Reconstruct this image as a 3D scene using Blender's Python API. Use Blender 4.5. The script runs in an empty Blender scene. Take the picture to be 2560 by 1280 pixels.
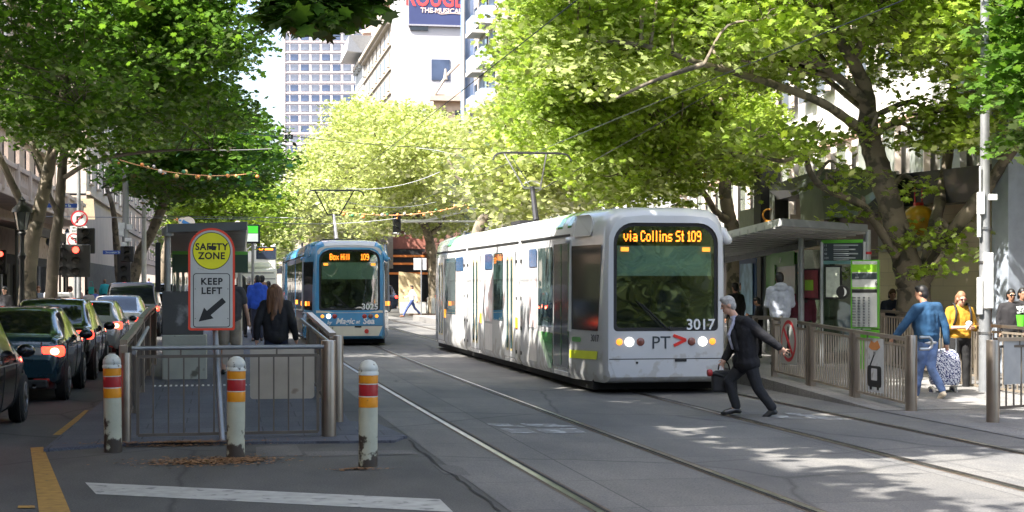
import bpy, math, random, numpy as np
from mathutils import Vector, Matrix, noise as mnoise
R = math.radians
C = bpy.context.scene.collection
random.seed(7); NR = np.random.RandomState(11)

# ---------------------------------------------------------------- camera, sky, sun, exposure
F, H, HY = 4000.0, 1.85, 709.0            # focal length in photo pixels, eye height, horizon row
TH = math.atan(720 / F); CT, ST = math.cos(TH), math.sin(TH)
sc = bpy.context.scene
cam = bpy.data.cameras.new('camera'); camo = bpy.data.objects.new('camera', cam); C.objects.link(camo)
camo.location = (0, 0, H); camo.rotation_euler = (R(90), 0, -TH)
cam.sensor_width = 36; cam.lens = 36 * F / 2560; cam.shift_y = 69 / 2560
cam.clip_start = .1; cam.clip_end = 3000
sc.camera = camo
SUN_AZ = math.atan2(-0.86, -0.50); SUN_EL = R(50)     # azimuth clockwise from +Y: behind left of the camera
sun_dir = Vector((math.sin(SUN_AZ) * math.cos(SUN_EL), math.cos(SUN_AZ) * math.cos(SUN_EL), math.sin(SUN_EL)))
w = bpy.data.worlds.new('World'); sc.world = w; w.use_nodes = True
sky = w.node_tree.nodes.new('ShaderNodeTexSky'); sky.sky_type = 'NISHITA'; sky.sun_disc = False
sky.sun_elevation = SUN_EL; sky.sun_rotation = SUN_AZ; sky.air_density = 1.0; sky.dust_density = 4.0
w.node_tree.links.new(sky.outputs[0], w.node_tree.nodes['Background'].inputs[0])
w.node_tree.nodes['Background'].inputs[1].default_value = 0.15
sl = bpy.data.lights.new('sun', 'SUN'); sl.energy = 5.0; sl.angle = R(.55); sl.color = (1, .95, .87)
slo = bpy.data.objects.new('sun', sl); C.objects.link(slo); slo.rotation_euler = sun_dir.to_track_quat('Z', 'Y').to_euler()
sc.view_settings.view_transform = 'Standard'; sc.view_settings.look = 'None'
sc.view_settings.exposure = 1.85; sc.view_settings.gamma = 1
sc.render.engine = 'CYCLES'
sc.cycles.max_bounces = 8; sc.cycles.diffuse_bounces = 4; sc.cycles.glossy_bounces = 3
sc.cycles.transmission_bounces = 4; sc.cycles.transparent_max_bounces = 8
sc.cycles.use_denoising = True

def W(px, py, D):                          # photo pixel at camera depth D -> world point
    xc = (px - 1280) / F * D
    return Vector((xc * CT + D * ST, -xc * ST + D * CT, H - (py - HY) / F * D))
def G(px, py, z=0.0): return W(px, py, F * (H - z) / (py - HY))   # photo pixel on the plane at height z

# ---------------------------------------------------------------- helpers
def tag(o, label=None, cat=None, group=None, kind=None):
    if label: o['label'] = label
    if cat: o['category'] = cat
    if group: o['group'] = group
    if kind: o['kind'] = kind
    return o
def empty(name, loc=(0, 0, 0), rz=0, label=None, cat=None, group=None, parent=None):
    o = bpy.data.objects.new(name, None); C.objects.link(o); o.location = loc; o.rotation_euler = (0, 0, rz)
    o.empty_display_size = .2
    if parent: o.parent = parent
    return tag(o, label, cat, group)
def children(o): return [c for c in C.objects if c.parent == o]
def copy_tree(o, parent=None):
    kids = [c for c in list(C.objects) if c.parent == o]
    c = o.copy(); C.objects.link(c); c.parent = parent
    for k in kids: copy_tree(k, c)
    return c
def dup(o, loc, rz=None, label=None, scale=None):
    c = copy_tree(o); c.location = loc
    if rz is not None: c.rotation_euler = (0, 0, rz)
    if label: c['label'] = label
    if scale: c.scale = (scale,) * 3
    return c

MATS = {}
def M(name, col=(.5, .5, .5), rough=.55, metal=0, vary=.10, scale=5, bump=0, coat=0, spec=.5, emis=0, dirt=None, stretch=None, bscale=None):
    if name in MATS: return MATS[name]
    m = bpy.data.materials.new(name); m.use_nodes = True; nt = m.node_tree; N = nt.nodes; L = nt.links
    p = N['Principled BSDF']; p.inputs['Roughness'].default_value = rough; p.inputs['Metallic'].default_value = metal
    p.inputs['Specular IOR Level'].default_value = spec
    if coat: p.inputs['Coat Weight'].default_value = coat; p.inputs['Coat Roughness'].default_value = .04
    tc = N.new('ShaderNodeTexCoord'); src = tc.outputs['Object']
    if stretch:
        mp = N.new('ShaderNodeMapping'); mp.inputs['Scale'].default_value = stretch; L.new(src, mp.inputs[0]); src = mp.outputs[0]
    n = N.new('ShaderNodeTexNoise'); n.inputs['Scale'].default_value = scale; n.inputs['Detail'].default_value = 5; L.new(src, n.inputs['Vector'])
    r = N.new('ShaderNodeValToRGB'); r.color_ramp.elements[0].position = .3; r.color_ramp.elements[1].position = .7
    r.color_ramp.elements[0].color = tuple(max(0, c * (1 - vary)) for c in col) + (1,)
    r.color_ramp.elements[1].color = tuple(min(1, c * (1 + vary)) for c in col) + (1,)
    L.new(n.outputs[0], r.inputs[0]); out = r.outputs[0]
    if dirt:                                # (colour, scale, threshold, z-top or None)
        dc, ds, th, zt = dirt
        n2 = N.new('ShaderNodeTexNoise'); n2.inputs['Scale'].default_value = ds; n2.inputs['Detail'].default_value = 8; L.new(src, n2.inputs['Vector'])
        fac = n2.outputs[0]
        if zt is not None:                  # grime splashed up from the ground
            sp = N.new('ShaderNodeSeparateXYZ'); L.new(tc.outputs['Object'], sp.inputs[0])
            mr = N.new('ShaderNodeMapRange'); mr.inputs[1].default_value = 0; mr.inputs[2].default_value = zt
            mr.inputs[3].default_value = .32; mr.inputs[4].default_value = 0; L.new(sp.outputs[2], mr.inputs[0])
            ad = N.new('ShaderNodeMath'); ad.operation = 'ADD'; L.new(fac, ad.inputs[0]); L.new(mr.outputs[0], ad.inputs[1]); fac = ad.outputs[0]
        r2 = N.new('ShaderNodeValToRGB'); r2.color_ramp.elements[0].position = th; r2.color_ramp.elements[1].position = min(1, th + .06); L.new(fac, r2.inputs[0])
        mx = N.new('ShaderNodeMixRGB'); mx.inputs[2].default_value = tuple(dc) + (1,); L.new(r2.outputs[0], mx.inputs[0]); L.new(out, mx.inputs[1]); out = mx.outputs[0]
    L.new(out, p.inputs['Base Color'])
    if bump:
        b = N.new('ShaderNodeBump'); b.inputs['Strength'].default_value = bump; b.inputs['Distance'].default_value = .02
        n3 = N.new('ShaderNodeTexNoise'); n3.inputs['Scale'].default_value = bscale or scale * 6; n3.inputs['Detail'].default_value = 6
        L.new(src, n3.inputs['Vector']); L.new(n3.outputs[0], b.inputs['Height']); L.new(b.outputs[0], p.inputs['Normal'])
    if emis: L.new(out, p.inputs['Emission Color']); p.inputs['Emission Strength'].default_value = emis
    MATS[name] = m; return m
def glassmat(name, tint, fac_t, gloss_min, col=(.9, .95, .95)):
    """tinted glass: see-through share fac_t, mirror share gloss_min rising at grazing angles"""
    if name in MATS: return MATS[name]
    m = bpy.data.materials.new(name); m.use_nodes = True; nt = m.node_tree; N = nt.nodes; L = nt.links
    N.remove(N['Principled BSDF']); out = N['Material Output']
    t = N.new('ShaderNodeBsdfTransparent'); t.inputs[0].default_value = tuple(tint) + (1,)
    d = N.new('ShaderNodeBsdfDiffuse'); d.inputs[0].default_value = tuple(c * .12 for c in tint) + (1,)
    m1 = N.new('ShaderNodeMixShader'); m1.inputs[0].default_value = fac_t; L.new(d.outputs[0], m1.inputs[1]); L.new(t.outputs[0], m1.inputs[2])
    g = N.new('ShaderNodeBsdfGlossy'); g.inputs['Roughness'].default_value = .015; g.inputs[0].default_value = tuple(col) + (1,)
    tc = N.new('ShaderNodeTexCoord'); nz = N.new('ShaderNodeTexNoise'); nz.inputs['Scale'].default_value = 1.6; nz.inputs['Detail'].default_value = 1
    bp = N.new('ShaderNodeBump'); bp.inputs['Strength'].default_value = .12; bp.inputs['Distance'].default_value = .03
    L.new(tc.outputs['Object'], nz.inputs['Vector']); L.new(nz.outputs[0], bp.inputs['Height']); L.new(bp.outputs[0], g.inputs['Normal'])
    fr = N.new('ShaderNodeFresnel'); fr.inputs[0].default_value = 1.5
    ad = N.new('ShaderNodeMath'); ad.operation = 'ADD'; ad.inputs[1].default_value = gloss_min; ad.use_clamp = True; L.new(fr.outputs[0], ad.inputs[0])
    m2 = N.new('ShaderNodeMixShader'); L.new(ad.outputs[0], m2.inputs[0]); L.new(m1.outputs[0], m2.inputs[1]); L.new(g.outputs[0], m2.inputs[2])
    L.new(m2.outputs[0], out.inputs[0]); MATS[name] = m; return m

class MB:
    def __init__(s): s.v = []; s.f = []
    def add(s, vs, fs):
        b = len(s.v); s.v += [tuple(x) for x in vs]; s.f += [tuple(b + i for i in f) for f in fs]; return s
    def box(s, c, d, rz=0, m=None):
        x, y, z = d[0] / 2, d[1] / 2, d[2] / 2
        vs = [Vector((a * x, b * y, e * z)) for e in (-1, 1) for a, b in ((-1, -1), (1, -1), (1, 1), (-1, 1))]
        if m is None: m = Matrix.Rotation(rz, 3, 'Z') if rz else None
        vs = [(m @ v if m else v) + Vector(c) for v in vs]
        return s.add(vs, [(3, 2, 1, 0), (4, 5, 6, 7), (0, 1, 5, 4), (1, 2, 6, 5), (2, 3, 7, 6), (3, 0, 4, 7)])
    def bar(s, p, q, w_, h_, up=(0, 0, 1)):
        p = Vector(p); q = Vector(q); d = (q - p); l = d.length; d.normalize(); u = Vector(up)
        if abs(d.dot(u)) > .98: u = Vector((0, 1, 0))
        x = d.cross(u).normalized(); u = x.cross(d)
        return s.box((p + q) / 2, (w_, l, h_), m=Matrix((x, d, u)).transposed())
    def poly(s, pts, t=None):
        """flat polygon; t = thickness vector gives it depth"""
        n = len(pts)
        if t is None: return s.add(pts, [tuple(range(n))])
        t = Vector(t); return s.add([Vector(p) for p in pts] + [Vector(p) + t for p in pts],
            [tuple(range(n))[::-1], tuple(range(n, 2 * n))] + [(i, (i + 1) % n, n + (i + 1) % n, n + i) for i in range(n)])
    def tube(s, pts, r, n=8, caps=True):
        pts = [Vector(p) for p in pts]; k = len(pts)
        rs = r if isinstance(r, (list, tuple)) else [r] * k
        a = None; rings = []
        for i, p in enumerate(pts):
            d = (pts[min(i + 1, k - 1)] - pts[max(i - 1, 0)]).normalized()
            if a is None: a = d.orthogonal().normalized()
            else: a = (a - d * a.dot(d)).normalized()
            b = d.cross(a); rings.append([p + (a * math.cos(2 * math.pi * j / n) + b * math.sin(2 * math.pi * j / n)) * rs[i] for j in range(n)])
        vs = [v for g in rings for v in g]
        fs = [(i * n + j, i * n + (j + 1) % n, (i + 1) * n + (j + 1) % n, (i + 1) * n + j) for i in range(k - 1) for j in range(n)]
        if caps: fs += [tuple(range(n))[::-1], tuple((k - 1) * n + j for j in range(n))]
        return s.add(vs, fs)
    def lathe(s, prof, c=(0, 0, 0), n=20, m=None):
        c = Vector(c); k = len(prof)
        vs = [Vector((r * math.cos(2 * math.pi * j / n), r * math.sin(2 * math.pi * j / n), z)) for r, z in prof for j in range(n)]
        vs = [(m @ v if m else v) + c for v in vs]
        fs = [(i * n + j, i * n + (j + 1) % n, (i + 1) * n + (j + 1) % n, (i + 1) * n + j) for i in range(k - 1) for j in range(n)]
        return s.add(vs, fs + [tuple(range(n))[::-1], tuple((k - 1) * n + j for j in range(n))])
    def ell(s, c, r, m=None, nu=12, nv=8):
        r = r if isinstance(r, (tuple, list)) else (r, r, r); c = Vector(c); vs = []
        vs.append(Vector((0, 0, -r[2])))
        for i in range(1, nv):
            t = -math.pi / 2 + math.pi * i / nv
            vs += [Vector((r[0] * math.cos(t) * math.cos(2 * math.pi * j / nu), r[1] * math.cos(t) * math.sin(2 * math.pi * j / nu), r[2] * math.sin(t))) for j in range(nu)]
        vs.append(Vector((0, 0, r[2]))); vs = [(m @ v if m else v) + c for v in vs]; e = len(vs) - 1
        fs = [(0, 1 + (j + 1) % nu, 1 + j) for j in range(nu)] + [(e, e - nu + j, e - nu + (j + 1) % nu) for j in range(nu)]
        fs += [(1 + i * nu + j, 1 + i * nu + (j + 1) % nu, 1 + (i + 1) * nu + (j + 1) % nu, 1 + (i + 1) * nu + j) for i in range(nv - 2) for j in range(nu)]
        return s.add(vs, fs)
    def cap(s, p, q, r1, r2, n=12):         # closed tapered capsule
        p = Vector(p); q = Vector(q); d = q - p; l = d.length
        if l < 1e-5: return s.ell(p, r1)
        d.normalize(); z = d; x = d.orthogonal().normalized(); y = z.cross(x); m = Matrix((x, y, z)).transposed()
        prof = [(r1 * math.cos(a), r1 * math.sin(a)) for a in (R(-88), R(-60), R(-30), 0)] + [(r2 * math.cos(a), l + r2 * math.sin(a)) for a in (0, R(30), R(60), R(88))]
        return s.lathe(prof, p, n, m)
    def build(s, name, mat, parent=None, loc=None, rz=0, smooth=None, bevel=0, label=None, cat=None, group=None, kind=None, weld=False):
        me = bpy.data.meshes.new(name); me.from_pydata(s.v, [], s.f); me.update()
        if mat: me.materials.append(mat)
        o = bpy.data.objects.new(name, me); C.objects.link(o)
        if parent: o.parent = parent
        if loc is not None: o.location = loc
        if rz: o.rotation_euler = (0, 0, rz)
        if smooth: shade(me, smooth)
        if bevel:
            b = o.modifiers.new('bevel', 'BEVEL'); b.width = bevel; b.segments = 2; b.limit_method = 'ANGLE'; b.angle_limit = R(35)
        return tag(o, label, cat, group, kind)
def shade(me, ang=35):
    me.polygons.foreach_set('use_smooth', [True] * len(me.polygons)); me.set_sharp_from_angle(angle=R(ang)); me.update()
def thing(mb, name, mat, loc, label, cat, group=None, **k): return mb.build(name, mat, loc=loc, label=label, cat=cat, group=group, **k)
def cr(pts, k=5):                           # Catmull-Rom through points (tuples of any length)
    P = [Vector(p) for p in pts]; P = [P[0] * 2 - P[1]] + P + [P[-1] * 2 - P[-2]]; out = []
    for i in range(1, len(P) - 2):
        a, b, c, d = P[i - 1:i + 3]
        for j in range(k):
            t = j / k
            out.append(.5 * (2 * b + (c - a) * t + (2 * a - 5 * b + 4 * c - d) * t * t + (3 * b - a - 3 * c + d) * t ** 3))
    return out + [P[-2]]
def rrect(x0, z0, x1, z1, r, k=4):          # rounded rectangle, r = one radius or four (bl, br, tr, tl)
    r = r if isinstance(r, (tuple, list)) else (r,) * 4; o = []
    for (cx, cz, a, rr) in ((x0 + r[0], z0 + r[0], 180, r[0]), (x1 - r[1], z0 + r[1], 270, r[1]), (x1 - r[2], z1 - r[2], 0, r[2]), (x0 + r[3], z1 - r[3], 90, r[3])):
        for j in range(k + 1): t = R(a + 90 * j / k); o.append((cx + rr * math.cos(t), cz + rr * math.sin(t)))
    return o
def frame(o, right, up):
    x = Vector(right).normalized(); y = Vector(up); y = (y - x * y.dot(x)).normalized(); z = x.cross(y)
    m = Matrix((x, y, z)).transposed().to_4x4(); m.translation = Vector(o); return m
def text(name, s, mat, parent, fm, size, th=.003, align='CENTER', shear=0, sx=1, bold=0, sp=1.0):
    cu = bpy.data.curves.new(name, 'FONT'); cu.body = s; cu.size = size; cu.extrude = th; cu.align_x = align; cu.align_y = 'CENTER'
    cu.shear = shear; cu.offset = bold; cu.resolution_u = 3; cu.space_character = sp
    t = bpy.data.objects.new(name, cu); C.objects.link(t); bpy.context.view_layer.update()
    me = bpy.data.meshes.new_from_object(t); bpy.data.objects.remove(t); bpy.data.curves.remove(cu)
    me.transform(fm @ Matrix.Diagonal((sx, 1, 1, 1))); me.materials.clear(); me.materials.append(mat)
    o = bpy.data.objects.new(name, me); C.objects.link(o); o.parent = parent; return o
DOT = {'v': '00000,00000,10001,10001,10001,01010,00100', 'i': '010,000,010,010,010,010,010', 'a': '00000,00000,01110,00001,01111,10001,01111',
 'C': '01110,10001,10000,10000,10000,10001,01110', 'o': '00000,00000,01110,10001,10001,10001,01110', 'l': '010,010,010,010,010,010,010',
 'n': '00000,00000,11110,10001,10001,10001,10001', 's': '00000,00000,01111,10000,01110,00001,11110', 'S': '01111,10000,10000,01110,00001,00001,11110',
 't': '010,010,111,010,010,010,011', '1': '010,110,010,010,010,010,111', '0': '01110,10001,10001,10001,10001,10001,01110',
 '9': '01110,10001,10001,01111,00001,00001,01110', 'B': '11110,10001,10001,11110,10001,10001,11110', 'x': '00000,00000,10001,01010,00100,01010,10001',
 'H': '10001,10001,10001,11111,10001,10001,10001', ' ': '00,00,00,00,00,00,00'}
def led(name, s, mat, parent, fm, height, sx=.6):   # dot-matrix lettering, origin at its left bottom
    p = height / 7; mb = MB(); x = 0
    for ch in s:
        rows = DOT[ch].split(',')
        for r_, row in enumerate(rows):
            for c_, b in enumerate(row):
                if b == '1':
                    X = x + c_ * p; Z = (6 - r_) * p; mb.poly([(X, Z, 0), (X + p * 1.02, Z, 0), (X + p * 1.02, Z + p * .92, 0), (X, Z + p * .92, 0)])
        x += (len(rows[0]) + 1) * p
    o = mb.build(name, mat, parent); o.data.transform(fm @ Matrix.Diagonal((sx, 1, 1, 1))); return o
WRK = bpy.data.textures.new('folds', 'CLOUDS'); WRK.noise_scale = .11; WRK.noise_depth = 2
def blob(mb, name, mat, parent, voxel, sm=4, fold=0):
    """union of overlapping closed shapes as one continuous smooth mesh"""
    me = bpy.data.meshes.new(name); me.from_pydata(mb.v, [], mb.f)
    o = bpy.data.objects.new(name, me); C.objects.link(o)
    r = o.modifiers.new('r', 'REMESH'); r.mode = 'VOXEL'; r.voxel_size = voxel
    if fold: d_ = o.modifiers.new('d', 'DISPLACE'); d_.texture = WRK; d_.strength = fold; d_.mid_level = .45; d_.texture_coords = 'LOCAL'
    if sm: s = o.modifiers.new('s', 'SMOOTH'); s.factor = .5; s.iterations = sm
    bpy.context.view_layer.update(); dg = bpy.context.evaluated_depsgraph_get()
    m2 = bpy.data.meshes.new_from_object(o.evaluated_get(dg)); o.modifiers.clear(); o.data = m2; bpy.data.meshes.remove(me)
    m2.name = name; m2.materials.clear(); m2.materials.append(mat); m2.polygons.foreach_set('use_smooth', [True] * len(m2.polygons)); o.parent = parent
    return o
# ---------------------------------------------------------------- ground, road, tracks, paths
def roadmat(name, c1, c2, joints=None, crack=True):
    m = bpy.data.materials.new(name); m.use_nodes = True; N = m.node_tree.nodes; L = m.node_tree.links; p = N['Principled BSDF']
    p.inputs['Roughness'].default_value = .82; p.inputs['Specular IOR Level'].default_value = .35
    tc = N.new('ShaderNodeTexCoord'); o = tc.outputs['Object']
    def nz(s, d=6, st=None):
        n = N.new('ShaderNodeTexNoise'); n.inputs['Scale'].default_value = s; n.inputs['Detail'].default_value = d; n.inputs['Roughness'].default_value = .6
        if st: mp = N.new('ShaderNodeMapping'); mp.inputs['Scale'].default_value = st; L.new(o, mp.inputs[0]); L.new(mp.outputs[0], n.inputs['Vector'])
        else: L.new(o, n.inputs['Vector'])
        return n.outputs[0]
    r = N.new('ShaderNodeValToRGB'); r.color_ramp.elements[0].position = .32; r.color_ramp.elements[1].position = .68
    r.color_ramp.elements[0].color = (*c1, 1); r.color_ramp.elements[1].color = (*c2, 1); L.new(nz(.9, 8, (1, .35, 1)), r.inputs[0]); out = r.outputs[0]
    r2 = N.new('ShaderNodeValToRGB'); r2.color_ramp.elements[0].position = .35; r2.color_ramp.elements[1].position = .75
    r2.color_ramp.elements[0].color = (.60, .60, .60, 1); r2.color_ramp.elements[1].color = (1.30, 1.29, 1.27, 1); L.new(nz(55, 3), r2.inputs[0])
    mx = N.new('ShaderNodeMixRGB'); mx.blend_type = 'MULTIPLY'; mx.inputs[0].default_value = 1; L.new(out, mx.inputs[1]); L.new(r2.outputs[0], mx.inputs[2]); out = mx.outputs[0]
    def dark(fac, col):
        nonlocal out
        q = N.new('ShaderNodeMixRGB'); q.inputs[2].default_value = (*col, 1); L.new(fac, q.inputs[0]); L.new(out, q.inputs[1]); out = q.outputs[0]
    st = N.new('ShaderNodeValToRGB'); st.color_ramp.elements[0].position = .50; st.color_ramp.elements[1].position = .72; st.color_ramp.elements[0].color = (0, 0, 0, 1); st.color_ramp.elements[1].color = (.55, .55, .55, 1)
    L.new(nz(.45, 7, (1.6, .5, 1)), st.inputs[0]); dark(st.outputs[0], tuple(c * .62 for c in c1))
    if joints:
        b = N.new('ShaderNodeTexBrick'); b.inputs['Scale'].default_value = 1; b.inputs['Brick Width'].default_value = joints[0]; b.inputs['Row Height'].default_value = joints[1]
        b.inputs['Mortar Size'].default_value = joints[2]; b.inputs['Mortar Smooth'].default_value = .2; b.offset = joints[3]
        b.inputs['Color1'].default_value = (0, 0, 0, 1); b.inputs['Color2'].default_value = (.26, .26, .26, 1); b.inputs['Mortar'].default_value = (.75, .75, .75, 1)
        L.new(o, b.inputs['Vector']); dark(b.outputs[0], tuple(c * .35 for c in c1))
    if crack:
        v = N.new('ShaderNodeTexVoronoi'); v.feature = 'DISTANCE_TO_EDGE'; v.inputs['Scale'].default_value = .22
        wv = N.new('ShaderNodeMixRGB'); wv.inputs[0].default_value = .25; L.new(o, wv.inputs[1])
        n5 = N.new('ShaderNodeTexNoise'); n5.inputs['Scale'].default_value = .8; n5.inputs['Detail'].default_value = 8; L.new(o, n5.inputs['Vector']); L.new(n5.outputs[1], wv.inputs[2]); L.new(wv.outputs[0], v.inputs['Vector'])
        rc = N.new('ShaderNodeValToRGB'); rc.color_ramp.elements[0].position = .0; rc.color_ramp.elements[1].position = .006
        rc.color_ramp.elements[0].color = (.7, .7, .7, 1); rc.color_ramp.elements[1].color = (0, 0, 0, 1); L.new(v.outputs[0], rc.inputs[0]); dark(rc.outputs[0], tuple(c * .3 for c in c1))
    L.new(out, p.inputs['Base Color'])
    b = N.new('ShaderNodeBump'); b.inputs['Strength'].default_value = .35; b.inputs['Distance'].default_value = .01; L.new(nz(70, 5), b.inputs['Height']); L.new(b.outputs[0], p.inputs['Normal'])
    MATS[name] = m; return m
asph = roadmat('asphalt', (.060, .061, .062), (.118, .115, .110))
conc = roadmat('track_concrete', (.125, .126, .13), (.215, .208, .195), joints=(3.4, 1.83, .010, 0))
pave = roadmat('bluestone_paving', (.085, .095, .125), (.13, .14, .17), joints=(.95, .62, .010, .5), crack=False)
pave2 = roadmat('path_paving', (.16, .16, .165), (.24, .235, .23), joints=(.9, .6, .010, .5), crack=False)
kerbm = M('kerb_stone', (.16, .16, .165), .8, vary=.3, scale=3, bump=.3, dirt=((.05, .05, .05), 6, .62, None))
def sheet(name, pts, z, mat, kind='structure'):
    return MB().poly([(x, y, z) for x, y in pts]).build(name, mat, kind=kind)
sheet('ground', [(-600, -60), (600, -60), (600, 1500), (-600, 1500)], 0, asph)
def track_x(y, base):                       # rails bend gently near the camera
    return base + (.30 * max(0, (40 - y) / 28) ** 1.5 if y < 40 else 0) 
RX = [2.72, 4.42, 6.78, 8.32]
ys = [-30, -10, 0, 6, 10, 13, 16, 19, 22, 25, 28, 32, 36, 42, 60, 100, 200, 420]
zone = [(track_x(y, 2.05), y) for y in ys] + [(track_x(y, 9.25), y) for y in ys[::-1]]
mb = MB()
for a, b in zip(ys, ys[1:]): mb.poly([(track_x(a, 2.0), a, .004), (9.32, a, .004), (9.32, b, .004), (track_x(b, 2.0), b, .004)])
mb.build('tram_track_bed', conc, kind='structure')
railm = M('rail_steel', (.34, .32, .29), .30, metal=1, vary=.3, scale=3)
railb = M('rail_rusty_edge', (.10, .075, .055), .8, vary=.3, scale=9)
groove = M('rail_groove', (.012, .012, .012), .9)
for i, bx in enumerate(RX):
    P = [track_x(y, bx) for y in ys]; side = 1 if i % 2 == 0 else -1
    e = empty('tram_rail', (P[0], ys[0], 0), 0, ['grooved steel rail nearest the bollards, left rail of the left track', 'steel rail on the right side of the track the blue tram stands on',
        'steel rail under the left wheels of the white tram', 'steel rail closest to the right platform kerb'][i], 'tram rail')
    def strip(x0, x1, z):
        m_ = MB()
        for (a, xa), (b, xb) in zip(zip(ys, P), list(zip(ys, P))[1:]):
            m_.poly([(xa + x0 - P[0], a - ys[0], z), (xa + x1 - P[0], a - ys[0], z), (xb + x1 - P[0], b - ys[0], z), (xb + x0 - P[0], b - ys[0], z)])
        return m_
    strip(-.085, .085, .007).build('rail_bed', railb, e); strip(-.055 * 1, .05, .011).build('rail_head', railm, e)
    strip(*((.012, .047) if side > 0 else (-.047, -.012)), .0145).build('rail_groove', groove, e)
# left platform: ramp then deck
def prism(name, prof, y0=None, mat=None, **k): ...
def solid(name, top, zb, mat, kind='structure', **k):
    """closed body under a top outline [(x,y,z)...]"""
    n = len(top); return MB().add([tuple(p) for p in top] + [(p[0], p[1], zb) for p in top],
        [tuple(range(n)), tuple(range(2 * n - 1, n - 1, -1))] + [(i, n + i, n + (i + 1) % n, (i + 1) % n) for i in range(n)]).build(name, mat, kind=kind, **k)
PL, PR = -1.35, 1.62
kl = [(19.35, .03), (21.2, .05), (30, .30), (75, .30)]
mbp = MB(); 
for (a, za), (b, zb) in zip(kl, kl[1:]):
    mbp.add([(PL, a, za), (PR, a, za), (PR, b, zb), (PL, b, zb), (PL, a, -.02), (PR, a, -.02), (PR, b, -.02), (PL, b, -.02)],
            [(0, 1, 2, 3), (1, 5, 6, 2), (4, 0, 3, 7)] + ([(0, 4, 5, 1)] if a < 20 else []) + ([(3, 2, 6, 7)] if b > 70 else []))
mbp.build('left_platform_paving', pave, kind='structure')
def zplat(y):
    for (a, za), (b, zb) in zip(kl, kl[1:]):
        if y <= b: return za + (zb - za) * max(0, y - a) / (b - a)
    return .3
solid('left_platform_apron', [(-1.95, 18.2, .035), (-1.1, 18.75, .035), (PL - .002, 19.35, .035), (PL - .002, 26, .03), (-1.85, 26, .03)], -.02, pave)
solid('platform_nose_paving', [(1.63, 19.0, .03), (2.15, 19.0, .03), (1.95, 21.1, .03), (1.63, 21.2, .03)], -.02, pave)
solid('platform_nose_front', [(-1.1, 18.75, .028), (1.95, 18.55, .028), (2.1, 18.95, .028), (1.6, 19.34, .028), (-1.3, 19.34, .028)], -.02, pave)
# platform edge strip and tactile dots
sheet('platform_edge_line', [(1.32, 30), (1.5, 30), (1.5, 74), (1.32, 74)], .305, M('worn_yellow', (.55, .42, .10), .7, vary=.3, scale=6))
mb = MB()
for i in range(26):
    for j in range(3): mb.lathe([(.022, 0), (.016, .008)], (-1.1 + i * .085, 26.3 + j * .09, zplat(26.3 + j * .09) + .002), 6)
mb.build('tactile_paving', M('tactile_white', (.6, .6, .58), .6), kind='structure')
# footpaths and kerbs
solid('left_footpath', [(-4.95, -30, .14), (-4.95, 118, .14), (-10.2, 118, .14), (-10.2, -30, .14)], -.02, pave2)
solid('left_kerb', [(-4.8, -30, .145), (-4.8, 118, .145), (-4.948, 118, .145), (-4.948, -30, .145)], -.02, kerbm)
rp = [(21.9, .012), (29, .26), (80, .26)]
mbp = MB()
for (a, za), (b, zb) in zip(rp, rp[1:]):
    mbp.add([(9.34, a, za), (12.6, a, za), (12.6, b, zb), (9.34, b, zb), (9.34, a, -.02), (12.6, a, -.02), (12.6, b, -.02), (9.34, b, -.02)],
            [(0, 1, 2, 3), (4, 0, 3, 7), (1, 5, 6, 2)] + ([(3, 2, 6, 7)] if b > 70 else []))
mbp.build('right_platform_paving', roadmat('platform_paving', (.20, .20, .20), (.30, .29, .28), joints=(.8, .6, .010, .5), crack=False), kind='structure')
def zr(y): return .012 + (.248) * min(1, max(0, (y - 21.9) / 7.1))
solid('right_footpath', [(12.62, 8, .12), (40, 8, .12), (40, 88, .12), (12.62, 88, .12)], -.02, pave2)
sheet('right_landing', [(9.36, 17.6), (12.6, 17.6), (12.6, 21.88), (9.36, 21.88)], .008, pave2)
# markings
yel = M('yellow_paint', (.30, .17, .035), .75, vary=.25, scale=9, dirt=((.12, .10, .06), 12, .64, None))
wht = M('white_paint', (.33, .33, .31), .7, vary=.2, scale=6, dirt=((.14, .14, .14), 7, .60, None))
fadew = M('faded_white_paint', (.33, .34, .35), .75, vary=.25, scale=14, dirt=((.165, .165, .165), 5, .43, None))
def gpoly(name, pts, z, mat): return MB().poly([(*G(a, b).xy, z) for a, b in pts]).build(name, mat, kind='structure')
gpoly('yellow_lane_line', [(76, 1120), (108, 1118), (178, 1285), (98, 1285)], .004, yel)
gpoly('yellow_lane_line', [(132, 1088), (160, 1088), (222, 1026), (212, 1026)], .004, yel)
gpoly('yellow_lane_line', [(46, 1266), (86, 1266), (88, 1272), (44, 1272)], .008, yel)
gpoly('white_island_line', [(213, 1207), (1100, 1249), (1133, 1281), (240, 1236)], .004, wht)
for (x0, y0, wd) in ((1215, 1060, 70), (1300, 1060, 110), (1960, 1033, 50), (2010, 1042, 70), (1920, 1040, 60)):
    gpoly('faded_road_lettering', [(x0, y0), (x0 + wd * .8, y0 + 1), (x0 + wd * .9, y0 + 4), (x0 + wd + 20, y0 + 5), (x0 + wd + 30, y0 + 9), (x0 + 45, y0 + 8), (x0 + 12, y0 + 5)], .0085, fadew)
    if y0 > 1050: gpoly('faded_road_lettering', [(x0 + 34, y0 + 13), (x0 + 30 + wd, y0 + 12), (x0 + 60 + wd, y0 + 24), (x0 + 66, y0 + 25)], .0085, fadew)
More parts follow.
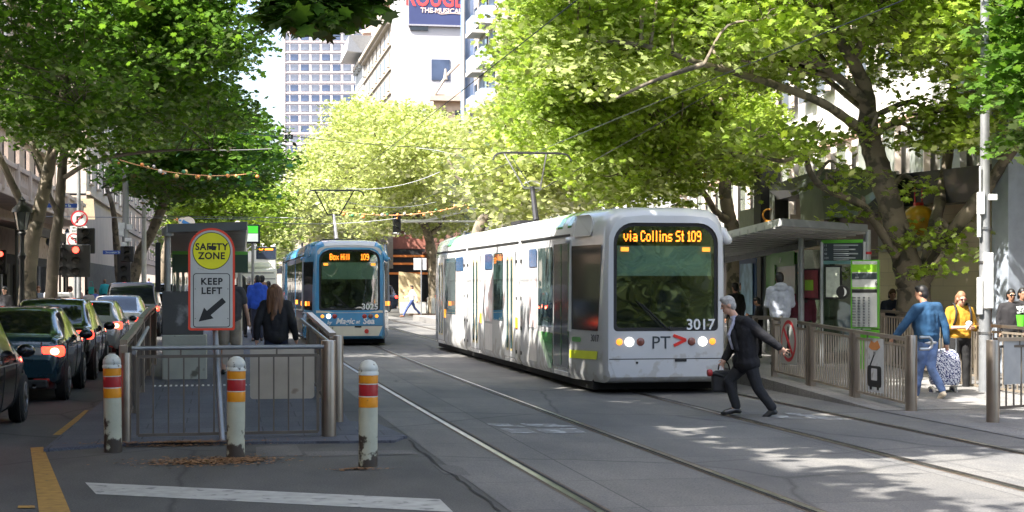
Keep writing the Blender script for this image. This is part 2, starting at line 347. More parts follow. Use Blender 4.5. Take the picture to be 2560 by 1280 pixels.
# leaf litter and reflector stud
def litter(px, py, rx, ry, n, seed):
    rs = random.Random(seed); mb = MB(); c = G(px, py)
    for _ in range(n):
        a = rs.random() * 6.28; q = abs(rs.gauss(0, .55)); x = c.x + math.cos(a) * q * rx; y = c.y + math.sin(a) * q * ry; b = rs.random() * 6.28; s_ = rs.uniform(.012, .035)
        z = .036 + rs.random() * .012 if y > 18.6 else .006 + rs.random() * .016
        mb.poly([(x + math.cos(b) * s_, y + math.sin(b) * s_, z), (x + math.cos(b + 2) * s_ * .6, y + math.sin(b + 2) * s_ * .6, z + .004), (x - math.cos(b) * s_, y - math.sin(b) * s_, z), (x - math.cos(b + 2) * s_ * .6, y - math.sin(b + 2) * s_ * .6, z)])
    mb.build('leaf_litter', M('dry_litter', (.24, .13, .06), .9, vary=.5, scale=40), kind='stuff', label='brown dry leaf litter gathered by the middle bollard', cat='leaf litter')
litter(520, 1156, .72, .40, 1500, 1); litter(600, 1150, .4, .3, 500, 4); litter(450, 1114, .9, .15, 1300, 2); litter(890, 1175, .35, .1, 120, 3)

rs = random.Random(12); mb = MB(); pp = [(1022, 1100), (1050, 1128), (1075, 1142), (1110, 1175), (1150, 1200), (1180, 1225), (1225, 1258), (1262, 1290)]; qq = []
for a, b in zip(pp, pp[1:]):
    for t in (0, .33, .66): qq.append(G(a[0] + (b[0] - a[0]) * t + rs.uniform(-4, 4), a[1] + (b[1] - a[1]) * t + rs.uniform(-2, 2)))
for a, b in zip(qq, qq[1:]):
    d = Vector((b.y - a.y, a.x - b.x, 0)).normalized() * rs.uniform(.008, .018); u = Vector((0, 0, .0055)); mb.poly([a - d + u, a + d + u, b + d + u, b - d + u])
mb.build('road_crack', groove, kind='structure')
patchm = roadmat('asphalt_patch', (.10, .10, .10), (.15, .145, .14), crack=False)
gpoly('road_patch', [(640, 1118), (740, 1112), (758, 1140), (640, 1142)], .0042, patchm); gpoly('road_patch', [(760, 1130), (1030, 1126), (1048, 1136), (770, 1142)], .0046, patchm)
gpoly('road_patch', [(1080, 1160), (1150, 1166), (1180, 1190), (1110, 1186)], .0042, patchm)
# ---------------------------------------------------------------- trams (front at y=0, body runs towards +y, x to the right)
blk = M('black_rubber', (.018, .018, .018), .7); dark = M('dark_underbody', (.012, .012, .013), .85)
chrome = M('brushed_steel', (.50, .50, .50), .35, metal=1, vary=.15, scale=4)
ambl = M('amber_lamp', (.9, .30, .03), .3, emis=.5); redl = M('red_lens', (.35, .02, .015), .3, coat=.5); brown = M('brown_lens', (.22, .07, .05), .3, coat=.5)
lampw = M('lit_headlamp', (1, .95, .85), .2, vary=.02, emis=1.1); ledm = M('orange_led', (1, .22, .015), .5, vary=.03, emis=1.3)
winm = glassmat('tram_side_glass', (.10, .15, .16), .0, .10); wsm = glassmat('windscreen_glass', (.72, .84, .78), .92, .30)
winb = glassmat('bright_window_glass', (.50, .80, .78), .0, .16)
adw = M('advert_pale_pink', (.62, .50, .50), .4, vary=.35, scale=3, dirt=((.75, .74, .72), 4, .5, None))
whitep = M('tram_white_paint', (.56, .57, .58), .25, vary=.05, scale=2, coat=.6, dirt=((.47, .46, .44), 4, .68, .9))
def make_tram(name, body, skirt, roofc, roofm, pillar, L, joints, number, led_items, label, loc, yaw, panto_y, livery):
    e = empty(name, loc, yaw, label, 'tram')
    HW, ZT = 1.30, 3.15
    def sec(y, hw, zb, zt, lean=0):         # half outline of the body at distance y, bottom to roof centre
        k = hw / 1.3
        return [(hw * .955, y, zb), (hw, y, zb + .12), (hw * 1.0, y, 1.9), (hw * .985, y, min(2.62, zt - .36)), (hw * .955, y, zt - .28), (hw * .89, y, zt - .13), (hw * .74, y, zt - .03), (hw * .4, y, zt)]
    def hull(st, name_, mat, caps=(False, False)):
        mb = MB(); rings = []
        for s_ in st:
            h = sec(*s_); rings.append([(x, y, z) for x, y, z in h] + [(-x, y, z) for x, y, z in h[::-1]])
        n = len(rings[0]); vs = [v for r in rings for v in r]; fs = []
        for i in range(len(rings) - 1):
            fs += [(i * n + j, (i + 1) * n + j, (i + 1) * n + (j + 1) % n, i * n + (j + 1) % n) for j in range(n)]
        mb.add(vs, fs)
        if caps[0]: mb.add(rings[0], [tuple(range(n))])
        if caps[1]: mb.add(rings[-1], [tuple(range(n))[::-1]])
        return mb
    # front frame: cap with a windscreen hole; the face leans back a little at the top
    cabst = [(0, .985, .30, 2.98), (.05, 1.02, .24, 3.05), (.16, 1.06, .2, 3.11), (.5, 1.117, .2, 3.14), (1.0, 1.206, .2, ZT), (1.5, 1.30, .2, ZT)]
    ws = rrect(-.90, 1.06, .90, 2.86, (.07, .07, .34, .34), 6)
    outer = [(x, z) for x, y, z in sec(*cabst[0])] + [(-x, z) for x, y, z in sec(*cabst[0])[::-1]]
    mb = hull(cabst + [(joints[0][0], HW, .2, ZT)], 'body', body)
    c0 = Vector((0, 1.7)); NA = 96
    def ray(pg, a):
        d = Vector((math.cos(a), math.sin(a))); best = None
        for i in range(len(pg)):
            p, q = Vector(pg[i]) - c0, Vector(pg[(i + 1) % len(pg)]) - c0; ee = q - p; den = d.x * ee.y - d.y * ee.x
            if abs(den) < 1e-9: continue
            t = (p.x * ee.y - p.y * ee.x) / den; u = (p.x * d.y - p.y * d.x) / den
            if t > 0 and -1e-6 <= u <= 1.000001 and (best is None or t > best): best = t
        return c0 + d * best
    A = sorted([2 * math.pi * i / NA for i in range(NA)] + [math.atan2(z - 1.7, x) % (2 * math.pi) for x, z in outer + ws])
    ro = [ray(outer, a) for a in A]; ri = [ray(ws, a) for a in A]; n = len(A)
    mb.add([(p.x, 0, p.y) for p in ro] + [(p.x, -.012, p.y) for p in ri] + [(p.x, .05, p.y) for p in ri],
           [(i, (i + 1) % n, n + (i + 1) % n, n + i) for i in range(n)] + [(n + i, n + (i + 1) % n, 2 * n + (i + 1) % n, 2 * n + i) for i in range(n)])
    bo = mb.build('body', body, e, smooth=38)
    MB().poly([(x, .03, z) for x, z in ws]).build('windscreen', wsm, e)
    fr = MB(); wi = rrect(-.84, 1.12, .84, 2.80, (.06, .06, .30, .30), 6)
    fr.add([(x, .022, z) for x, z in ws] + [(x, .022, z) for x, z in wi], [(i, (i + 1) % 28, 28 + (i + 1) % 28, 28 + i) for i in range(28)])
    fr.build('windscreen_surround', blk, e)
    # cab inside: dark box with a pale blind, dashboard and driver seat
    inn = MB(); inn.poly([(-.98, 1.9, .5), (.98, 1.9, .5), (.98, 1.9, 2.95), (-.98, 1.9, 2.95)]); inn.poly([(-1.0, .06, .95), (1.0, .06, .95), (1.2, 1.9, .95), (-1.2, 1.9, .95)])
    inn.poly([(-.9, .06, 2.9), (.9, .06, 2.9), (.95, 1.9, 2.9), (-.95, 1.9, 2.9)]); inn.build('cab_interior', M('cab_interior_dark', (.022, .03, .03), .8), e)
    MB().box((0, .11, 2.23), (1.62, .012, .50)).build('sun_blind', M('blind_green', (.62, .80, .66), .6, vary=.05), e)
    inn = MB(); inn.box((.35, 1.0, 1.3), (.5, .5, .12)); inn.box((.35, 1.25, 1.65), (.5, .12, .7)); inn.box((-.3, .4, 1.1), (1.1, .4, .22)); inn.build('driver_seat', blk, e, bevel=.03)
    d_ = MB(); d_.cap((.35, 1.0, 1.35), (.35, 1.0, 1.75), .2, .2); d_.ell((.35, .98, 2.02), (.1, .11, .13)); d_.cap((.35, 1.0, 1.75), (.35, 1, 1.95), .1, .06); d_.cap((.16, 1, 1.72), (.05, .6, 1.4), .06, .05); d_.cap((.54, 1, 1.72), (.6, .6, 1.4), .06, .05)
    dr = blob(d_, 'driver', M('driver_uniform', (.05, .06, .09), .8), e, .03)
    # destination display, marker lamps, number, wiper
    for s_, x, z, hh in led_items: led('destination_text', s_, ledm, e, frame((x, .014, z), (1, 0, 0), (0, 0, 1)), hh)
    for sx in (-1, 1): MB().box((sx * .70, .018, 2.42), (.13, .02, .07)).build('marker_lamp', ambl, e)
    text('fleet_number', number, M('number_white', (.72, .74, .74), .5, vary=.03), e, frame((.60, .008, 1.16), (1, 0, 0), (0, 0, 1)), .25, bold=.004)
    wp = MB(); wp.bar((.02, -.02, 1.10), (-.42, -.015, 1.52), .02, .015); wp.bar((-.10, -.03, 1.14), (-.50, -.025, 1.56), .012, .012); wp.bar((.05, -.03, 1.09), (.10, -.02, 1.12), .05, .04); wp.build('wiper', blk, e)
    # headlamps
    for sx in (-1, 1):
        pl = MB(); pl.lathe([(.085, 0), (.085, .025), (.07, .03)], (0, 0, 0), 20); 
        hx = [(.80, ambl, .055), (.63, lampw, .078), (.44, brown, .07)] if livery != 'blue' else [(.80, ambl, .052), (.62, lampw if sx < 0 else brown, .07), (.44, redl, .07)]
        pod = MB(); o_ = rrect(.53 - .22, .80, .53 + .20, 1.0, .095, 6) ; pod.poly([(sx * x, -.006, z - .02) for x, z in o_][::sx], (0, .05, 0))
        po = pod.build('lamp_housing', M('lamp_housing_grey', (.42, .42, .42), .3, coat=.4), e)
        for hx_, mm, rr in hx:
            q = MB(); q.lathe([(rr * .85, -.02), (rr, 0), (rr * .9, .012), (rr * .55, .022)], (sx * hx_, -.012, .885), 18, Matrix.Rotation(R(90), 3, 'X')); q.build('headlamp', mm, e, smooth=60)
    # skirt groove, lower valance, coupler flap
    MB().bar((-.97, -.004, .60), (.97, -.004, .60), .012, .014).build('valance_groove', blk, e)
    MB().poly([(-.975, -.008, .592), (-.86, -.008, .30), (.86, -.008, .30), (.975, -.008, .592)][::-1], (0, .02, 0)).build('valance', skirt, e)
    MB().box((.25, -.012, .572), (.2, .02, .04)).build('coupler_flap', blk, e)
    q = MB(); q.lathe([(.02, 0), (.02, .02)], (-.5, -.01, .54), 8, Matrix.Rotation(R(90), 3, 'X')); q.build('bolt', blk, e)
    ub = MB(); ub.box((0, L / 2, .17), (2.2, L - 1.2, .22)); 
    ub.build('underframe', dark, e)
    for wy in (3.6, 4.9, L - 4.9, L - 3.6):
        for sx in (-1, 1): MB().lathe([(.3, -.06), (.3, .06)], (sx * .82, wy, .3), 18, Matrix.Rotation(R(90), 3, 'Y')).build('wheel', dark, e)
    # cab side windows and pillars
    for sx in (-1, 1):
        def tp(y, z, o=.006):
            t = min(1, max(0, (y - .16) / 1.34)); hw = 1.06 + .24 * t
            if z > 2.5: hw -= .03
            return (sx * (hw + o), y, z)
        pg = [tp(.30, 1.06), tp(1.42, 1.06), tp(1.42, 2.50), tp(.16, 2.50)]
        MB().poly(pg[::sx]).build('cab_window', M('cab_window_dark', (.012, .016, .016), .08, spec=.35, vary=.3, scale=1.5), e)
        for y0 in (.30, 1.42): pass
        MB().bar(tp(1.47, 1.02, .012), tp(1.47, 2.62, .012), .07, .05).build('cab_pillar', pillar, e)
        MB().bar(tp(.16, .97, .008), tp(1.5, .97, .008), .05, .012).build('waist_strip', skirt, e) if livery == 'blue' else None
        # roof corner hatch and camera pod
        hh = MB(); ol = rrect(.62, 2.66, 1.36, 3.02, (.03, .03, .03, .2), 4)
        hh.poly([tp(y, z, .022 if z < 2.8 else -.035) for y, z in ol][::sx]); 
        for p, q_ in zip([tp(y, z, .024 if z < 2.8 else -.02) for y, z in ol], [tp(y, z, .024 if z < 2.8 else -.02) for y, z in ol][1:]): hh.tube([p, q_], .008, 4, False)
        hh.build('roof_hatch', body, e)
        mp = MB(); mp.ell(tp(1.55, 2.60, .05), (.06, .11, .06)); mp.build('camera_pod', body, e, smooth=60)
        mi = MB(); mi.cap((sx * 1.02, .14, 2.74), (sx * 1.10, .10, 2.58), .07, .08); mi.build('mirror_pod', body, e, smooth=60) if sx > 0 else None
    ends = [joints[0][0]]
    # further modules
    gs = MB()
    for i, (a, b) in enumerate(joints):
        nxt = joints[i + 1][0] if i + 1 < len(joints) else L - 1.6
        m_ = i + 1
        hull([(a + .04, 1.12, .3, 3.0), (b - .04, 1.12, .3, 3.0)], '', None).build('gangway', blk, e, smooth=38)
        st = [(b, HW * .985, .22, ZT - .02), (b + .03, HW, .2, ZT), (nxt, HW, .2, ZT)]
        if i + 1 == len(joints): st += [(L - 1.0, 1.24, .2, ZT), (L - .3, 1.1, .2, 3.1), (L, 1.0, .25, 3.0)]
        hull(st, '', None, (True, True)).build('module', body, e, smooth=38)
    # gutter lines and roof skin panels in the livery colours
    spans = [(1.6, joints[0][0])] + [(joints[i][1], joints[i + 1][0] if i + 1 < len(joints) else L - 1.6) for i in range(len(joints))]
    for sx in (-1, 1):
        for (a, b) in spans:
            MB().box((sx * 1.285, (a + b) / 2, 2.70), (.02, b - a - .04, .035)).build('gutter', blk, e)
        for (a, b, mm) in roofm:
            prof = [(HW * .962, 2.72), (HW * .955, ZT - .28), (HW * .89, ZT - .13), (HW * .74, ZT - .03)]; p_ = MB()
            for (x0, z0), (x1, z1) in zip(prof, prof[1:]):
                f_ = [(sx * (x0 + .005), a, z0), (sx * (x0 + .005), b, z0), (sx * (x1 + .003), b, z1 + .005), (sx * (x1 + .003), a, z1 + .005)]; p_.poly(f_[::sx])
            p_.build('roof_panel', mm, e)
    rb = MB(); rb.box((.1, L * .55, 3.17), (1.2, 2.2, .10)); rb.build('roof_equipment', M('roof_box_grey', (.35, .36, .37), .6), e, bevel=.03)
    MB().poly([(-1.06, .2, 0.9), (-1.06, .2, 0.9), (-1.06, .2, 0.9)])
    # pantograph
    y = panto_y; pm = M('pantograph_dark', (.035, .035, .04), .5, metal=.4)
    p = empty('pantograph', (0, y, 3.15), 0, parent=e)
    q = MB(); q.box((0, 0, .12), (1.0, 1.2, .07)); q.box((0, .4, .05), (.8, .08, .1)); q.box((0, -.4, .05), (.8, .08, .1)); q.build('base_frame', pm, p)
    kn = (.10, 1.0, 1.0) if livery != 'blue' else (-.03, .8, 1.0); bz = 1.78
    q = MB(); q.tube([(0, 0, .15), kn], [.075, .055], 8); q.build('lower_arm', pm if livery != 'blue' else chrome, p)
    q = MB(); q.bar((kn[0] - .22, kn[1], kn[2]), (kn[0] + .22, kn[1], kn[2]), .05, .05); q.tube([(kn[0] - .2, kn[1], kn[2]), (-.68, kn[1] - .5, bz)], .022, 6); q.tube([(kn[0] + .2, kn[1], kn[2]), (.60 if livery == 'blue' else .34, kn[1] - .5, bz)], .022, 6)
    q.tube([(kn[0] - .05, kn[1], kn[2] + .03), (-.5, kn[1] - .4, bz - .05)], .012, 5)
    q.tube(cr([(kn[0] - .2, kn[1], kn[2] + .1), (kn[0], kn[1], kn[2] + .17), (kn[0] + .2, kn[1], kn[2] + .1)], 4), .014, 5); q.build('upper_arm', pm if livery == 'blue' else chrome, p)
    q = MB(); q.tube(cr([(-.95, kn[1] - .5, bz - .16), (-.78, kn[1] - .5, bz), (0, kn[1] - .5, bz + .02), (.78, kn[1] - .5, bz), (.95, kn[1] - .5, bz - .16)], 5), .024, 6)
    q.bar((-.7, kn[1] - .42, bz + .01), (.7, kn[1] - .42, bz + .01), .05, .03); q.build('collector_head', pm, p)
    return e, sec
def side_panel(e, name, mat, sx, y0, y1, z0, z1, off=.006, r=.03):
    o = rrect(y0, z0, y1, z1, r, 3); x = sx * (1.30 + off)
    return MB().poly([(x, y, z) for y, z in o][::sx]).build(name, mat, e)
grn = M('tram_green_stripe', (.05, .30, .06), .25, coat=.5, vary=.3, scale=2); grnl = M('tram_pale_green', (.45, .66, .42), .25, coat=.5, vary=.15, scale=2)
tramyaw = math.radians(-0.0)
WT = W(1665, 957, 26.6); TY = math.atan(736 / F) - TH
tram, _ = make_tram('tram', whitep, whitep, whitep, [(1.62, 1.95, grn), (2.35, 2.75, grn), (2.75, 2.95, grnl), (3.6, 4.1, grnl), (5.0, 5.3, grnl), (14.2, 15.0, grnl), (16.2, 17.0, grn)],
    M('pillar_silver', (.55, .56, .57), .3, metal=.3), 20.4, [(6.15, 6.45), (13.2, 13.5)], '3017', [('via Collins St', -.72, 2.55, .18), ('109', .38, 2.55, .18)],
    'white tram with green roof stripes, orange sign via Collins St 109, number 3017', (WT.x, WT.y, 0), TY, 11.0, 'white')
# livery of the white tram
lg = M('logo_dark', (.03, .04, .05), .4); lr = M('logo_red', (.75, .03, .02), .4, vary=.03)
text('operator_logo', 'PT', lg, tram, frame((-.09, -.016, .86), (1, 0, 0), (0, 0, 1)), .30, sx=1.0)
q = MB(); q.bar((.12, -.022, .99), (.34, -.022, .91), .012, .05); q.bar((.34, -.022, .915), (.13, -.022, .82), .012, .05); q.build('operator_chevron', lr, tram)
def taper(sx, y, z, o=.008): t = min(1, max(0, (y - .16) / 1.34)); return (sx * (1.06 + .24 * t + o), y, z)
yelf = M('fluoro_yellow', (.62, .72, .02), .4, vary=.05)
MB().poly([taper(-1, y, z, .01) for y, z in ((.35, .58), (1.5, .56), (1.5, .70), (.30, .72))][::-1]).build('yellow_stripe', yelf, tram)
text('side_number', '3017', lg, tram, frame(taper(-1, .42, .93, .012), (.18, -1, 0), (0, 0, 1)), .17)
q = MB(); q.poly([taper(-1, y, z, .012) for y, z in rrect(1.0, .85, 1.4, .93, .04, 4)][::-1]); q.build('green_badge', M('badge_green', (.08, .3, .08), .4), tram)
MB().poly([taper(-1, y, z, .012) for y, z in ((.04, .18), (.12, .60), (.06, .60), (-.02, .2))][::-1]) 
for y0, y1, kind in ((1.60, 2.85, 'd'), (2.95, 4.3, 'w'), (4.45, 5.2, 'ad'), (5.3, 6.0, 'blank'), (6.7, 7.9, 'door'), (8.15, 9.35, 'w'), (9.5, 10.5, 'ad'), (11.2, 12.5, 'door'), (13.8, 15.0, 'ad'), (15.1, 17.0, 'w'), (17.2, 18.4, 'door')):
    for sx in (-1, 1):
        if kind == 'w':
            side_panel(tram, 'side_window', winb if sx < 0 else winm, sx, y0, y1, 1.05, 2.52)
        elif kind == 'd':
            side_panel(tram, 'door', M('door_dark_glass', (.03, .05, .045), .15, coat=.6, vary=.5, scale=1.5), sx, y0, y1, .36, 2.56)
            side_panel(tram, 'door_strip', grn, sx, (y0 + y1) / 2 - .03, (y0 + y1) / 2 + .03, .40, 2.56, .012); side_panel(tram, 'door_strip', grn, sx, y0 - .02, y0 + .04, .9, 2.56, .012)
        elif kind == 'ad':
            side_panel(tram, 'advert_panel', adw, sx, y0, y1, 1.0, 2.15, .009); side_panel(tram, 'lower_panel', M('lower_panel_line', (.58, .57, .56), .4), sx, y0, y1, .35, .95, .004)
            side_panel(tram, 'window_top', M('window_blue', (.05, .12, .25), .15, coat=.5), sx, y0, y1, 2.17, 2.52, .008)
        elif kind == 'door':
            ye = M('door_edge_cream', (.62, .50, .22), .4); gd = M('door_glass', (.05, .11, .12), .12, coat=.6, vary=.4, scale=2)
            m_ = (y0 + y1) / 2; d = side_panel(tram, 'door', M('door_white', (.62, .63, .64), .35), sx, y0, y1, .32, 2.56, .010)
            for a, b in ((m_ - .34, m_ - .13), (m_ + .13, m_ + .34)):
                g_ = side_panel(d, 'door_frame', ye, sx, a - .035, b + .035, .45, 2.42, .014); side_panel(d, 'door_window', gd, sx, a, b, .5, 2.36, .019)
            MB().box((sx * 1.315, y0 - .2, 1.05), (.03, .08, .22)).build('door_button_lamp', ambl, tram)
    if kind in ('door', 'd'): MB().box((-1.25, (y0 + y1) / 2, .26), (.12, y1 - y0 - .1, .08)).build('step', M('step_white', (.5, .5, .5), .5), tram, bevel=.01)
for jy in (6.15, 6.45, 13.2, 13.5):
    for z in (.45, .95, 1.55, 2.3): MB().box((-1.305, jy + (.1 if jy in (6.45, 13.5) else -.1), z), (.02, .07, .07)).build('fixing', blk, tram)
led('side_display', 'S', ledm, tram, frame((-1.312, 9.2, 2.3), (0, -1, 0), (0, 0, 1)), .12); led('side_display', 'B', ledm, tram, frame((-1.312, 9.05, 2.3), (0, -1, 0), (0, 0, 1)), .12)
p = MB(); p.poly([(-1.312, y, z) for y, z in ((2.95, .95), (4.0, .95), (2.98, .30))][::-1]); p.build('green_graphic', grn, tram)
p = MB(); p.poly([(-1.309, y, z) for y, z in ((3.8, .94), (4.35, .94), (3.3, .30), (3.0, .30))][::-1]); p.build('green_graphic', grnl, tram)
# blue tram
bluep = M('tram_blue_paint', (.07, .27, .50), .25, vary=.2, scale=1.2, coat=.6); bdark = M('tram_navy_side', (.06, .07, .13), .3, coat=.5, vary=.35, scale=2); cream = M('tram_cream', (.60, .57, .47), .35, vary=.05, coat=.3)
BT = W(874, 848, 47.3)
btram, _ = make_tram('tram', bluep, cream, whitep, [(1.62, 3.6, M('roof_bronze', (.30, .26, .24), .3, vary=.4, scale=1)), (3.7, 6.1, M('roof_bronze'))], M('pillar_pale', (.45, .47, .50), .3), 20.4, [(6.15, 6.45), (13.2, 13.5)], '3025',
    [('Box Hill', -.58, 2.55, .18), ('109', .34, 2.55, .18)], 'blue tram with cream bumper, orange sign Box Hill 109, number 3025', (BT.x, BT.y, 0), math.atan(725 / F) - TH, 5.6, 'blue')
mbt = MB(); mbt.poly([(-.93, -.006, 2.70), (-.955, -.006, 2.80), (-.88, -.006, 2.90), (-.73, -.006, 2.955), (-.39, -.006, 2.985), (.39, -.006, 2.985), (.73, -.006, 2.955), (.88, -.006, 2.90), (.955, -.006, 2.80), (.93, -.006, 2.70), (.905, -.006, 2.72), (.56, -.006, 2.87), (-.56, -.006, 2.87), (-.905, -.006, 2.72)][::-1]); mbt.build('brow', whitep, btram)
mbt = MB(); rr_ = []
for y, hw, zt in ((-.004, .985, 2.98), (.05, 1.02, 3.05), (.16, 1.06, 3.11), (.5, 1.13, 3.14), (1.0, 1.22, 3.15), (1.5, 1.30, 3.15), (6.1, 1.30, 3.15)): rr_.append([(x, y, z + .007) for x, z in ((-.74 * hw, zt - .03), (-.4 * hw, zt), (.4 * hw, zt), (.74 * hw, zt - .03))])
for a_, b_ in zip(rr_, rr_[1:]):
    for i in range(3): mbt.poly([a_[i], a_[i + 1], b_[i + 1], b_[i]])
mbt.build('white_roof_skin', whitep, btram)
text('slogan', 'Magic', M('slogan_white', (.75, .77, .78), .5, vary=.03), btram, frame((-.14, -.016, .735), (1, 0, 0), (0, 0, 1)), .24, shear=.3, bold=.006)
text('slogan', 'at', MATS['slogan_white'], btram, frame((.235, -.016, .72), (1, 0, 0), (0, 0, 1)), .15, shear=.3, bold=.004)
text('slogan', 'Sea', MATS['slogan_white'], btram, frame((.56, -.016, .735), (1, 0, 0), (0, 0, 1)), .25, shear=.15, bold=.008)
text('slogan', 'by', MATS['slogan_white'], btram, frame((-.60, -.016, .70), (1, 0, 0), (0, 0, 1)), .14, shear=.3, bold=.003)
MB().bar((-.985, -.006, 1.02), (.985, -.006, 1.02), .010, .07).build('waist_strip', cream, btram)
q = MB(); q.lathe([(.065, 0), (.065, .03)], (.50, -.005, .44), 16, Matrix.Rotation(R(90), 3, 'X')); q.build('tow_cap', M('tow_red', (.5, .03, .02), .4), btram)
for sx in (-1, 1):
    side_panel(btram, 'side_skin', bdark, sx, 1.6, 6.1, .3, 2.66, .005); side_panel(btram, 'side_skin', bdark, sx, 6.6, 13.1, .3, 2.66, .005)
    for y0 in (1.8, 3.2, 4.6, 7, 8.5, 10, 11.5): side_panel(btram, 'side_window', winm, sx, y0, y0 + 1.25, 1.0, 2.5, .012)
    for yy in (.9, 1.55, 5.2): MB().box((sx * (1.24 if yy < 1 else 1.33), yy, 1.25), (.04, .09, .13)).build('side_indicator', M('lit_indicator', (1, .25, .03), .4, emis=1.5, vary=.05), btram)
# older pale tram further along the left track, seen from behind
def far_tram():
    p = W(642, 760, 100); e = empty('tram', (p.x, p.y, 0), 0, 'distant white tram half hidden behind the waiting crowd', 'tram')
    mb = MB(); mb.box((0, 5, 1.55), (2.5, 10, 2.5)); mb.build('body', M('far_tram_white', (.80, .80, .78), .4, vary=.04), e, bevel=.15)
    mb = MB(); mb.box((-.1, 5, 3.0), (2.0, 8, .35)); mb.build('roof', M('far_tram_white'), e, bevel=.12)
    for z in (1.35, 1.75, 2.15): MB().box((0, -.012, z), (2.3, .02, .06)).build('body_rib', M('rib_grey', (.25, .25, .25), .5), e)
    MB().box((0, -.014, 2.52), (2.1, .02, .08)).build('body_rib', M('rib_grey'), e)
    mb = MB(); mb.box((0, 5, .2), (2.2, 9, .3)); mb.build('underframe', dark, e)
    for sx in (-1, 1): MB().box((sx * .9, -.03, .8), (.2, .04, .12)).build('tail_lamp', M('tail_lit', (1, .05, .02), .4, emis=1.2), e)
far_tram()
def far_tram2():
    p = W(655, 760, 140); e = empty('tram', (p.x, p.y, 0), 0, 'far dark fronted tram with small orange sign above the crowd', 'tram')
    MB().box((0, 6, 3.4), (2.5, 12, 3.9)).build('body', M('far_tram_white'), e, bevel=.15)
    MB().box((.35, -.03, 4.55), (1.7, .05, 1.1)).build('windscreen', M('far_dark_glass', (.03, .04, .07), .2), e)
    MB().box((.35, -.06, 4.85), (1.2, .02, .14)).build('destination_display', ledm, e)
far_tram2()
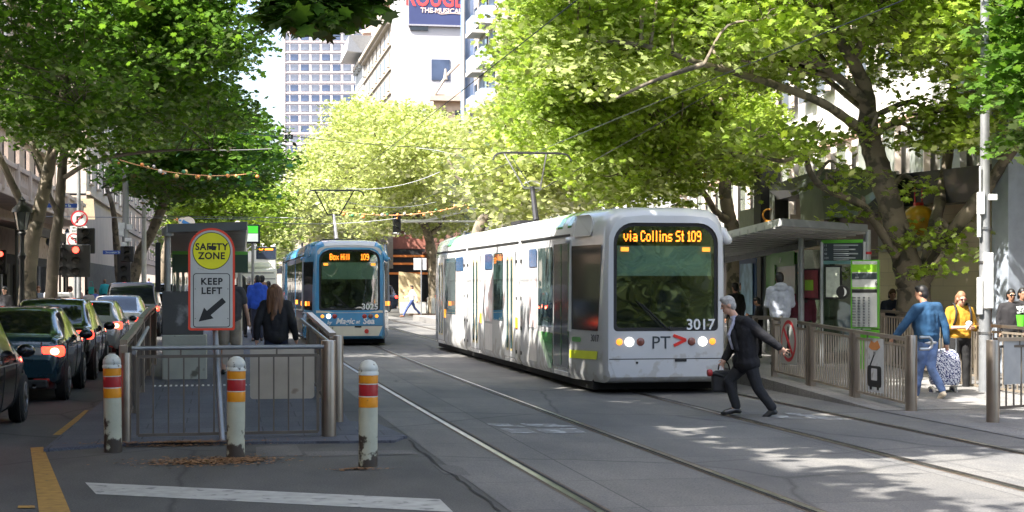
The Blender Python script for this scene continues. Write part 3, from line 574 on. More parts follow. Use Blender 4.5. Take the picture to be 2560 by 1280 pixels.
# ---------------------------------------------------------------- cars (rear bumper at y=0, bonnet towards +y)
carglass = M('car_glass', (.006, .008, .012), .06, coat=.25, vary=.3, spec=.6)
tyre = M('tyre', (.02, .02, .02), .85); rimm = M('alloy_rim', (.35, .35, .36), .3, metal=.9); trim = M('car_black_trim', (.015, .015, .015), .5)
tailon = M('brake_lamp_lit', (1, .03, .015), .3, emis=2.6, vary=.15, scale=20); tailhot = M('brake_lamp_core', (1, .35, .18), .3, emis=4.0, vary=.05); tailoff = M('lamp_clear', (.45, .42, .38), .2, coat=.6)
def make_car(label, px, D, paint, L=4.5, Wd=1.78, Ht=1.47, kind='sedan', lamp=None, plate='', group='cars queued in the left lane', x=None, nose=False):
    g = W(px, 800, D); X = g.x if x is None else x
    e = empty('parked_car' if nose else 'car', (X, g.y, 0), 0, label, 'car', group)
    hw = Wd / 2
    if kind == 'sedan': st = [ # y, belt z, top z, belt half-width, top half-width
        (0.0, .66, .68, .80, .60), (.04, .86, .90, .88, .66), (.14, .97, 1.03, .93, .70), (.60, .985, 1.065, .97, .68), (1.35, .975, Ht - .06, .99, .60), (1.75, .965, Ht - .005, 1, .62), (2.3, .955, Ht, 1, .63), (2.75, .945, Ht - .03, 1, .62), (3.05, .94, Ht - .14, 1, .62), (3.65, .92, .99, .985, .72), (4.15, .80, .88, .93, .66), (4.42, .66, .74, .84, .6), (4.5, .5, .52, .74, .5)]
    elif kind == 'hatch': st = [(0.0, .62, .64, .82, .62), (.04, .88, .94, .90, .66), (.12, .98, 1.03, .94, .66), (.45, .98, Ht - .10, .97, .62), (.75, .975, Ht - .02, .99, .64), (1.5, .965, Ht, 1, .66), (2.4, .95, Ht - .03, 1, .65), (2.7, .94, Ht - .14, 1, .64), (3.3, .92, 1.0, .98, .72), (3.9, .80, .9, .92, .66), (4.15, .66, .74, .84, .6), (4.25, .5, .52, .74, .5)]
    else: st = [(0.0, .72, .74, .86, .70), (.04, 1.02, 1.06, .93, .74), (.10, 1.10, 1.16, .96, .75), (.32, 1.12, Ht - .10, .98, .72), (.55, 1.11, Ht - .01, 1, .73), (1.6, 1.10, Ht, 1, .73), (2.6, 1.07, Ht - .03, 1, .72), (2.9, 1.06, Ht - .15, 1, .72), (3.5, 1.04, 1.12, .98, .76), (4.2, .95, 1.03, .95, .74), (4.6, .8, .88, .88, .66), (4.7, .6, .62, .78, .5)]
    k = L / st[-1][0]; S = 4; ss = []
    def cx(s_):
        y, zb, zt, wb, wt = s_; wb *= hw; wt *= hw / .9
        ym = min(1, y / .25) if y < .25 else (min(1, (L / k - y) / .3) if y > L / k - .3 else 1)
        z0 = .24 + (.16 * (1 - ym)); w0 = wb * (.93 + .02 * ym)
        return [(w0 * .90, z0), (w0, z0 + .06), (min(hw, wb * 1.0), zb * .62 + .05), (wb, zb - .12), (wb * .965, zb), (wt + (wb - wt) * .12, zt - (zt - zb) * .16), (wt * .86, zt - (zt - zb) * .02 - .004), (wt * .45, zt + .004), (0, zt + .008)]
    dense = cr([(s_[0] * k,) + tuple(v for p in cx(s_) for v in p) + () for s_ in st], S) if False else None
    rows = [[s_[0] * k] + [v for p in cx(s_) for v in p] for s_ in st]
    A = np.array(rows); yy = A[:, 0]; ts = []
    for i in range(len(yy) - 1): ts += list(np.linspace(i, i + 1, S, endpoint=False))
    ts.append(len(yy) - 1)
    def ev(t):                              # monotone-ish cubic (limited Catmull-Rom)
        i = min(int(t), len(yy) - 2); u = t - i; p0 = A[max(i - 1, 0)]; p1 = A[i]; p2 = A[i + 1]; p3 = A[min(i + 2, len(yy) - 1)]
        m1 = (p2 - p0) / 2; m2 = (p3 - p1) / 2; d = p2 - p1; m1 = np.clip(m1, np.minimum(0, 3 * d), np.maximum(0, 3 * d)); m2 = np.clip(m2, np.minimum(0, 3 * d), np.maximum(0, 3 * d))
        return p1 * (2 * u ** 3 - 3 * u * u + 1) + p2 * (3 * u * u - 2 * u ** 3) + m1 * (u ** 3 - 2 * u * u + u) + m2 * (u ** 3 - u * u)
    rings = []
    for t in ts:
        r = ev(t); half = [(r[1 + 2 * j], r[2 + 2 * j]) for j in range(9)]
        h2 = [tuple(v) for v in cr(half[:4], 3)] + [tuple(v) for v in cr(half[4:], 3)]
        rings.append([(x_, r[0], z_) for x_, z_ in h2] + [(-x_, r[0], z_) for x_, z_ in h2[::-1][1:]])
    n = len(rings[0]); hn = len(cr(half[:4], 3)); tn = hn; vs = [v for r in rings for v in r]
    # glass index ranges
    gi = {'sedan': (3.0, 4.3, 8.0, 9.15), 'hatch': (2.15, 3.3, 6.3, 8.0), 'suv': (2.2, 3.3, 6.3, 8.0)}[kind]
    body, side, rear, front = [], [], [], []
    for i in range(len(rings) - 1):
        t = ts[i] + .5 / S; yv = rings[i][0][1]
        for j in range(n - 1):
            f_ = (i * n + j, i * n + j + 1, (i + 1) * n + j + 1, (i + 1) * n + j); jj = j if j < n // 2 else n - 2 - j
            u = (jj - tn) / 3.0
            if 0 <= u < 1.0 and gi[1] - .35 < t < gi[2] + .6 and not (abs(t - (gi[1] + gi[2]) / 2 + .3) < .13): side.append(f_)
            elif u >= 1.35 and gi[0] < t < gi[1]: rear.append(f_)
            elif u >= 1.35 and gi[2] < t < gi[3]: front.append(f_)
            else: body.append(f_)
    def sub(name, fs, mat, capf=False):
        used = sorted({v for f_ in fs for v in f_}); mp = {v: i for i, v in enumerate(used)}; mb = MB(); mb.add([vs[v] for v in used], [tuple(mp[v] for v in f_) for f_ in fs])
        if capf: mb.add(rings[0], [tuple(range(n))]); mb.add(rings[-1], [tuple(range(n))[::-1]]); mb.add([rings[i][j] for i in (0, -1) for j in (0, -1)], [(0, 1, 3, 2)])
        return mb.build(name, mat, e, smooth=50)
    sub('body', body, paint, True); sub('side_window', side, carglass); sub('rear_window', rear, carglass); sub('windscreen', front, carglass)
    # shut lines and belt trim
    sl_ = MB()
    def sidept(t, j, sx, o=.004): q_ = rings[min(range(len(ts)), key=lambda i: abs(ts[i] - t))][j]; return (sx * (abs(q_[0]) + o), q_[1], q_[2])
    for sx in (-1, 1):
        for t in ({'sedan': (3.2, 6.0, 8.2)}.get(kind, (2.4, 4.9, 6.6))): sl_.tube([sidept(t, j, sx) for j in range(2, tn + 1)], .006, 4, False)
    sl_.tube([(x_ * hw, .012, z_) for x_, z_ in ((-.62, .96), (-.60, lamp or .74), (-.52, .60), (.52, .60), (.60, lamp or .74), (.62, .96))], .005, 4, False)
    sl_.build('shut_line', trim, e)
    bt = MB()
    for sx in (-1, 1): bt.tube([sidept(t, tn - 1, sx, .006) for t in np.arange(gi[1] - .4, gi[2] + .8, .25)], .010, 4, False)
    bt.build('window_trim', chrome, e)
    # wheels with arches
    for sx in (-1, 1):
        for wy in (.78 * k * (4.5 / 4.5), L - .88 * k):
            a_ = MB(); a_.lathe([(.365, -.03), (.375, .010), (.33, .012)], (sx * (hw - .035), wy, .33), 24, Matrix.Rotation(R(90 * sx), 3, 'Y')); a_.build('wheel_arch', trim, e, smooth=40)
            t_ = MB(); t_.lathe([(.20, -.09), (.30, -.1), (.325, -.07), (.325, .07), (.30, .1), (.20, .09)], (sx * (hw - .085), wy, .325), 26, Matrix.Rotation(R(90 * sx), 3, 'Y')); wo = t_.build('wheel', tyre, e, smooth=40)
            r_ = MB(); c_ = (sx * (hw + .012), wy, .325); r_.lathe([(.21, -.03), (.215, 0), (.19, .004), (.18, -.02)], c_, 24, Matrix.Rotation(R(90 * sx), 3, 'Y'))
            for q_ in range(5): a5 = q_ * 2 * math.pi / 5; r_.bar((c_[0], c_[1], c_[2]), (c_[0], c_[1] + math.cos(a5) * .19, c_[2] + math.sin(a5) * .19), .05, .02, (sx, 0, 0))
            r_.build('rim', rimm, wo)
    # lamps
    lz = lamp or {'sedan': .80, 'hatch': .86, 'suv': .98}[kind]
    for sx in (-1, 1):
        q = MB(); q.box((sx * (hw * .80), .11, lz), (.36, .20, .17)); lo = q.build('tail_lamp', tailon, e, bevel=.05)
        q = MB(); q.ell((sx * (hw * .80 + .04), .012, lz), (.07, .02, .055)); q.build('lamp_core', tailhot, lo, smooth=60)
        q = MB(); q.box((sx * (hw * .56), .055, lz + .0), (.14, .12, .12)); q.build('reversing_lamp', tailoff, e, bevel=.03)
        q = MB(); q.box((sx * hw * .62, .03, .36), (.24, .05, .045)); q.build('reflector', redl, e, bevel=.01)
        q = MB(); q.ell((sx * (hw + .10), L * .635, .98 if kind != 'suv' else 1.12), (.12, .07, .085)); mo = q.build('mirror', paint, e, smooth=60)
        q = MB(); q.ell((sx * (hw + .105), L * .635 - .055, .98 if kind != 'suv' else 1.12), (.09, .02, .062)); q.build('mirror_glass', carglass, mo, smooth=60)
        for ha in (.42, .60): MB().bar((sx * (hw + .004), L * ha - .1, .86 + (.1 if kind == 'suv' else 0)), (sx * (hw + .004), L * ha + .08, .86 + (.1 if kind == 'suv' else 0)), .02, .025).build('door_handle', paint, e)
    yb = .66 * k if kind == 'sedan' else .30; zb = 1.11 if kind == 'sedan' else Ht - .09
    MB().box((0, yb + (.28 if kind == 'sedan' else .1), zb + (.06 if kind == 'sedan' else .0)), (.36, .04, .028)).build('high_brake_lamp', tailon, e)
    MB().box((0, .015, lz - .02), (.42, .06, .12)).build('number_plate', M('plate_white', (.55, .56, .58), .5), e, bevel=.01)
    MB().box((0, .06, .30), (1.3, .14, .14)).build('rear_valance', trim, e, bevel=.03)
    MB().box((0, L / 2, .27), (Wd - .3, L - .5, .12)).build('underbody', dark, e)
    MB().tube([(.45, -.01, .27), (.45, .2, .27)], .035, 10).build('exhaust', chrome, e)
    an = MB(); an.cap((0, 1.95 * k if kind == 'sedan' else .9, Ht - .01), (0, 1.85 * k if kind == 'sedan' else .8, Ht + .04), .02, .008, 6); an.build('antenna', trim, e)
    return e
P = lambda n, c, **k: M(n, c, .22, metal=.35, vary=.06, coat=1.0, **k)
make_car('black car cut off by the left edge of the photo, nearest in the queue', 0, 17.9, P('car_black', (.012, .013, .012)), L=4.6, Ht=1.55, x=-3.52, kind='hatch')
make_car('teal sedan behind the nearest black car, brake lamp lit', 0, 24.6, P('car_teal', (.016, .05, .07)), L=4.5, x=-3.33)
make_car('glossy black sedan in front of the teal sedan, bright red tail lamps', 0, 29.9, P('car_black2', (.010, .011, .014)), L=4.6, Ht=1.56, x=-3.32, lamp=.88)
make_car('silver hatchback in front of the glossy black sedan', 0, 37.2, P('car_silver', (.33, .35, .37)), L=4.1, x=-3.25, kind='hatch', Ht=1.45)
make_car('white sedan right behind the black four wheel drive', 0, 45.5, P('car_white', (.62, .63, .64)), L=4.5, x=-3.12, Ht=1.50)
make_car('tall black four wheel drive with dark rear window', 0, 54.5, P('car_black3', (.016, .017, .02)), L=4.8, Wd=1.9, Ht=1.90, x=-3.15, kind='suv')
make_car('dark blue hatchback beyond the black four wheel drive', 0, 66, P('car_blue', (.02, .04, .12)), L=4.2, x=-2.9, kind='hatch')
make_car('white van like car far up the left lane', 0, 80, P('car_white2', (.55, .56, .58)), L=4.6, x=-3.0, kind='suv', Ht=1.85)
c = make_car('dark blue utility seen between the two trams', 985, 104, P('car_navy', (.03, .05, .10)), L=4.8, Wd=1.95, Ht=1.75, kind='suv', nose=True, group=None)
c.rotation_euler = (0, 0, R(100))
# ---------------------------------------------------------------- people (local +y = facing direction)
def cloth(n, c, **k): return M('cloth_' + n, c, .85, vary=k.pop('vary', .18), scale=k.pop('scale', 9), bump=.25, **k)
SKIN = [M('skin_light', (.52, .30, .21), .5, vary=.08), M('skin_mid', (.36, .19, .12), .5, vary=.08), M('skin_dark', (.12, .065, .045), .5, vary=.08)]
HAIR = dict(black=M('hair_black', (.010, .009, .009), .5, vary=.3), brown=M('hair_brown', (.07, .035, .018), .55, vary=.3, scale=20, stretch=(12, 12, 1)), grey=M('hair_grey', (.33, .32, .30), .6, vary=.3, scale=30),
    auburn=M('hair_auburn', (.16, .075, .035), .55, vary=.55, scale=5, stretch=(14, 14, 1.5)), ginger=M('hair_ginger', (.22, .11, .06), .6, vary=.3))
shoem = M('shoe_black', (.015, .015, .016), .35, coat=.3); shoew = M('shoe_cream', (.60, .52, .40), .6); shoet = M('shoe_tan', (.28, .11, .05), .5)
def joints(h=1.75, **ov):
    k = h / 1.75
    J = dict(pel=(0, 0, .95), waist=(0, .0, 1.08), chest=(0, 0, 1.30), neck=(0, -.01, 1.48), head=(0, .02, 1.635),
        shL=(-.18, -.01, 1.42), elL=(-.25, -.03, 1.14), wrL=(-.25, .04, .90), shR=(.18, -.01, 1.42), elR=(.25, -.03, 1.14), wrR=(.25, .04, .90),
        hipL=(-.09, 0, .93), knL=(-.10, .02, .50), anL=(-.10, -.02, .09), toL=(-.12, .15, .03), hipR=(.09, 0, .93), knR=(.10, .02, .50), anR=(.10, -.02, .09), toR=(.12, .15, .03),
        fwd=(0, 1, 0))
    J.update(ov); return {a: (Vector(b) * (k if a != 'fwd' else 1)) for a, b in J.items()}
WALK = dict(knL=(-.09, .14, .50), anL=(-.09, .26, .10), toL=(-.10, .42, .06), knR=(.09, -.04, .50), anR=(.09, -.34, .20), toR=(.10, -.22, .04), elL=(-.24, -.14, 1.16), wrL=(-.24, -.06, .92), elR=(.24, .04, 1.15), wrR=(.23, .22, .97))
WALK2 = dict(knR=(.09, .12, .50), anR=(.09, .20, .10), toR=(.10, .36, .05), knL=(-.09, -.02, .50), anL=(-.09, -.26, .16), toL=(-.10, -.14, .03))
PHONE = dict(elR=(.24, .06, 1.16), wrR=(.10, .28, 1.22), elL=(-.24, .05, 1.16), wrL=(-.08, .28, 1.20), head=(0, .06, 1.62))
def basis(z, y):
    z = Vector(z).normalized(); y = Vector(y); y = (y - z * y.dot(z)).normalized(); x = y.cross(z); return Matrix((x, y, z)).transposed()
def hand(mb, wr, el, side, s=1, spread=.5, curl=.35, palm=None):
    d = (wr - el).normalized(); up = palm or Vector((0, 1, .2)); m = basis(d, up)      # m.x across the palm, m.y palm normal
    L = lambda x, y, z: wr + m @ Vector((x * s, y * s, z * s))
    mb.cap(L(0, 0, -.01), L(0, .004, .05), .028 * s, .034 * s, 8); mb.ell(L(0, 0, .06), (.040 * s, .017 * s, .045 * s), m, 10, 6)
    for i, (fx, fl) in enumerate(((-.030, .062), (-.010, .074), (.011, .070), (.030, .055))):
        a = (fx * (1 + spread * .5), 0, .098); b_ = (fx * (1.2 + spread), curl * .022, .098 + fl * .5); c_ = (fx * (1.3 + spread * 1.4), curl * .07, .098 + fl * (1 - .4 * curl))
        mb.cap(L(*a), L(*b_), .0098 * s, .0088 * s, 6); mb.cap(L(*b_), L(*c_), .0088 * s, .0072 * s, 6)
    t = -side; mb.cap(L(.030 * t, .006, .03), L(.062 * t, .02, .065), .013 * s, .011 * s, 6); mb.cap(L(.062 * t, .02, .065), L(.068 * t, .034, .098), .011 * s, .009 * s, 6)
def person(loc, rz, label, h=1.75, skin=0, hair='black', style='short', top=None, legs=None, shoes=None, sleeve='long', hem=.0, voxel=.017, fit=1.0, hood=None, skirt=False, group=None, hands=True, J=None, wide=1.0, curl=.4, eyes=False, turn=0, **ov):
    e = empty('person', loc, rz, label, 'person', group)
    j = J or joints(h, **ov); k = h / 1.75; f = j['fwd'].normalized(); skinm = SKIN[skin]
    hd = j['head']; nk = j['neck']; hz = (hd - nk).normalized(); ff = Matrix.Rotation(turn, 3, 'Z') @ f if turn else f; hm = basis(hz * .6 + Vector((0, 0, .6)), ff)
    HL = lambda x, y, z: hd + hm @ Vector((x * k, y * k, z * k))
    b = MB(); b.ell(HL(0, -.012, .022), (.074 * k, .092 * k, .098 * k), hm); b.ell(HL(0, .018, -.045), (.056 * k, .062 * k, .075 * k), hm); b.ell(HL(0, .045, -.085), (.03 * k, .03 * k, .028 * k), hm)
    b.cap(HL(0, .078, .018), HL(0, .098, -.022), .010 * k, .014 * k, 6); b.ell(HL(0, .078, -.060), (.024 * k, .014 * k, .010 * k), hm, 8, 6); b.ell(HL(0, .070, .028), (.05 * k, .02 * k, .012 * k), hm, 8, 6)
    for s_ in (-1, 1): b.ell(HL(s_ * .076, -.008, -.005), (.012 * k, .024 * k, .034 * k), hm, 8, 6)
    b.cap(nk - hz * .06 * k, HL(0, -.01, -.04), .060 * k, .052 * k)
    b.cap(j['chest'], nk, .075 * k, .055 * k); b.cap(j['pel'], j['chest'], .08 * k, .085 * k)
    for s_, S_ in ((-1, 'L'), (1, 'R')):
        b.cap(j['chest'] + (j['sh' + S_] - j['chest']) * .4, j['sh' + S_], .06 * k, .045 * k); b.cap(j['sh' + S_], j['el' + S_], .050 * k, .040 * k); b.cap(j['el' + S_], j['wr' + S_], .040 * k, .026 * k)
        if hands: hand(b, j['wr' + S_], j['el' + S_], s_, k, curl=curl, palm=f * -1 if False else Vector((-s_, 0, 0)) if abs(f.y) > .5 else Vector((0, -s_ * (1 if f.x < 0 else -1), 0)))
        b.cap(j['hip' + S_], j['kn' + S_], .080 * k, .052 * k); b.cap(j['kn' + S_], j['an' + S_], .052 * k, .036 * k); b.cap(j['an' + S_], j['to' + S_], .036 * k, .028 * k)
    blob(b, 'body', skinm, e, min(voxel, .0105) if hands and voxel < .013 else voxel, 2 if voxel < .013 else 3)
    # trousers
    lg = MB(); pz = j['pel']
    hp = (j['hipL'] + j['hipR']) / 2; lat = (j['hipR'] - j['hipL']).normalized() if (j['hipR'] - j['hipL']).length > .02 else Vector((1, 0, 0))
    tz = (j['chest'] - pz).normalized(); tm = basis(tz, f)
    lg.ell(hp + tz * .03 * k, (.165 * k * wide, .125 * k * wide, .13 * k), tm); lg.ell(pz + tz * .08 * k, (.155 * k * wide, .115 * k * wide, .10 * k), tm)
    for S_ in 'LR':
        kn, an, hi = j['kn' + S_], j['an' + S_], j['hip' + S_]; q = .093 * k * (1 + (wide - 1) * .6)
        if skirt == 'shorts': lg.cap(hi, hi.lerp(kn, .85), q * 1.05, q * .95); continue
        lg.cap(hi, kn, q * 1.05, q * .74); lg.cap(kn, kn.lerp(an, .93), q * .74, q * .60)
        lg.cap(kn.lerp(an, .5), kn.lerp(an, .93), q * .68, q * .62)
    blob(lg, 'trousers', legs or cloth('navy', (.02, .025, .05)), e, voxel, 3, .022)
    # upper garment
    t = MB(); ch, wa = j['chest'], j['waist']; fit2 = fit * wide; cm = basis((nk - wa), f)
    t.ell(ch + tz * .02 * k, (.185 * k * fit2, .125 * k * fit, .18 * k), cm); t.ell(wa, (.160 * k * fit2, .118 * k * fit2, .17 * k), tm); t.ell(pz + tz * .04 * k - tz * hem * .5, (.172 * k * fit2, .13 * k * fit2, .09 * k + hem * .5), tm)
    t.cap(ch, nk - hz * .01, .11 * k, .072 * k); t.cap(wa, ch, .125 * k * fit, .135 * k * fit)
    for q_ in (-.07, .07): t.cap(pz + cm @ Vector((q_ * k, 0, .02)), ch + cm @ Vector((q_ * 1.35 * k, 0, 0)), .115 * k * fit, .118 * k * fit)
    for s_, S_ in ((-1, 'L'), (1, 'R')):
        sh, el, wr = j['sh' + S_], j['el' + S_], j['wr' + S_]
        t.cap(nk - hz * .04 * k, sh, .075 * k, .070 * k * fit); 
        if sleeve == 'long': t.cap(sh, el, .072 * k * fit, .057 * k * fit); t.cap(el, el.lerp(wr, .96), .057 * k * fit, .043 * k * fit)
        elif sleeve == 'elbow': t.cap(sh, el, .072 * k * fit, .062 * k); t.cap(el, el.lerp(wr, .25), .062 * k * fit, .052 * k * fit)
        else: t.cap(sh, sh.lerp(el, .62), .072 * k * fit, .066 * k * fit)
    if hood: t.ell(nk - f * .075 * k + hz * .02, (.125 * k, .085 * k, .075 * k), cm); t.ell(nk - f * .045 * k - hz * .03, (.14 * k, .10 * k, .06 * k), cm)
    blob(t, 'top', top or cloth('grey', (.2, .2, .2)), e, voxel, 3, .026)
    # hair
    hr = MB()
    if style != 'bald':
        hr.ell(HL(0, -.022, .038), (.083 * k, .098 * k, .100 * k), hm); hr.ell(HL(0, -.052, -.01), (.076 * k, .068 * k, .085 * k), hm)
        if style == 'short': hr.ell(HL(0, .035, .098), (.055 * k, .055 * k, .035 * k), hm)
        if style == 'long':
            for s_ in (-1, 0, 1): hr.cap(HL(s_ * .05, -.055, .02), HL(s_ * .085, -.095 + abs(s_) * .03, -.33), .075 * k, .055 * k)
            hr.cap(HL(.03, -.07, -.1), HL(-.04, -.12, -.42), .07 * k, .03 * k)
        if style == 'bob':
            for s_ in (-1, 0, 1): hr.cap(HL(s_ * .05, -.05, .03), HL(s_ * .06, -.065, -.08), .045 * k, .03 * k)
        if style == 'bun': hr.ell(HL(0, -.12, .03), .045 * k)
        blob(hr, 'hair', HAIR[hair], e, min(voxel, .014), 2)
    for S_ in 'LR':
        an, to = j['an' + S_], j['to' + S_]; dd = (to - an); hl = an - Vector((dd.x, dd.y, 0)).normalized() * .035 * k
        s2 = MB(); s2.cap(an + Vector((0, 0, -.025 * k)), to, .046 * k, .040 * k); s2.cap(hl + Vector((0, 0, -.045 * k)), to - dd * .5, .036 * k, .038 * k); s2.cap(to - dd * .2, to + dd.normalized() * .035 * k, .038 * k, .028 * k)
        blob(s2, 'shoe', shoes or shoem, e, min(voxel, .014), 1)
    if eyes:
        for s_ in (-1, 1):
            q = MB(); q.ell(HL(s_ * .030, .079, .012), (.012, .006, .007), hm, 8, 6); q.build('eye', M('eye_dark', (.02, .015, .012), .2), e, smooth=60)
    return e, j, HL
# --- the running man, posed from the photo at the depth where he crosses the rails
MD = 22.3
mo = G(1875, 1040); mo.z = 0
def px(x, y, dd=0): return W(x, y, MD + dd) - mo
J = dict(pel=px(1868, 905), waist=px(1868, 872), chest=px(1862, 828), neck=px(1840, 797), head=px(1819, 764),
    shL=px(1866, 806, -.16), elL=px(1912, 842, -.24), wrL=px(1948, 868, -.22), shR=px(1846, 812, .16), elR=px(1832, 862, .24), wrR=px(1812, 898, .16),
    hipL=px(1876, 912, -.08), knL=px(1893, 968, -.09), anL=px(1932, 1022, -.08), toL=px(1912, 1042, -.08), hipR=px(1858, 912, .08), knR=px(1822, 952, .08), anR=px(1842, 1020, .06), toR=px(1812, 1031, .05), fwd=Vector((-1, .12, 0)))
man, mj, mHL = person(mo, 0, 'grey haired man in dark suit jacket striding across the rails before the white tram', skin=0, hair='grey', top=cloth('charcoal', (.008, .008, .011)), legs=cloth('dark_trousers', (.015, .016, .019)),
    voxel=.011, fit=1.24, wide=1.12, hem=.10, J=J, h=1.78, curl=.2, eyes=True)
q = MB(); 
for a, b_, r1, r2 in (((1836, 799, -.045), (1822, 838, -.09), .03, .02), ((1836, 806, .02), (1820, 838, .0), .035, .02), ((1822, 838, -.05), (1832, 872, -.07), .03, .02)): q.cap(px(*a), px(*b_), r1, r2)
q.cap(px(1838, 798, -.0), px(1834, 789, -.0), .066, .058); blob(q, 'shirt', cloth('shirt_pale', (.42, .43, .55)), man, .012)
q = MB(); q.cap(px(1836, 830, -.06) + Vector((-.02, 0, 0)), px(1842, 872, -.13), .05, .045); q.cap(px(1862, 898, -.02), px(1886, 914, -.06), .13, .06); q.cap(px(1850, 900, .03), px(1842, 925, .06), .12, .05); blob(q, 'jacket_tail', MATS['cloth_charcoal'], man, .013, 3, .02)
bg = empty('briefcase', mo + px(1812, 950, .16), 0, 'black soft briefcase swinging from the running man\'s hand', 'bag')
q = MB(); q.poly([(-.17, 0, -.17), (.19, 0, -.19), (.17, 0, .10), (.10, 0, .14), (-.12, 0, .13), (-.18, 0, .09)], (0, .12, 0)); q.build('case', M('bag_black', (.012, .012, .014), .6, bump=.2), bg, rz=R(-8), bevel=.03)
q = MB(); q.tube(cr([(-.08, .05, .14), (-.06, .05, .22), (0, .05, .27), (.06, .05, .23), (.09, .05, .14)], 5), .012, 6); q.build('handle', M('bag_black'), bg, smooth=60)
um = empty('umbrella', mo + px(1774, 932, .14), 0, 'folded umbrella with red end poking out of the black briefcase', 'umbrella')
q = MB(); q.lathe([(.008, -.035), (.045, -.03), (.052, 0), (.045, .03), (.01, .035)], (0, 0, 0), 14, Matrix.Rotation(R(90), 3, 'Y')); q.build('cap', M('umbrella_red', (.35, .02, .02), .4), um, smooth=40)
MB().tube([(.02, 0, 0), (.2, 0, -.05)], .025, 8).build('folded_cover', M('bag_black'), um, smooth=60)
# --- right platform people
def at(px_, y_, D): return W(px_, y_, D)
def stand(px_, D, z):
    p = W(px_, 700, D); return Vector((p.x, p.y, z))
p = stand(2318, 25.0, .015)
sw, sj, _ = person(p, R(14), 'man in bright blue sweater and jeans walking away past the round steel post', h=1.80, skin=1, hair='black', top=cloth('royal_blue', (.011, .055, .125), vary=.25, scale=5), legs=cloth('jeans', (.10, .16, .31), vary=.5, scale=6), shoes=shoew,
    voxel=.013, fit=1.18, wide=1.05, turn=R(35), elL=(-.34, .08, 1.18), wrL=(-.46, .18, .98), shL=(-.20, .0, 1.40), elR=(.29, -.06, 1.13), wrR=(.30, -.08, .88), knL=(-.06, .10, .50), anL=(-.10, .16, .08), toL=(-.11, .30, .03), knR=(.06, -.02, .50), anR=(.12, -.22, .16), toR=(.13, -.12, .03), chest=(0, .05, 1.30), neck=(0, .07, 1.47), head=(-.02, .12, 1.63))
q = MB(); q.ell((0, .0, .92), (.185, .14, .045)); blob(q, 'shirt_hem', cloth('white_tee', (.55, .56, .58)), sw, .014)
p = stand(2400, 26.8, .02)
yw, yj, yHL = person(p, R(178), 'woman in mustard jumper and black trousers unwrapping food beside the shopping trolley', h=1.70, skin=0, hair='ginger', style='bob', top=cloth('mustard', (.38, .20, .014), vary=.15), legs=cloth('black_trousers', (.009, .009, .010)), voxel=.012, wide=1.12, fit=1.05, eyes=False,
    elR=(.27, .02, 1.12), wrR=(.06, .30, 1.14), elL=(-.27, .02, 1.12), wrL=(-.04, .30, 1.14), head=(.0, .06, 1.62), curl=.9, sleeve='elbow', chest=(0, 0, 1.29), anL=(-.12, -.02, .08), anR=(.10, -.02, .08))
q = MB(); 
for s_ in (-1, 1): q.ell(yHL(s_ * .033, .085, .010), (.030, .012, .020))
q.cap(yHL(-.07, .05, .012), yHL(.07, .05, .012), .006, .006, 6); q.build('sunglasses', M('sunglass_brown', (.09, .02, .02), .15, coat=.8), yw, smooth=60)
for s_ in (-1, 1):
    q = MB(); q.tube(cr([(s_ * .13, -.10, 1.30), (s_ * .125, .0, 1.50), (s_ * .125, .135, 1.38), (s_ * .14, .14, 1.22), (s_ * .16, .06, 1.10)], 4), .018, 6); q.build('backpack_strap', M('bag_black'), yw, smooth=60)
q = MB(); q.ell((0, .36, 1.17), (.06, .03, .045)); q.cap((0, .36, 1.15), (.05, .38, 1.08), .03, .012)
wr_ = q.build('food_wrapper', M('paper_white', (.7, .7, .68), .6), None, smooth=50, loc=p, rz=R(178), label='crumpled white food wrapper held by the woman in mustard', cat='wrapper')
# trolley
tp_ = stand(2362, 25.9, .018); tr = empty('shopping_trolley', tp_, R(8), 'blue and white patterned two wheeled shopping trolley beside the woman in mustard', 'shopping trolley')
def patmat():
    m = bpy.data.materials.new('trolley_pattern'); m.use_nodes = True; N = m.node_tree.nodes; L = m.node_tree.links; p_ = N['Principled BSDF']; p_.inputs['Roughness'].default_value = .7
    tc = N.new('ShaderNodeTexCoord'); wv = N.new('ShaderNodeTexWave'); wv.inputs['Scale'].default_value = 9; wv.inputs['Distortion'].default_value = 9; wv.inputs['Detail'].default_value = 2; wv.inputs['Detail Scale'].default_value = 3; wv.bands_direction = 'DIAGONAL'
    cr_ = N.new('ShaderNodeValToRGB'); cr_.color_ramp.interpolation = 'CONSTANT'; cr_.color_ramp.elements[0].color = (.03, .04, .14, 1); cr_.color_ramp.elements[1].position = .5; cr_.color_ramp.elements[1].color = (.62, .64, .70, 1)
    L.new(tc.outputs['Object'], wv.inputs['Vector']); L.new(wv.outputs[0], cr_.inputs[0]); L.new(cr_.outputs[0], p_.inputs['Base Color']); return m
q = MB(); o1 = rrect(-.25, -.14, .25, .14, .09, 4)
lv = [(.20, .88), (.26, .98), (.40, 1.04), (.58, .98), (.70, .84), (.76, .56), (.78, .2)]
q.add([(x * s_, y * s_, z) for z, s_ in lv for x, y in o1], [(i * 20 + j, i * 20 + (j + 1) % 20, (i + 1) * 20 + (j + 1) % 20, (i + 1) * 20 + j) for i in range(6) for j in range(20)] + [tuple(range(20))[::-1], tuple(120 + j for j in range(20))])
q.build('bag', patmat(), tr, smooth=60)
for s_ in (-1, 1):
    q = MB(); m9 = Matrix.Rotation(R(80), 3, 'Y'); q.lathe([(.055, -.02), (.085, -.022), (.088, 0), (.085, .022), (.055, .02)], (s_ * .20, .06, .09), 20, m9); wo = q.build('wheel', M('wheel_cream', (.55, .52, .45), .5), tr, smooth=50)
    MB().lathe([(.01, -.026), (.055, -.024), (.055, .024), (.01, .026)], (s_ * .20, .06, .09), 16, m9).build('hub', M('hub_navy', (.03, .04, .10), .4), wo)
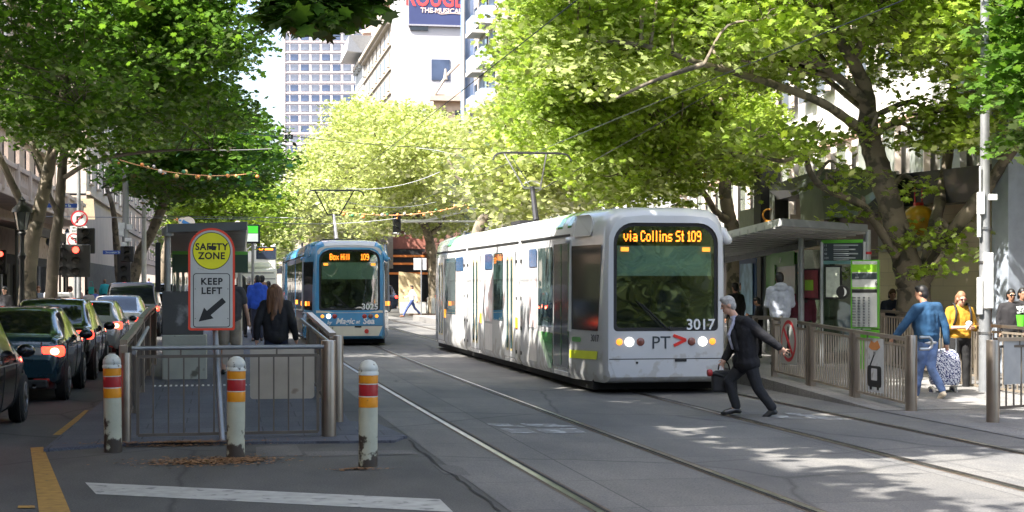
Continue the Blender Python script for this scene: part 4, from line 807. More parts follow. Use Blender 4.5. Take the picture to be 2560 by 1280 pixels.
q = MB(); q.tube([(-.2, .06, .09), (.2, .06, .09)], .008, 6); q.tube([(-.14, -.13, .03), (-.14, -.1, .95), (.14, -.1, .95), (.14, -.13, .03)], .010, 6); q.tube([(-.14, -.13, .05), (-.15, .06, .09)], .008, 6); q.tube([(.14, -.13, .05), (.15, .06, .09)], .008, 6); q.tube([(-.14, -.13, .18), (.14, -.13, .18)], .008, 6); q.build('frame', chrome, tr, smooth=60)
# hoodie man and companions at the shelter
p = stand(1950, 31.2, zr(31)); person(p, R(-8), 'man in pale grey hoodie standing with his back turned at the shelter', h=1.80, skin=1, hair='black', top=cloth('hoodie_grey', (.44, .47, .54)), legs=cloth('khaki_grey', (.22, .21, .19)), voxel=.014, fit=1.14, hood=True, elL=(-.24, .05, 1.15), wrL=(-.12, .25, 1.15), elR=(.24, .05, 1.15), wrR=(.12, .25, 1.15), head=(0, .05, 1.63))
p = stand(2006, 32.2, zr(32)); person(p, R(-25), 'person with long black hair in maroon coat waiting under the shelter', h=1.62, skin=0, hair='black', style='long', top=cloth('maroon', (.10, .015, .03)), legs=MATS['cloth_black_trousers'], voxel=.017, fit=1.1)
p = stand(1897, 34, zr(34)); person(p, R(60), 'dark haired person in black sitting low at the shelter bench', h=1.30, skin=1, hair='black', top=cloth('black_top', (.013, .013, .015)), legs=MATS['cloth_black_trousers'], voxel=.02, **PHONE)
p = stand(1856, 38, zr(38)); person(p, R(150), 'person in olive top and orange scarf beyond the shelter', h=1.62, skin=1, hair='brown', style='bob', top=cloth('olive', (.10, .12, .04)), legs=MATS['cloth_black_trousers'], voxel=.02)
p = stand(1838, 36, zr(36)); person(p, R(20), 'person in black just behind the edge of the white tram', h=1.60, skin=1, hair='black', top=MATS['cloth_black_top'], legs=MATS['cloth_black_trousers'], voxel=.02)
# people on the footpath behind the right fence
for px_, D, hh, lab, tp_, hr_, st_, pose, rz_ in (
    (2230, 33.8, 1.62, 'smiling woman in dark blue coat near the tree trunk looking at her phone', (.02, .025, .05), 'brown', 'bob', PHONE, 170),
    (2528, 29.6, 1.62, 'woman in black coat and dark sunglasses by the doorway', (.014, .013, .016), 'black', 'bob', {}, 170),
    (2556, 30.2, 1.64, 'woman in black at the right edge behind the one in sunglasses', (.016, .016, .018), 'black', 'bob', {}, 175)):
    p = stand(px_, D, .12); e_, j_, hl_ = person(p, R(rz_), lab, h=hh, skin=1 if hr_ == 'black' else 0, hair=hr_, style=st_, top=M('cloth_p%d' % px_, tp_, .85), legs=MATS['cloth_black_trousers'], voxel=.018, eyes=True, **pose)
    if px_ == 2528:
        q = MB()
        for s_ in (-1, 1): q.ell(hl_(s_ * .033, .085, .012), (.032, .012, .022))
        q.build('sunglasses', M('black_lens', (.01, .01, .01), .1, coat=.8), e_, smooth=60)
# --- left platform people
def lp(px_, D, **k):
    p = W(px_, 700, D); p.z = zplat(p.y); return p
person(lp(690, 24.3), R(-12), 'woman with long wavy brown hair in black jacket walking away along the left platform', h=1.70, skin=0, hair='auburn', style='long', top=cloth('jacket_black', (.016, .016, .018)), legs=cloth('navy', (.015, .02, .045)), voxel=.013, fit=1.12, wide=1.08, hem=.10, shoes=shoem,
    elL=(-.28, -.08, 1.15), wrL=(-.30, -.02, .90), elR=(.27, -.05, 1.14), wrR=(.30, .06, .90), head=(-.01, .0, 1.62), **{k: v for k, v in WALK2.items() if k[:2] in ('kn', 'an', 'to')})
person(lp(574, 28), R(0), 'man in grey t-shirt and beige shorts mostly hidden behind the safety zone sign', h=1.80, skin=0, hair='brown', top=cloth('tee_charcoal', (.05, .05, .055)), legs=cloth('shorts_beige', (.26, .22, .17)), voxel=.015, sleeve='short', skirt='shorts', wide=1.1, fit=1.12,
    elR=(.27, -.02, 1.15), wrR=(.32, .06, .90))
person(lp(644, 43), R(5), 'man in bright blue jacket with grey hood on the crowded platform', h=1.76, skin=1, hair='black', top=cloth('cobalt', (.015, .07, .46)), legs=MATS['cloth_navy'], voxel=.018, fit=1.25, hood=True)
crowd = [(604, 46, 1.78, 'person in long black coat left of the bright blue jacket', (.015, .015, .018), 'black', 'long'), (622, 49, 1.74, 'person with grey hair ahead of the bright blue jacket', (.03, .03, .035), 'grey', 'short'),
    (655, 47, 1.78, 'man in dark cap ahead of the bright blue jacket', (.02, .02, .03), 'black', 'short'), (661, 45, 1.58, 'person with a straw coloured cap beside the bright blue jacket', (.3, .26, .2), 'ginger', 'short'),
    (598, 52, 1.76, 'person in pale lilac top near the shelter corner', (.3, .27, .33), 'brown', 'bob'), (671, 52, 1.62, 'person in dark clothes by the blue tram door', (.05, .05, .10), 'black', 'short'), (636, 57, 1.70, 'person in dusky clothes deep in the platform crowd', (.08, .04, .05), 'brown', 'bun')]
for px_, D, hh, lab, cc, hr_, st_ in crowd:
    person(lp(px_, D), R(random.uniform(-20, 20)), lab, h=hh, skin=random.choice([0, 1]), hair=hr_, style=st_, top=M('cloth_c%d' % px_, cc, .85), legs=MATS['cloth_black_trousers'], voxel=.024, group='crowd waiting on the left platform', hands=False)
# far walking man between the trams
p = G(1030, 793); p.z = .005
person(p, R(100), 'man in white shirt and blue trousers striding over the far crossing', h=1.74, skin=1, hair='black', top=cloth('shirt_white', (.62, .63, .70)), legs=cloth('blue_trousers', (.05, .08, .22)), shoes=shoet, voxel=.02, hands=True,
    **dict(WALK, anL=(-.09, .52, .09), toL=(-.1, .68, .05), knL=(-.09, .30, .50), anR=(.09, -.50, .18), toR=(.1, -.38, .04), knR=(.09, -.18, .50), elR=(.25, .1, 1.16), wrR=(.22, .36, 1.08), elL=(-.24, -.18, 1.16), wrL=(-.24, -.22, .9)))
# people on the left footpath and far crossing
for px_, D, z, hh, lab, cc, hr_, st_, rz_ in (
    (72, 50, .14, 1.78, 'dark haired man in black shirt behind the two left tree trunks', (.018, .02, .026), 'black', 'short', 170),
    (12, 47, .14, 1.62, 'person in dark clothes near the left edge by the street lamp', (.02, .02, .025), 'black', 'bob', 150),
    (96, 56, .14, 1.62, 'person in pale blue shirt and straw hat on the left footpath', (.20, .22, .26), 'ginger', 'short', 190),
    (176, 60, .14, 1.60, 'person in red top beside the sign pole', (.50, .04, .03), 'brown', 'short', 90),
    (222, 66, .0, 1.62, 'woman with dark hair in pale top on the far left crossing', (.45, .42, .42), 'black', 'long', 200),
    (238, 72, .0, 1.62, 'person in blue shirt next to the woman with a teal bag', (.10, .14, .45), 'brown', 'short', 60),
    (262, 84, .4, 1.66, 'person in bright turquoise jacket standing above the traffic', (.03, .38, .42), 'ginger', 'short', 0),
    (372, 110, .5, 1.70, 'person in blue top far away between the cars and the platform', (.08, .12, .4), 'brown', 'short', 0),
    (198, 64, .14, 1.6, 'person in pink beige top partly behind the steel pole', (.42, .26, .22), 'black', 'short', 120)):
    p = W(px_, 700, D); p.z = z
    person(p, R(rz_), lab, h=hh, skin=random.choice([0, 1]), hair=hr_, style=st_, top=M('cloth_f%d' % px_, cc, .85), legs=MATS['cloth_navy'], voxel=.026, group='pedestrians on the left footpath', hands=False, **random.choice([{}, WALK2]))
p = W(228, 726, 65.5); q = MB(); q.box((0, 0, 0), (.22, .12, .30)); q.tube([(-.08, 0, .2), (-.05, 0, .36), (.05, 0, .36), (.08, 0, .2)], .012, 5); thing(q, 'shopping_bag', M('teal_bag', (.02, .35, .30), .6), p, 'bright teal bag carried by the woman in the pale top', 'bag', bevel=.02)
# ---------------------------------------------------------------- bollards, sign, fences, shelters, poles
steel = M('stainless_steel', (.34, .29, .24), .34, metal=.9, vary=.12, scale=3); steeld = M('steel_bar', (.13, .11, .09), .5, metal=.5, vary=.15)
galv = M('galvanised', (.27, .28, .29), .45, metal=.5, vary=.12, scale=8)
bpaint = M('bollard_paint', (.43, .44, .34), .55, vary=.12, bump=.15, dirt=((.05, .038, .028), 7, .66, .48))
byel = M('reflective_amber', (.70, .27, .01), .35, vary=.08, coat=.3, dirt=((.06, .045, .03), 7, .66, None)); bred = M('reflective_red', (.36, .015, .02), .35, vary=.08, coat=.3, dirt=((.10, .02, .02), 9, .68, None))
def bollard(px_, py_, label, lean):
    g = G(px_, py_); e = empty('bollard', g, random.random() * 6, label, 'bollard', 'bollards in front of the platform'); e.rotation_euler = (lean[0], lean[1], random.random() * 6); r = .096
    MB().lathe([(r * 1.02, -.02), (r, .1), (r, .93)], n=32).build('post', bpaint, e, smooth=40)
    MB().lathe([(r * 1.07, .925), (r * 1.07, .955), (r * 1.02, .96), (r * 1.02, .975), (r * 1.05, .98), (r * .95, 1.02), (r * .72, 1.055), (r * .35, 1.075), (.004, 1.08)], n=32).build('cap', M('bollard_cap', (.52, .54, .50), .45, dirt=((.10, .09, .07), 12, .62, None)), e, smooth=50)
    for z0, z1, m_ in ((.842, .945, byel), (.715, .832, bred), (.60, .705, byel)):
        MB().lathe([(r * 1.012, z0), (r * 1.018, z0 + .003), (r * 1.018, z1 - .003), (r * 1.012, z1)], n=32).build('reflective_band', m_, e, smooth=40)
    for z in (.837, .710): MB().lathe([(r * 1.022, z - .004), (r * 1.022, z + .004)], n=32).build('white_line', M('line_white', (.6, .6, .55), .5), e, smooth=40)
bollard(283, 1130, 'banded bollard at the left corner of the fence with scraped amber bands', (0, R(1))); bollard(589, 1145, 'banded bollard in the middle with black scuffs, standing in leaf litter', (0, R(-.5))); bollard(920, 1166, 'rightmost banded bollard beside the tram rail, rust stained at its foot', (0, R(.3)))
# keep left sign
s0 = G(556, 1106); se = empty('road_sign', s0, 0, 'safety zone keep left sign with red border on a leaning grey pole', 'road sign')
D0 = 19.0; lean = W(540, 860, D0) - s0; top_ = W(527, 575, D0) - s0
MB().tube([(0, 0, 0), lean, top_ + Vector((0, 0, 0))], .034, 16).build('pole', galv, se, smooth=50)
up = (W(522, 585, D0) - W(538, 815, D0)).normalized(); right = Vector((1, .03, 0)); cen = W(529, 697, D0 - .08) - s0
fm = frame(cen, right, up)
def plate(name, ol, mat, th, off, par=se, fmx=None):
    m_ = MB(); m_.poly([(x, y, off) for x, y in ol], (0, 0, th)); o = m_.build(name, mat, par); o.data.transform(fmx or fm); return o
def scallop(w2, h0, h1, k=14):             # straight sides, round head
    r = w2; return [(-w2, h0), (w2, h0)] + [(r * math.cos(t), h1 - r * 1.02 + r * math.sin(t) * 1.02) for t in [math.pi * i / k for i in range(k + 1)]]
HH = .62
plate('border', [(x * 1.0, y) for x, y in rrect(-.272, -HH + .01, .272, .10, (.03, .03, .001, .001), 4)[:10]] + [(.272 * math.cos(t), .33 + .272 * math.sin(t)) for t in [math.pi * i / 18 for i in range(19)]], M('sign_orange_red', (.78, .06, .02), .45, vary=.04), .004, .0)
face = [(x, y) for x, y in rrect(-.245, -HH + .038, .245, .1, (.02, .02, .001, .001), 4)[:10]] + [(.245 * math.cos(t), .33 + .245 * math.sin(t)) for t in [math.pi * i / 18 for i in range(19)]]
plate('face', face, M('sign_grey_white', (.50, .50, .46), .5, vary=.06, dirt=((.22, .21, .18), 5, .63, None)), .003, .004)
circ = lambda r, cy, n=36: [(r * math.cos(2 * math.pi * i / n), cy + r * math.sin(2 * math.pi * i / n)) for i in range(n)]
plate('disc_outline', circ(.222, .33), blk, .002, .0072); plate('yellow_disc', circ(.214, .33), M('sign_yellow', (.80, .76, .008), .45, vary=.05), .002, .0095)
o_ = rrect(-.215, -.575, .215, .065, .035, 5); plate('panel_outline', o_, blk, .002, .0075); plate('panel', rrect(-.206, -.566, .206, .056, .028, 5), MATS['sign_grey_white'], .002, .0098)
sb = M('sign_lettering', (.012, .012, .012), .5)
for s_, y, sz in (('SAFETY', .375, .112), ('ZONE', .268, .112)): text('lettering', s_, sb, se, fm @ Matrix.Translation((0, y, .0125)), sz, .001, bold=.0035, sx=.95, sp=1.1)
for s_, y, sz in (('KEEP', -.035, .108), ('LEFT', -.145, .108)): text('lettering', s_, sb, se, fm @ Matrix.Translation((0, y, .0135)), sz, .001, bold=.0035, sx=.98, sp=1.15)
a0 = Vector((.145, -.25)); a1 = Vector((-.150, -.505)); d = (a1 - a0).normalized(); nn = Vector((-d.y, d.x)); hb = a1 - d * .155
arr = [a0 + nn * .034, hb + nn * .034, hb + nn * .085, a1, hb - nn * .085, hb - nn * .034, a0 - nn * .034]
plate('arrow', [tuple(p) for p in arr], sb, .0015, .0122)
rs = random.Random(4)
plate('graffiti', [(-.03, .345), (.05, .35), (.06, .385), (.02, .37), (.0, .39), (-.035, .375)], sb, .001, .0121)
for sx, sy in ((-.19, -.12), (.19, -.12), (-.19, -.47), (.19, -.47)): plate('rivet', [(sx + .006 * math.cos(t), sy + .006 * math.sin(t)) for t in [math.pi * i / 4 for i in range(8)]], sb, .002, .0122)
# railing builder -------------------------------------------------
steel_sunlit = M('steel_bar_sunlit', (.34, .29, .23), .45, metal=.5, vary=.15)  # paler copy of the bar steel, sunlight on the right fences put into its colour
def fence(pts, label, h=1.08, n=9, group=None, post_r=.0, rail='flat', posts=True, base=.10, name='fence', bar=.014, bm=None):
    """bar panels between consecutive points; thick posts at the points"""
    o = Vector(pts[0]); e = empty(name, o, 0, label, 'fence', group); pts = [Vector(p) - o for p in pts]
    for a, b in zip(pts, pts[1:]):
        up_ = Vector((0, 0, 1)); d_ = (b - a).normalized(); a2, b2 = a + d_ * .07, b - d_ * .07
        f_ = MB(); f_.bar(a2 + up_ * base, b2 + up_ * base, .03, .035); f_.bar(a2 + up_ * (h - .10), b2 + up_ * (h - .10), .03, .035)
        f_.bar(a2 + up_ * base, a2 + up_ * (h - .1), .035, .035); f_.bar(b2 + up_ * base, b2 + up_ * (h - .1), .035, .035); f_.build('panel_frame', bm or steeld, e)
        f_ = MB(); k = n
        for i in range(1, k): c_ = a2.lerp(b2, i / k); f_.bar(c_ + up_ * base, c_ + up_ * (h - .1), bar, bar)
        f_.build('bars', bm or steeld, e)
        t_ = MB(); (t_.bar(a + up_ * h, b + up_ * h, .085, .05) if rail == 'flat' else t_.tube([a + up_ * h, b + up_ * h], .026, 12)); t_.build('top_rail', steel if rail == 'flat' else galv, e, smooth=45)
        q_ = MB(); 
        for fr_ in (.25, .75): c_ = a.lerp(b, fr_); q_.bar(c_ + up_ * (h - .1), c_ + up_ * h, .02, .02)
        q_.build('rail_bracket', steeld, e)
    if posts:
        for p_ in pts: q_ = MB(); q_.bar(p_ - Vector((0, 0, .02)), p_ + Vector((0, 0, h - .03)), .10, .07); q_.build('post', steel, e, bevel=.008)
    return e
def round_post(px_, py_, hh, r, label, group=None, ptop=None):
    g = G(px_, py_); e = thing(MB().lathe([(r, -.01), (r, hh - .01), (r * .96, hh), (.001, hh + .004)], n=28), 'steel_post', steel, g, label, 'post', group, smooth=40); return e
# front fence across the platform nose
L0, R0 = G(316, 1108), G(822, 1097)
ff = fence([L0 + Vector((.06, 0, .0)), R0 + Vector((-.06, 0, .0))], 'steel bar fence closing the near end of the left platform', h=1.10, n=12, rail='flat' if False else 'round', posts=False, base=.09, bar=.018)
round_post(315, 1109, 1.05, .058, 'slim round steel post behind the left bollard'); round_post(822, 1096, 1.17, .088, 'thick round steel post at the right end of the platform fence')
round_post(845, 1063, 1.17, .07, 'round steel post just behind the thick one on the tram side')
for pxa, pxb, ya, yb, lab, z in ((625, 785, 866, 998, 'large blank beige sign plate fixed inside the platform fence', .10), (556, 608, 864, 912, 'small blank beige plate partly behind the middle bollard', .12)):
    a = W(pxa, yb, 19.45); b = W(pxb, yb, 19.45); t_ = W(pxa, ya, 19.45); wd = (b - a).length; ht = t_.z - a.z
    thing(MB().poly([(x, 0, y) for x, y in rrect(0, 0, wd, ht, .04, 4)], (0, .012, 0)), 'blank_plate', M('plate_beige', (.40, .36, .29), .6, vary=.08, dirt=((.25, .2, .15), 3, .68, None)), a, lab, 'sign plate')
# side fences of the left platform
def zpt(x, y, dz=0): return Vector((x, y, zplat(y) + dz))
fence([zpt(-1.18, 19.6), zpt(-1.22, 22.4), zpt(-1.26, 25.4)], 'steel fence along the traffic side of the ramp, nearest stretch', h=1.12, n=14, group='fences beside the traffic lane')
fence([zpt(-1.28, 25.6), zpt(-1.30, 28.4), zpt(-1.32, 31.4)], 'steel fence along the traffic side beside the grey concrete block', h=1.12, n=14, group='fences beside the traffic lane')
fence([zpt(1.42, 21.3), zpt(1.42, 24.2), zpt(1.42, 27.2)], 'steel fence along the tram side of the ramp', h=1.12, n=14)
hr = MB(); hr.tube([zpt(1.28, 19.45, 1.08), zpt(1.28, 27.3, 1.02)], .027, 10); thing(hr, 'handrail', galv, (0, 0, 0), 'round handrail sloping along the tram side of the ramp', 'handrail', smooth=50)
hr = MB(); hr.tube([zpt(-1.05, 19.5, 1.0), zpt(-1.12, 24.5, 1.05)], .027, 10); thing(hr, 'handrail', galv, (0, 0, 0), 'round handrail sloping along the traffic side of the ramp', 'handrail', smooth=50)
# left shelter ----------------------------------------------------
def shelter_roof(e, NL, NR, FL, FR, n, mat_rib, mat_top):
    """tilted corrugated canopy: corners near-left, near-right, far-left, far-right"""
    NL, NR, FL, FR = map(Vector, (NL, NR, FL, FR)); nrm = Vector((0, 0, 1)); t_ = MB(); t_.add([NL + nrm * .1, NR + nrm * .1, FR + nrm * .1, FL + nrm * .1, NL + nrm * .06, NR + nrm * .06, FR + nrm * .06, FL + nrm * .06],
        [(0, 1, 2, 3), (7, 6, 5, 4), (0, 4, 5, 1), (1, 5, 6, 2), (2, 6, 7, 3), (3, 7, 4, 0)]); t_.build('canopy', mat_top, e)
    r_ = MB()
    for i in range(n): 
        f0 = (i + .5) / n; r_.bar(NL.lerp(FL, f0) + nrm * .0, NR.lerp(FR, f0) + nrm * .0, (FL - NL).length / n * .45, .10)
    r_.build('canopy_ribs', mat_rib, e)
    f_ = MB(); f_.bar(NL + nrm * .05, FL + nrm * .05, .05, .14); f_.build('fascia', M('fascia_white', (.62, .62, .60), .4), e); f_ = MB(); f_.bar(NL + nrm * .05, NR + nrm * .05, .05, .14); f_.build('fascia', M('fascia_grey', (.16, .17, .17), .5), e)
ribm = M('canopy_rib_grey', (.36, .34, .30), .6); topm = M('canopy_top', (.30, .30, .29), .6)
sh = empty('tram_shelter', (0, 0, 0), 0, 'tram stop shelter with corrugated canopy on the left platform', 'shelter')
shelter_roof(sh, W(420, 578, 27), W(618, 572, 27), W(430, 628, 38), W(612, 640, 38), 26, ribm, topm)
q = MB(); b0 = W(419, 725, 27.2); 
for D_ in (27.2, 37.5):
    a = W(419, 900, D_); a.z = zplat(a.y); q.tube([a, (a.x, a.y, W(419, 580 if D_ < 30 else 628, D_).z)], .055, 14)
q.build('column', M('column_grey', (.36, .36, .33), .5, metal=.2), sh, smooth=50)
q = MB(); q.tube([W(600, 900, 38), W(600, 640, 38)], .055, 12); q.build('column', MATS['column_grey'], sh, smooth=50)
gl = MB(); a, b_ = W(430, 640, 28), W(478, 640, 36); gl.poly([(a.x, a.y, .9), (b_.x, b_.y, .9), (b_.x, b_.y, 2.35), (a.x, a.y, 2.35)]); gl.build('glass_panel', glassmat('shelter_glass', (.45, .62, .52), .75, .10), sh)
gl = MB(); a, b_ = W(430, 622, 29), W(620, 622, 29.4); gl.poly([(a.x, a.y, 2.05), (b_.x, b_.y, 2.05), (b_.x, b_.y, 2.42), (a.x, a.y, 2.42)], (0, .05, 0)); gl.build('name_board', M('board_dark_green', (.02, .06, .035), .3, coat=.4), sh)
gl = MB(); gl.poly([(a.x, a.y - .006, 2.38), (b_.x, b_.y - .006, 2.38), (b_.x, b_.y - .006, 2.44), (a.x, a.y - .006, 2.44)]); gl.build('green_stripe', M('shelter_green', (.10, .36, .03), .4, vary=.08), sh)
q = MB()
for px_ in (445, 458): a = W(px_, 700, 30); q.box((a.x, a.y, 1.35), (.05, .05, 1.5))
q.build('mullion', MATS['column_grey'], sh)
q = MB(); q.lathe([(.10, 0), (.10, .12), (.05, .16)], W(419, 590, 27.1)); q.build('column_collar', MATS['column_grey'], sh)
# concrete block and dark screen at the shelter end
cb = W(405, 940, 27); ca = W(517, 940, 27)
bk = empty('concrete_kiosk', (cb.x, cb.y, zplat(cb.y)), 0, 'pale concrete block with peeling dark grey panel behind the safety sign', 'kiosk'); wd = ca.x - cb.x
MB().box((wd / 2, .25, .36), (wd, .5, .78)).build('base', M('concrete_green_grey', (.36, .37, .31), .8, vary=.12, scale=3, bump=.3, dirt=((.12, .12, .09), 3, .62, None)), bk, bevel=.02)
MB().box((wd * .46, .22, 1.12), (wd * .92, .36, .74)).build('panel', M('peeling_panel', (.085, .085, .082), .7, vary=.2, scale=2, dirt=((.26, .26, .25), 2.2, .56, None)), bk, bevel=.01)
q = MB(); p_ = W(404, 700, 27.3); q.bar((p_.x - .06, p_.y, 1.7), (p_.x - .06, p_.y, 2.55), .09, .05); thing(q, 'post', M('post_black', (.012, .012, .012), .5), (0, 0, 0), 'black square post beside the shelter column', 'post')
# display screen beyond the shelter
d_ = W(632, 585, 44); e = empty('information_display', d_, 0, 'hanging passenger display with green and white screen beyond the shelter', 'display')
MB().box((0, 0, 0), (.40, .14, .52)).build('casing', M('display_casing', (.02, .022, .025), .4), e, bevel=.02)
MB().box((-.01, -.075, .12), (.30, .01, .20)).build('screen', M('display_green', (.05, .40, .03), .4, emis=.5, vary=.05), e); MB().box((-.01, -.075, -.10), (.30, .01, .22)).build('screen', M('display_white', (.5, .55, .5), .4, emis=.4, vary=.1), e)
MB().tube([(0, 0, -.26), (0, 0, -2.6)], .04, 8).build('pole', galv, e)
# right platform --------------------------------------------------
def R3(x, y): return Vector((x, y, zr(y) if y > 21.9 else .01))
fp = [R3(9.78, 21.85), R3(9.72, 23.7), R3(9.68, 25.5), R3(9.64, 27.2)]
fr_ = fence(fp, 'long steel bar fence running along the kerb of the right platform', h=1.03, n=17, bar=.02, posts=False, bm=steel_sunlit)
for i, (pp, r_) in enumerate(zip(fp[1:], (.06, .06, .07))):
    for dx in (-.06, .08) if i < 2 else (0,):
        q = MB(); q.bar((pp.x - fp[0].x, pp.y - fp[0].y + dx, pp.z - fp[0].z - .02), (pp.x - fp[0].x, pp.y - fp[0].y + dx, pp.z - fp[0].z + 1.02), .10, .09); q.build('post', steel, fr_, bevel=.01)
round_post(2278, 1028, 1.10, .085, 'round steel post at the near end of the right platform fence'); round_post(2482, 1057, 1.10, .085, 'round steel post standing alone at the right edge')
q = MB(); c_ = W(2296, 858, 22.9); q.lathe([(.001, 0), (.001, 0)], n=3)
q = MB(); q.tube([Vector((.02, 0, .085)), (.16, .0, .085), (.20, 0, .05), (.21, 0, 0), (.20, 0, -.05), (.16, 0, -.085), (.02, 0, -.085)], .022, 10); thing(q, 'handrail_end', chrome, c_, 'polished steel handrail loop beside the round fence post', 'handrail', smooth=60)
# no-pedestrian sign and tram sign on that fence
c_ = W(1982, 858, 27.9 - .4); g_ = empty('prohibition_sign', c_, 0, 'round no pedestrians sign in red on the far end of the kerb fence', 'sign'); g_.location = (9.60, 26.35, .24 + .62)
fms = frame((0, 0, 0), (0, -1, 0), (0, 0, 1))
def fplate(par, name, ol, mat, off, th=.003, fm_=fms): m_ = MB(); m_.poly([(x, y, off) for x, y in ol], (0, 0, th)); o = m_.build(name, mat, par); o.data.transform(fm_); return o
S_ = 1.0
fplate(g_, 'plate', rrect(-.40, -.40, .40, .40, .03), M('sign_plate_grey', (.35, .36, .34), .5), 0); o1 = circ(.36, 0); fplate(g_, 'red_ring', o1, M('sign_red', (.45, .02, .03), .45), .004); fplate(g_, 'white_disc', circ(.30, 0), M('sign_plate_grey'), .008)
fplate(g_, 'walking_figure', [(-.05, -.26), (0, -.12), (.05, -.26), (.09, -.25), (.04, .02), (.07, .05), (.04, .16), (.03, .25), (-.03, .25), (-.04, .16), (-.08, .0), (-.03, .02), (-.09, -.25)], sb, .012)
fplate(g_, 'red_slash', [(-.24, .19), (-.19, .24), (.24, -.19), (.19, -.24)], M('sign_red'), .016)
g_ = empty('tram_warning_sign', (9.73, 22.95, .62), 0, 'white sign with a tram drawing fixed on the fence next to the round post', 'sign')
fplate(g_, 'plate', rrect(-.34, -.42, .34, .40, .02), M('sign_plate_pale', (.46, .48, .50), .5, dirt=((.3, .3, .3), 4, .6, None)), 0)
fplate(g_, 'tram_drawing', rrect(-.26, -.34, .26, -.02, .05), sb, .004); fplate(g_, 'tram_windscreen', rrect(-.11, -.24, .11, -.06, .02), M('sign_plate_pale'), .008)
fplate(g_, 'tram_drawing', [(-.2, -.04), (-.02, .16), (.0, .14), (-.16, -.04)], sb, .005); 
for a in (-.17, .10): fplate(g_, 'tram_drawing', rrect(a, -.385, a + .07, -.34, .01), sb, .005)
fplate(g_, 'orange_smear', [(-.22, .26), (-.12, .36), (.0, .33), (.12, .37), (.22, .27), (.1, .22), (-.1, .22)], M('rust_orange', (.55, .22, .06), .7), .004)
text('lettering', 'TO', sb, g_, fms @ Matrix.Translation((0, .17, .006)), .06, .001)
# rear fence and right hand fences
A_ = W(2205, 870, 31); B_ = W(2450, 880, 28.5)
fence([Vector((A_.x, A_.y, .2)), Vector((B_.x, B_.y, .1))], 'steel bar fence along the back of the right platform behind the walking people', h=1.12, n=34, bar=.018, rail='flat', bm=steel_sunlit)
A_ = W(2400, 880, 27.3); B_ = W(2600, 930, 25.0)
fence([Vector((A_.x, A_.y, .05)), Vector((B_.x, B_.y, .02))], 'steel bar fence between the lamp pole and the right edge', h=1.12, n=16, bar=.02, bm=steel_sunlit)
A_ = G(2505, 1040); B_ = A_ + Vector((1.9, 1.0, 0))
fence([A_ + Vector((0, .2, 0)), B_], 'steel fence with grey infill plate at the far right edge', h=1.06, n=12, bar=.02)
q = MB(); a = A_ + Vector((.14, .22, .42)); d = (B_ - A_).normalized(); q.bar(a, a + d * .9, .02, .62, up=(0, 0, 1)); 
thing(MB().poly([tuple(Vector((0, 0, 0))), tuple(d * 1.1), tuple(d * 1.1 + Vector((0, 0, .62))), (0, 0, .62)], (0, .015, 0)), 'infill_plate', M('infill_grey', (.30, .31, .31), .6), a, 'grey blank plate fixed in the far right fence', 'sign plate')
# right shelter
sh = empty('tram_shelter', (0, 0, 0), 0, 'tram stop shelter with ribbed canopy and green glass on the right platform', 'shelter')
NL, NR = W(1953, 562, 29.8), W(2167, 577, 31.0); dirY = Vector((0, 1, 0)); NL2 = W(1828, 592, 32.8); st_ = (NL2 - NL) / (NL2.y - NL.y)
FL = NL + Vector((0, 12, st_.z * 12)); FR = NR + Vector((0, 12, st_.z * 12 + .0))
shelter_roof(sh, NL, NR, FL, FR, 24, M('canopy_rib_pale', (.50, .50, .49), .55), M('canopy_deck', (.035, .035, .035), .6))
q = MB(); a = W(2049, 606, 32.8); q.bar(a, a + Vector((0, 9, st_.z * 9)), .10, .12); q.build('beam', galv, sh)
cx_ = W(2070, 700, 31.5)
cols = [(W(2003, 700, 31.6)), W(1912, 700, 37), W(2168, 700, 31.2)]
for i, c_ in enumerate(cols):
    MB().tube([(c_.x, c_.y, zr(c_.y)), (c_.x, c_.y, 2.75 if i < 2 else 2.9)], .075 if i == 2 else .06, 14).build('column', M('column_steel', (.36, .38, .38), .4, metal=.5), sh, smooth=50)
q = MB(); c_ = cols[2]; q.lathe([(.085, 0), (.085, .05)], (c_.x, c_.y, 2.42)); q.build('red_band', M('sign_red'), sh)
sgl = glassmat('shelter_glass', (.45, .62, .52), .75, .10)
def vpanel(par, name, p0, p1, D0_, D1_, mat, th=.02, off=0):
    """upright rectangle from photo corners: (x,ytop)-(x,ybottom) at two depths"""
    a = W(p0[0], p0[1], D0_); b_ = W(p1[0], p1[1], D1_); z1, z0 = a.z, b_.z
    n_ = Vector((b_.y - a.y, -(b_.x - a.x), 0)).normalized(); a = a + n_ * off; b_ = b_ + n_ * off
    m_ = MB(); m_.poly([(a.x, a.y, z0), (b_.x, b_.y, z0), (b_.x, b_.y, z1), (a.x, a.y, z1)], -n_ * th); return m_.build(name, mat, par)
vpanel(sh, 'glass_panel', (1918, 640), (2003, 880), 36.6, 31.8, sgl); vpanel(sh, 'glass_panel', (2006, 625), (2160, 880), 32.2, 32.4, sgl)
vpanel(sh, 'name_glass', (1918, 636), (1988, 664), 36.5, 32.5, M('shelter_green'), .02, .03)
vpanel(sh, 'frosted_panel', (1940, 664), (1990, 800), 35.2, 32.4, M('frosted_grey_green', (.24, .30, .26), .3, coat=.3, vary=.15), .02, .02); vpanel(sh, 'green_glass_strip', (1918, 664), (1940, 720), 36.5, 35.0, M('shelter_green'), .02, .03)
text('stop_name', 'St/7', M('name_white', (.6, .7, .6), .5), sh, frame(W(1953, 651, 34.0) + Vector((-.04, -.06, 0)), (W(1988, 650, 32.5) - W(1918, 650, 36.5)).normalized(), (0, 0, 1)), .16)
vpanel(sh, 'seat', (1880, 790), (2130, 800), 33.6, 33.2, steel, .35)
MBs = MB(); 
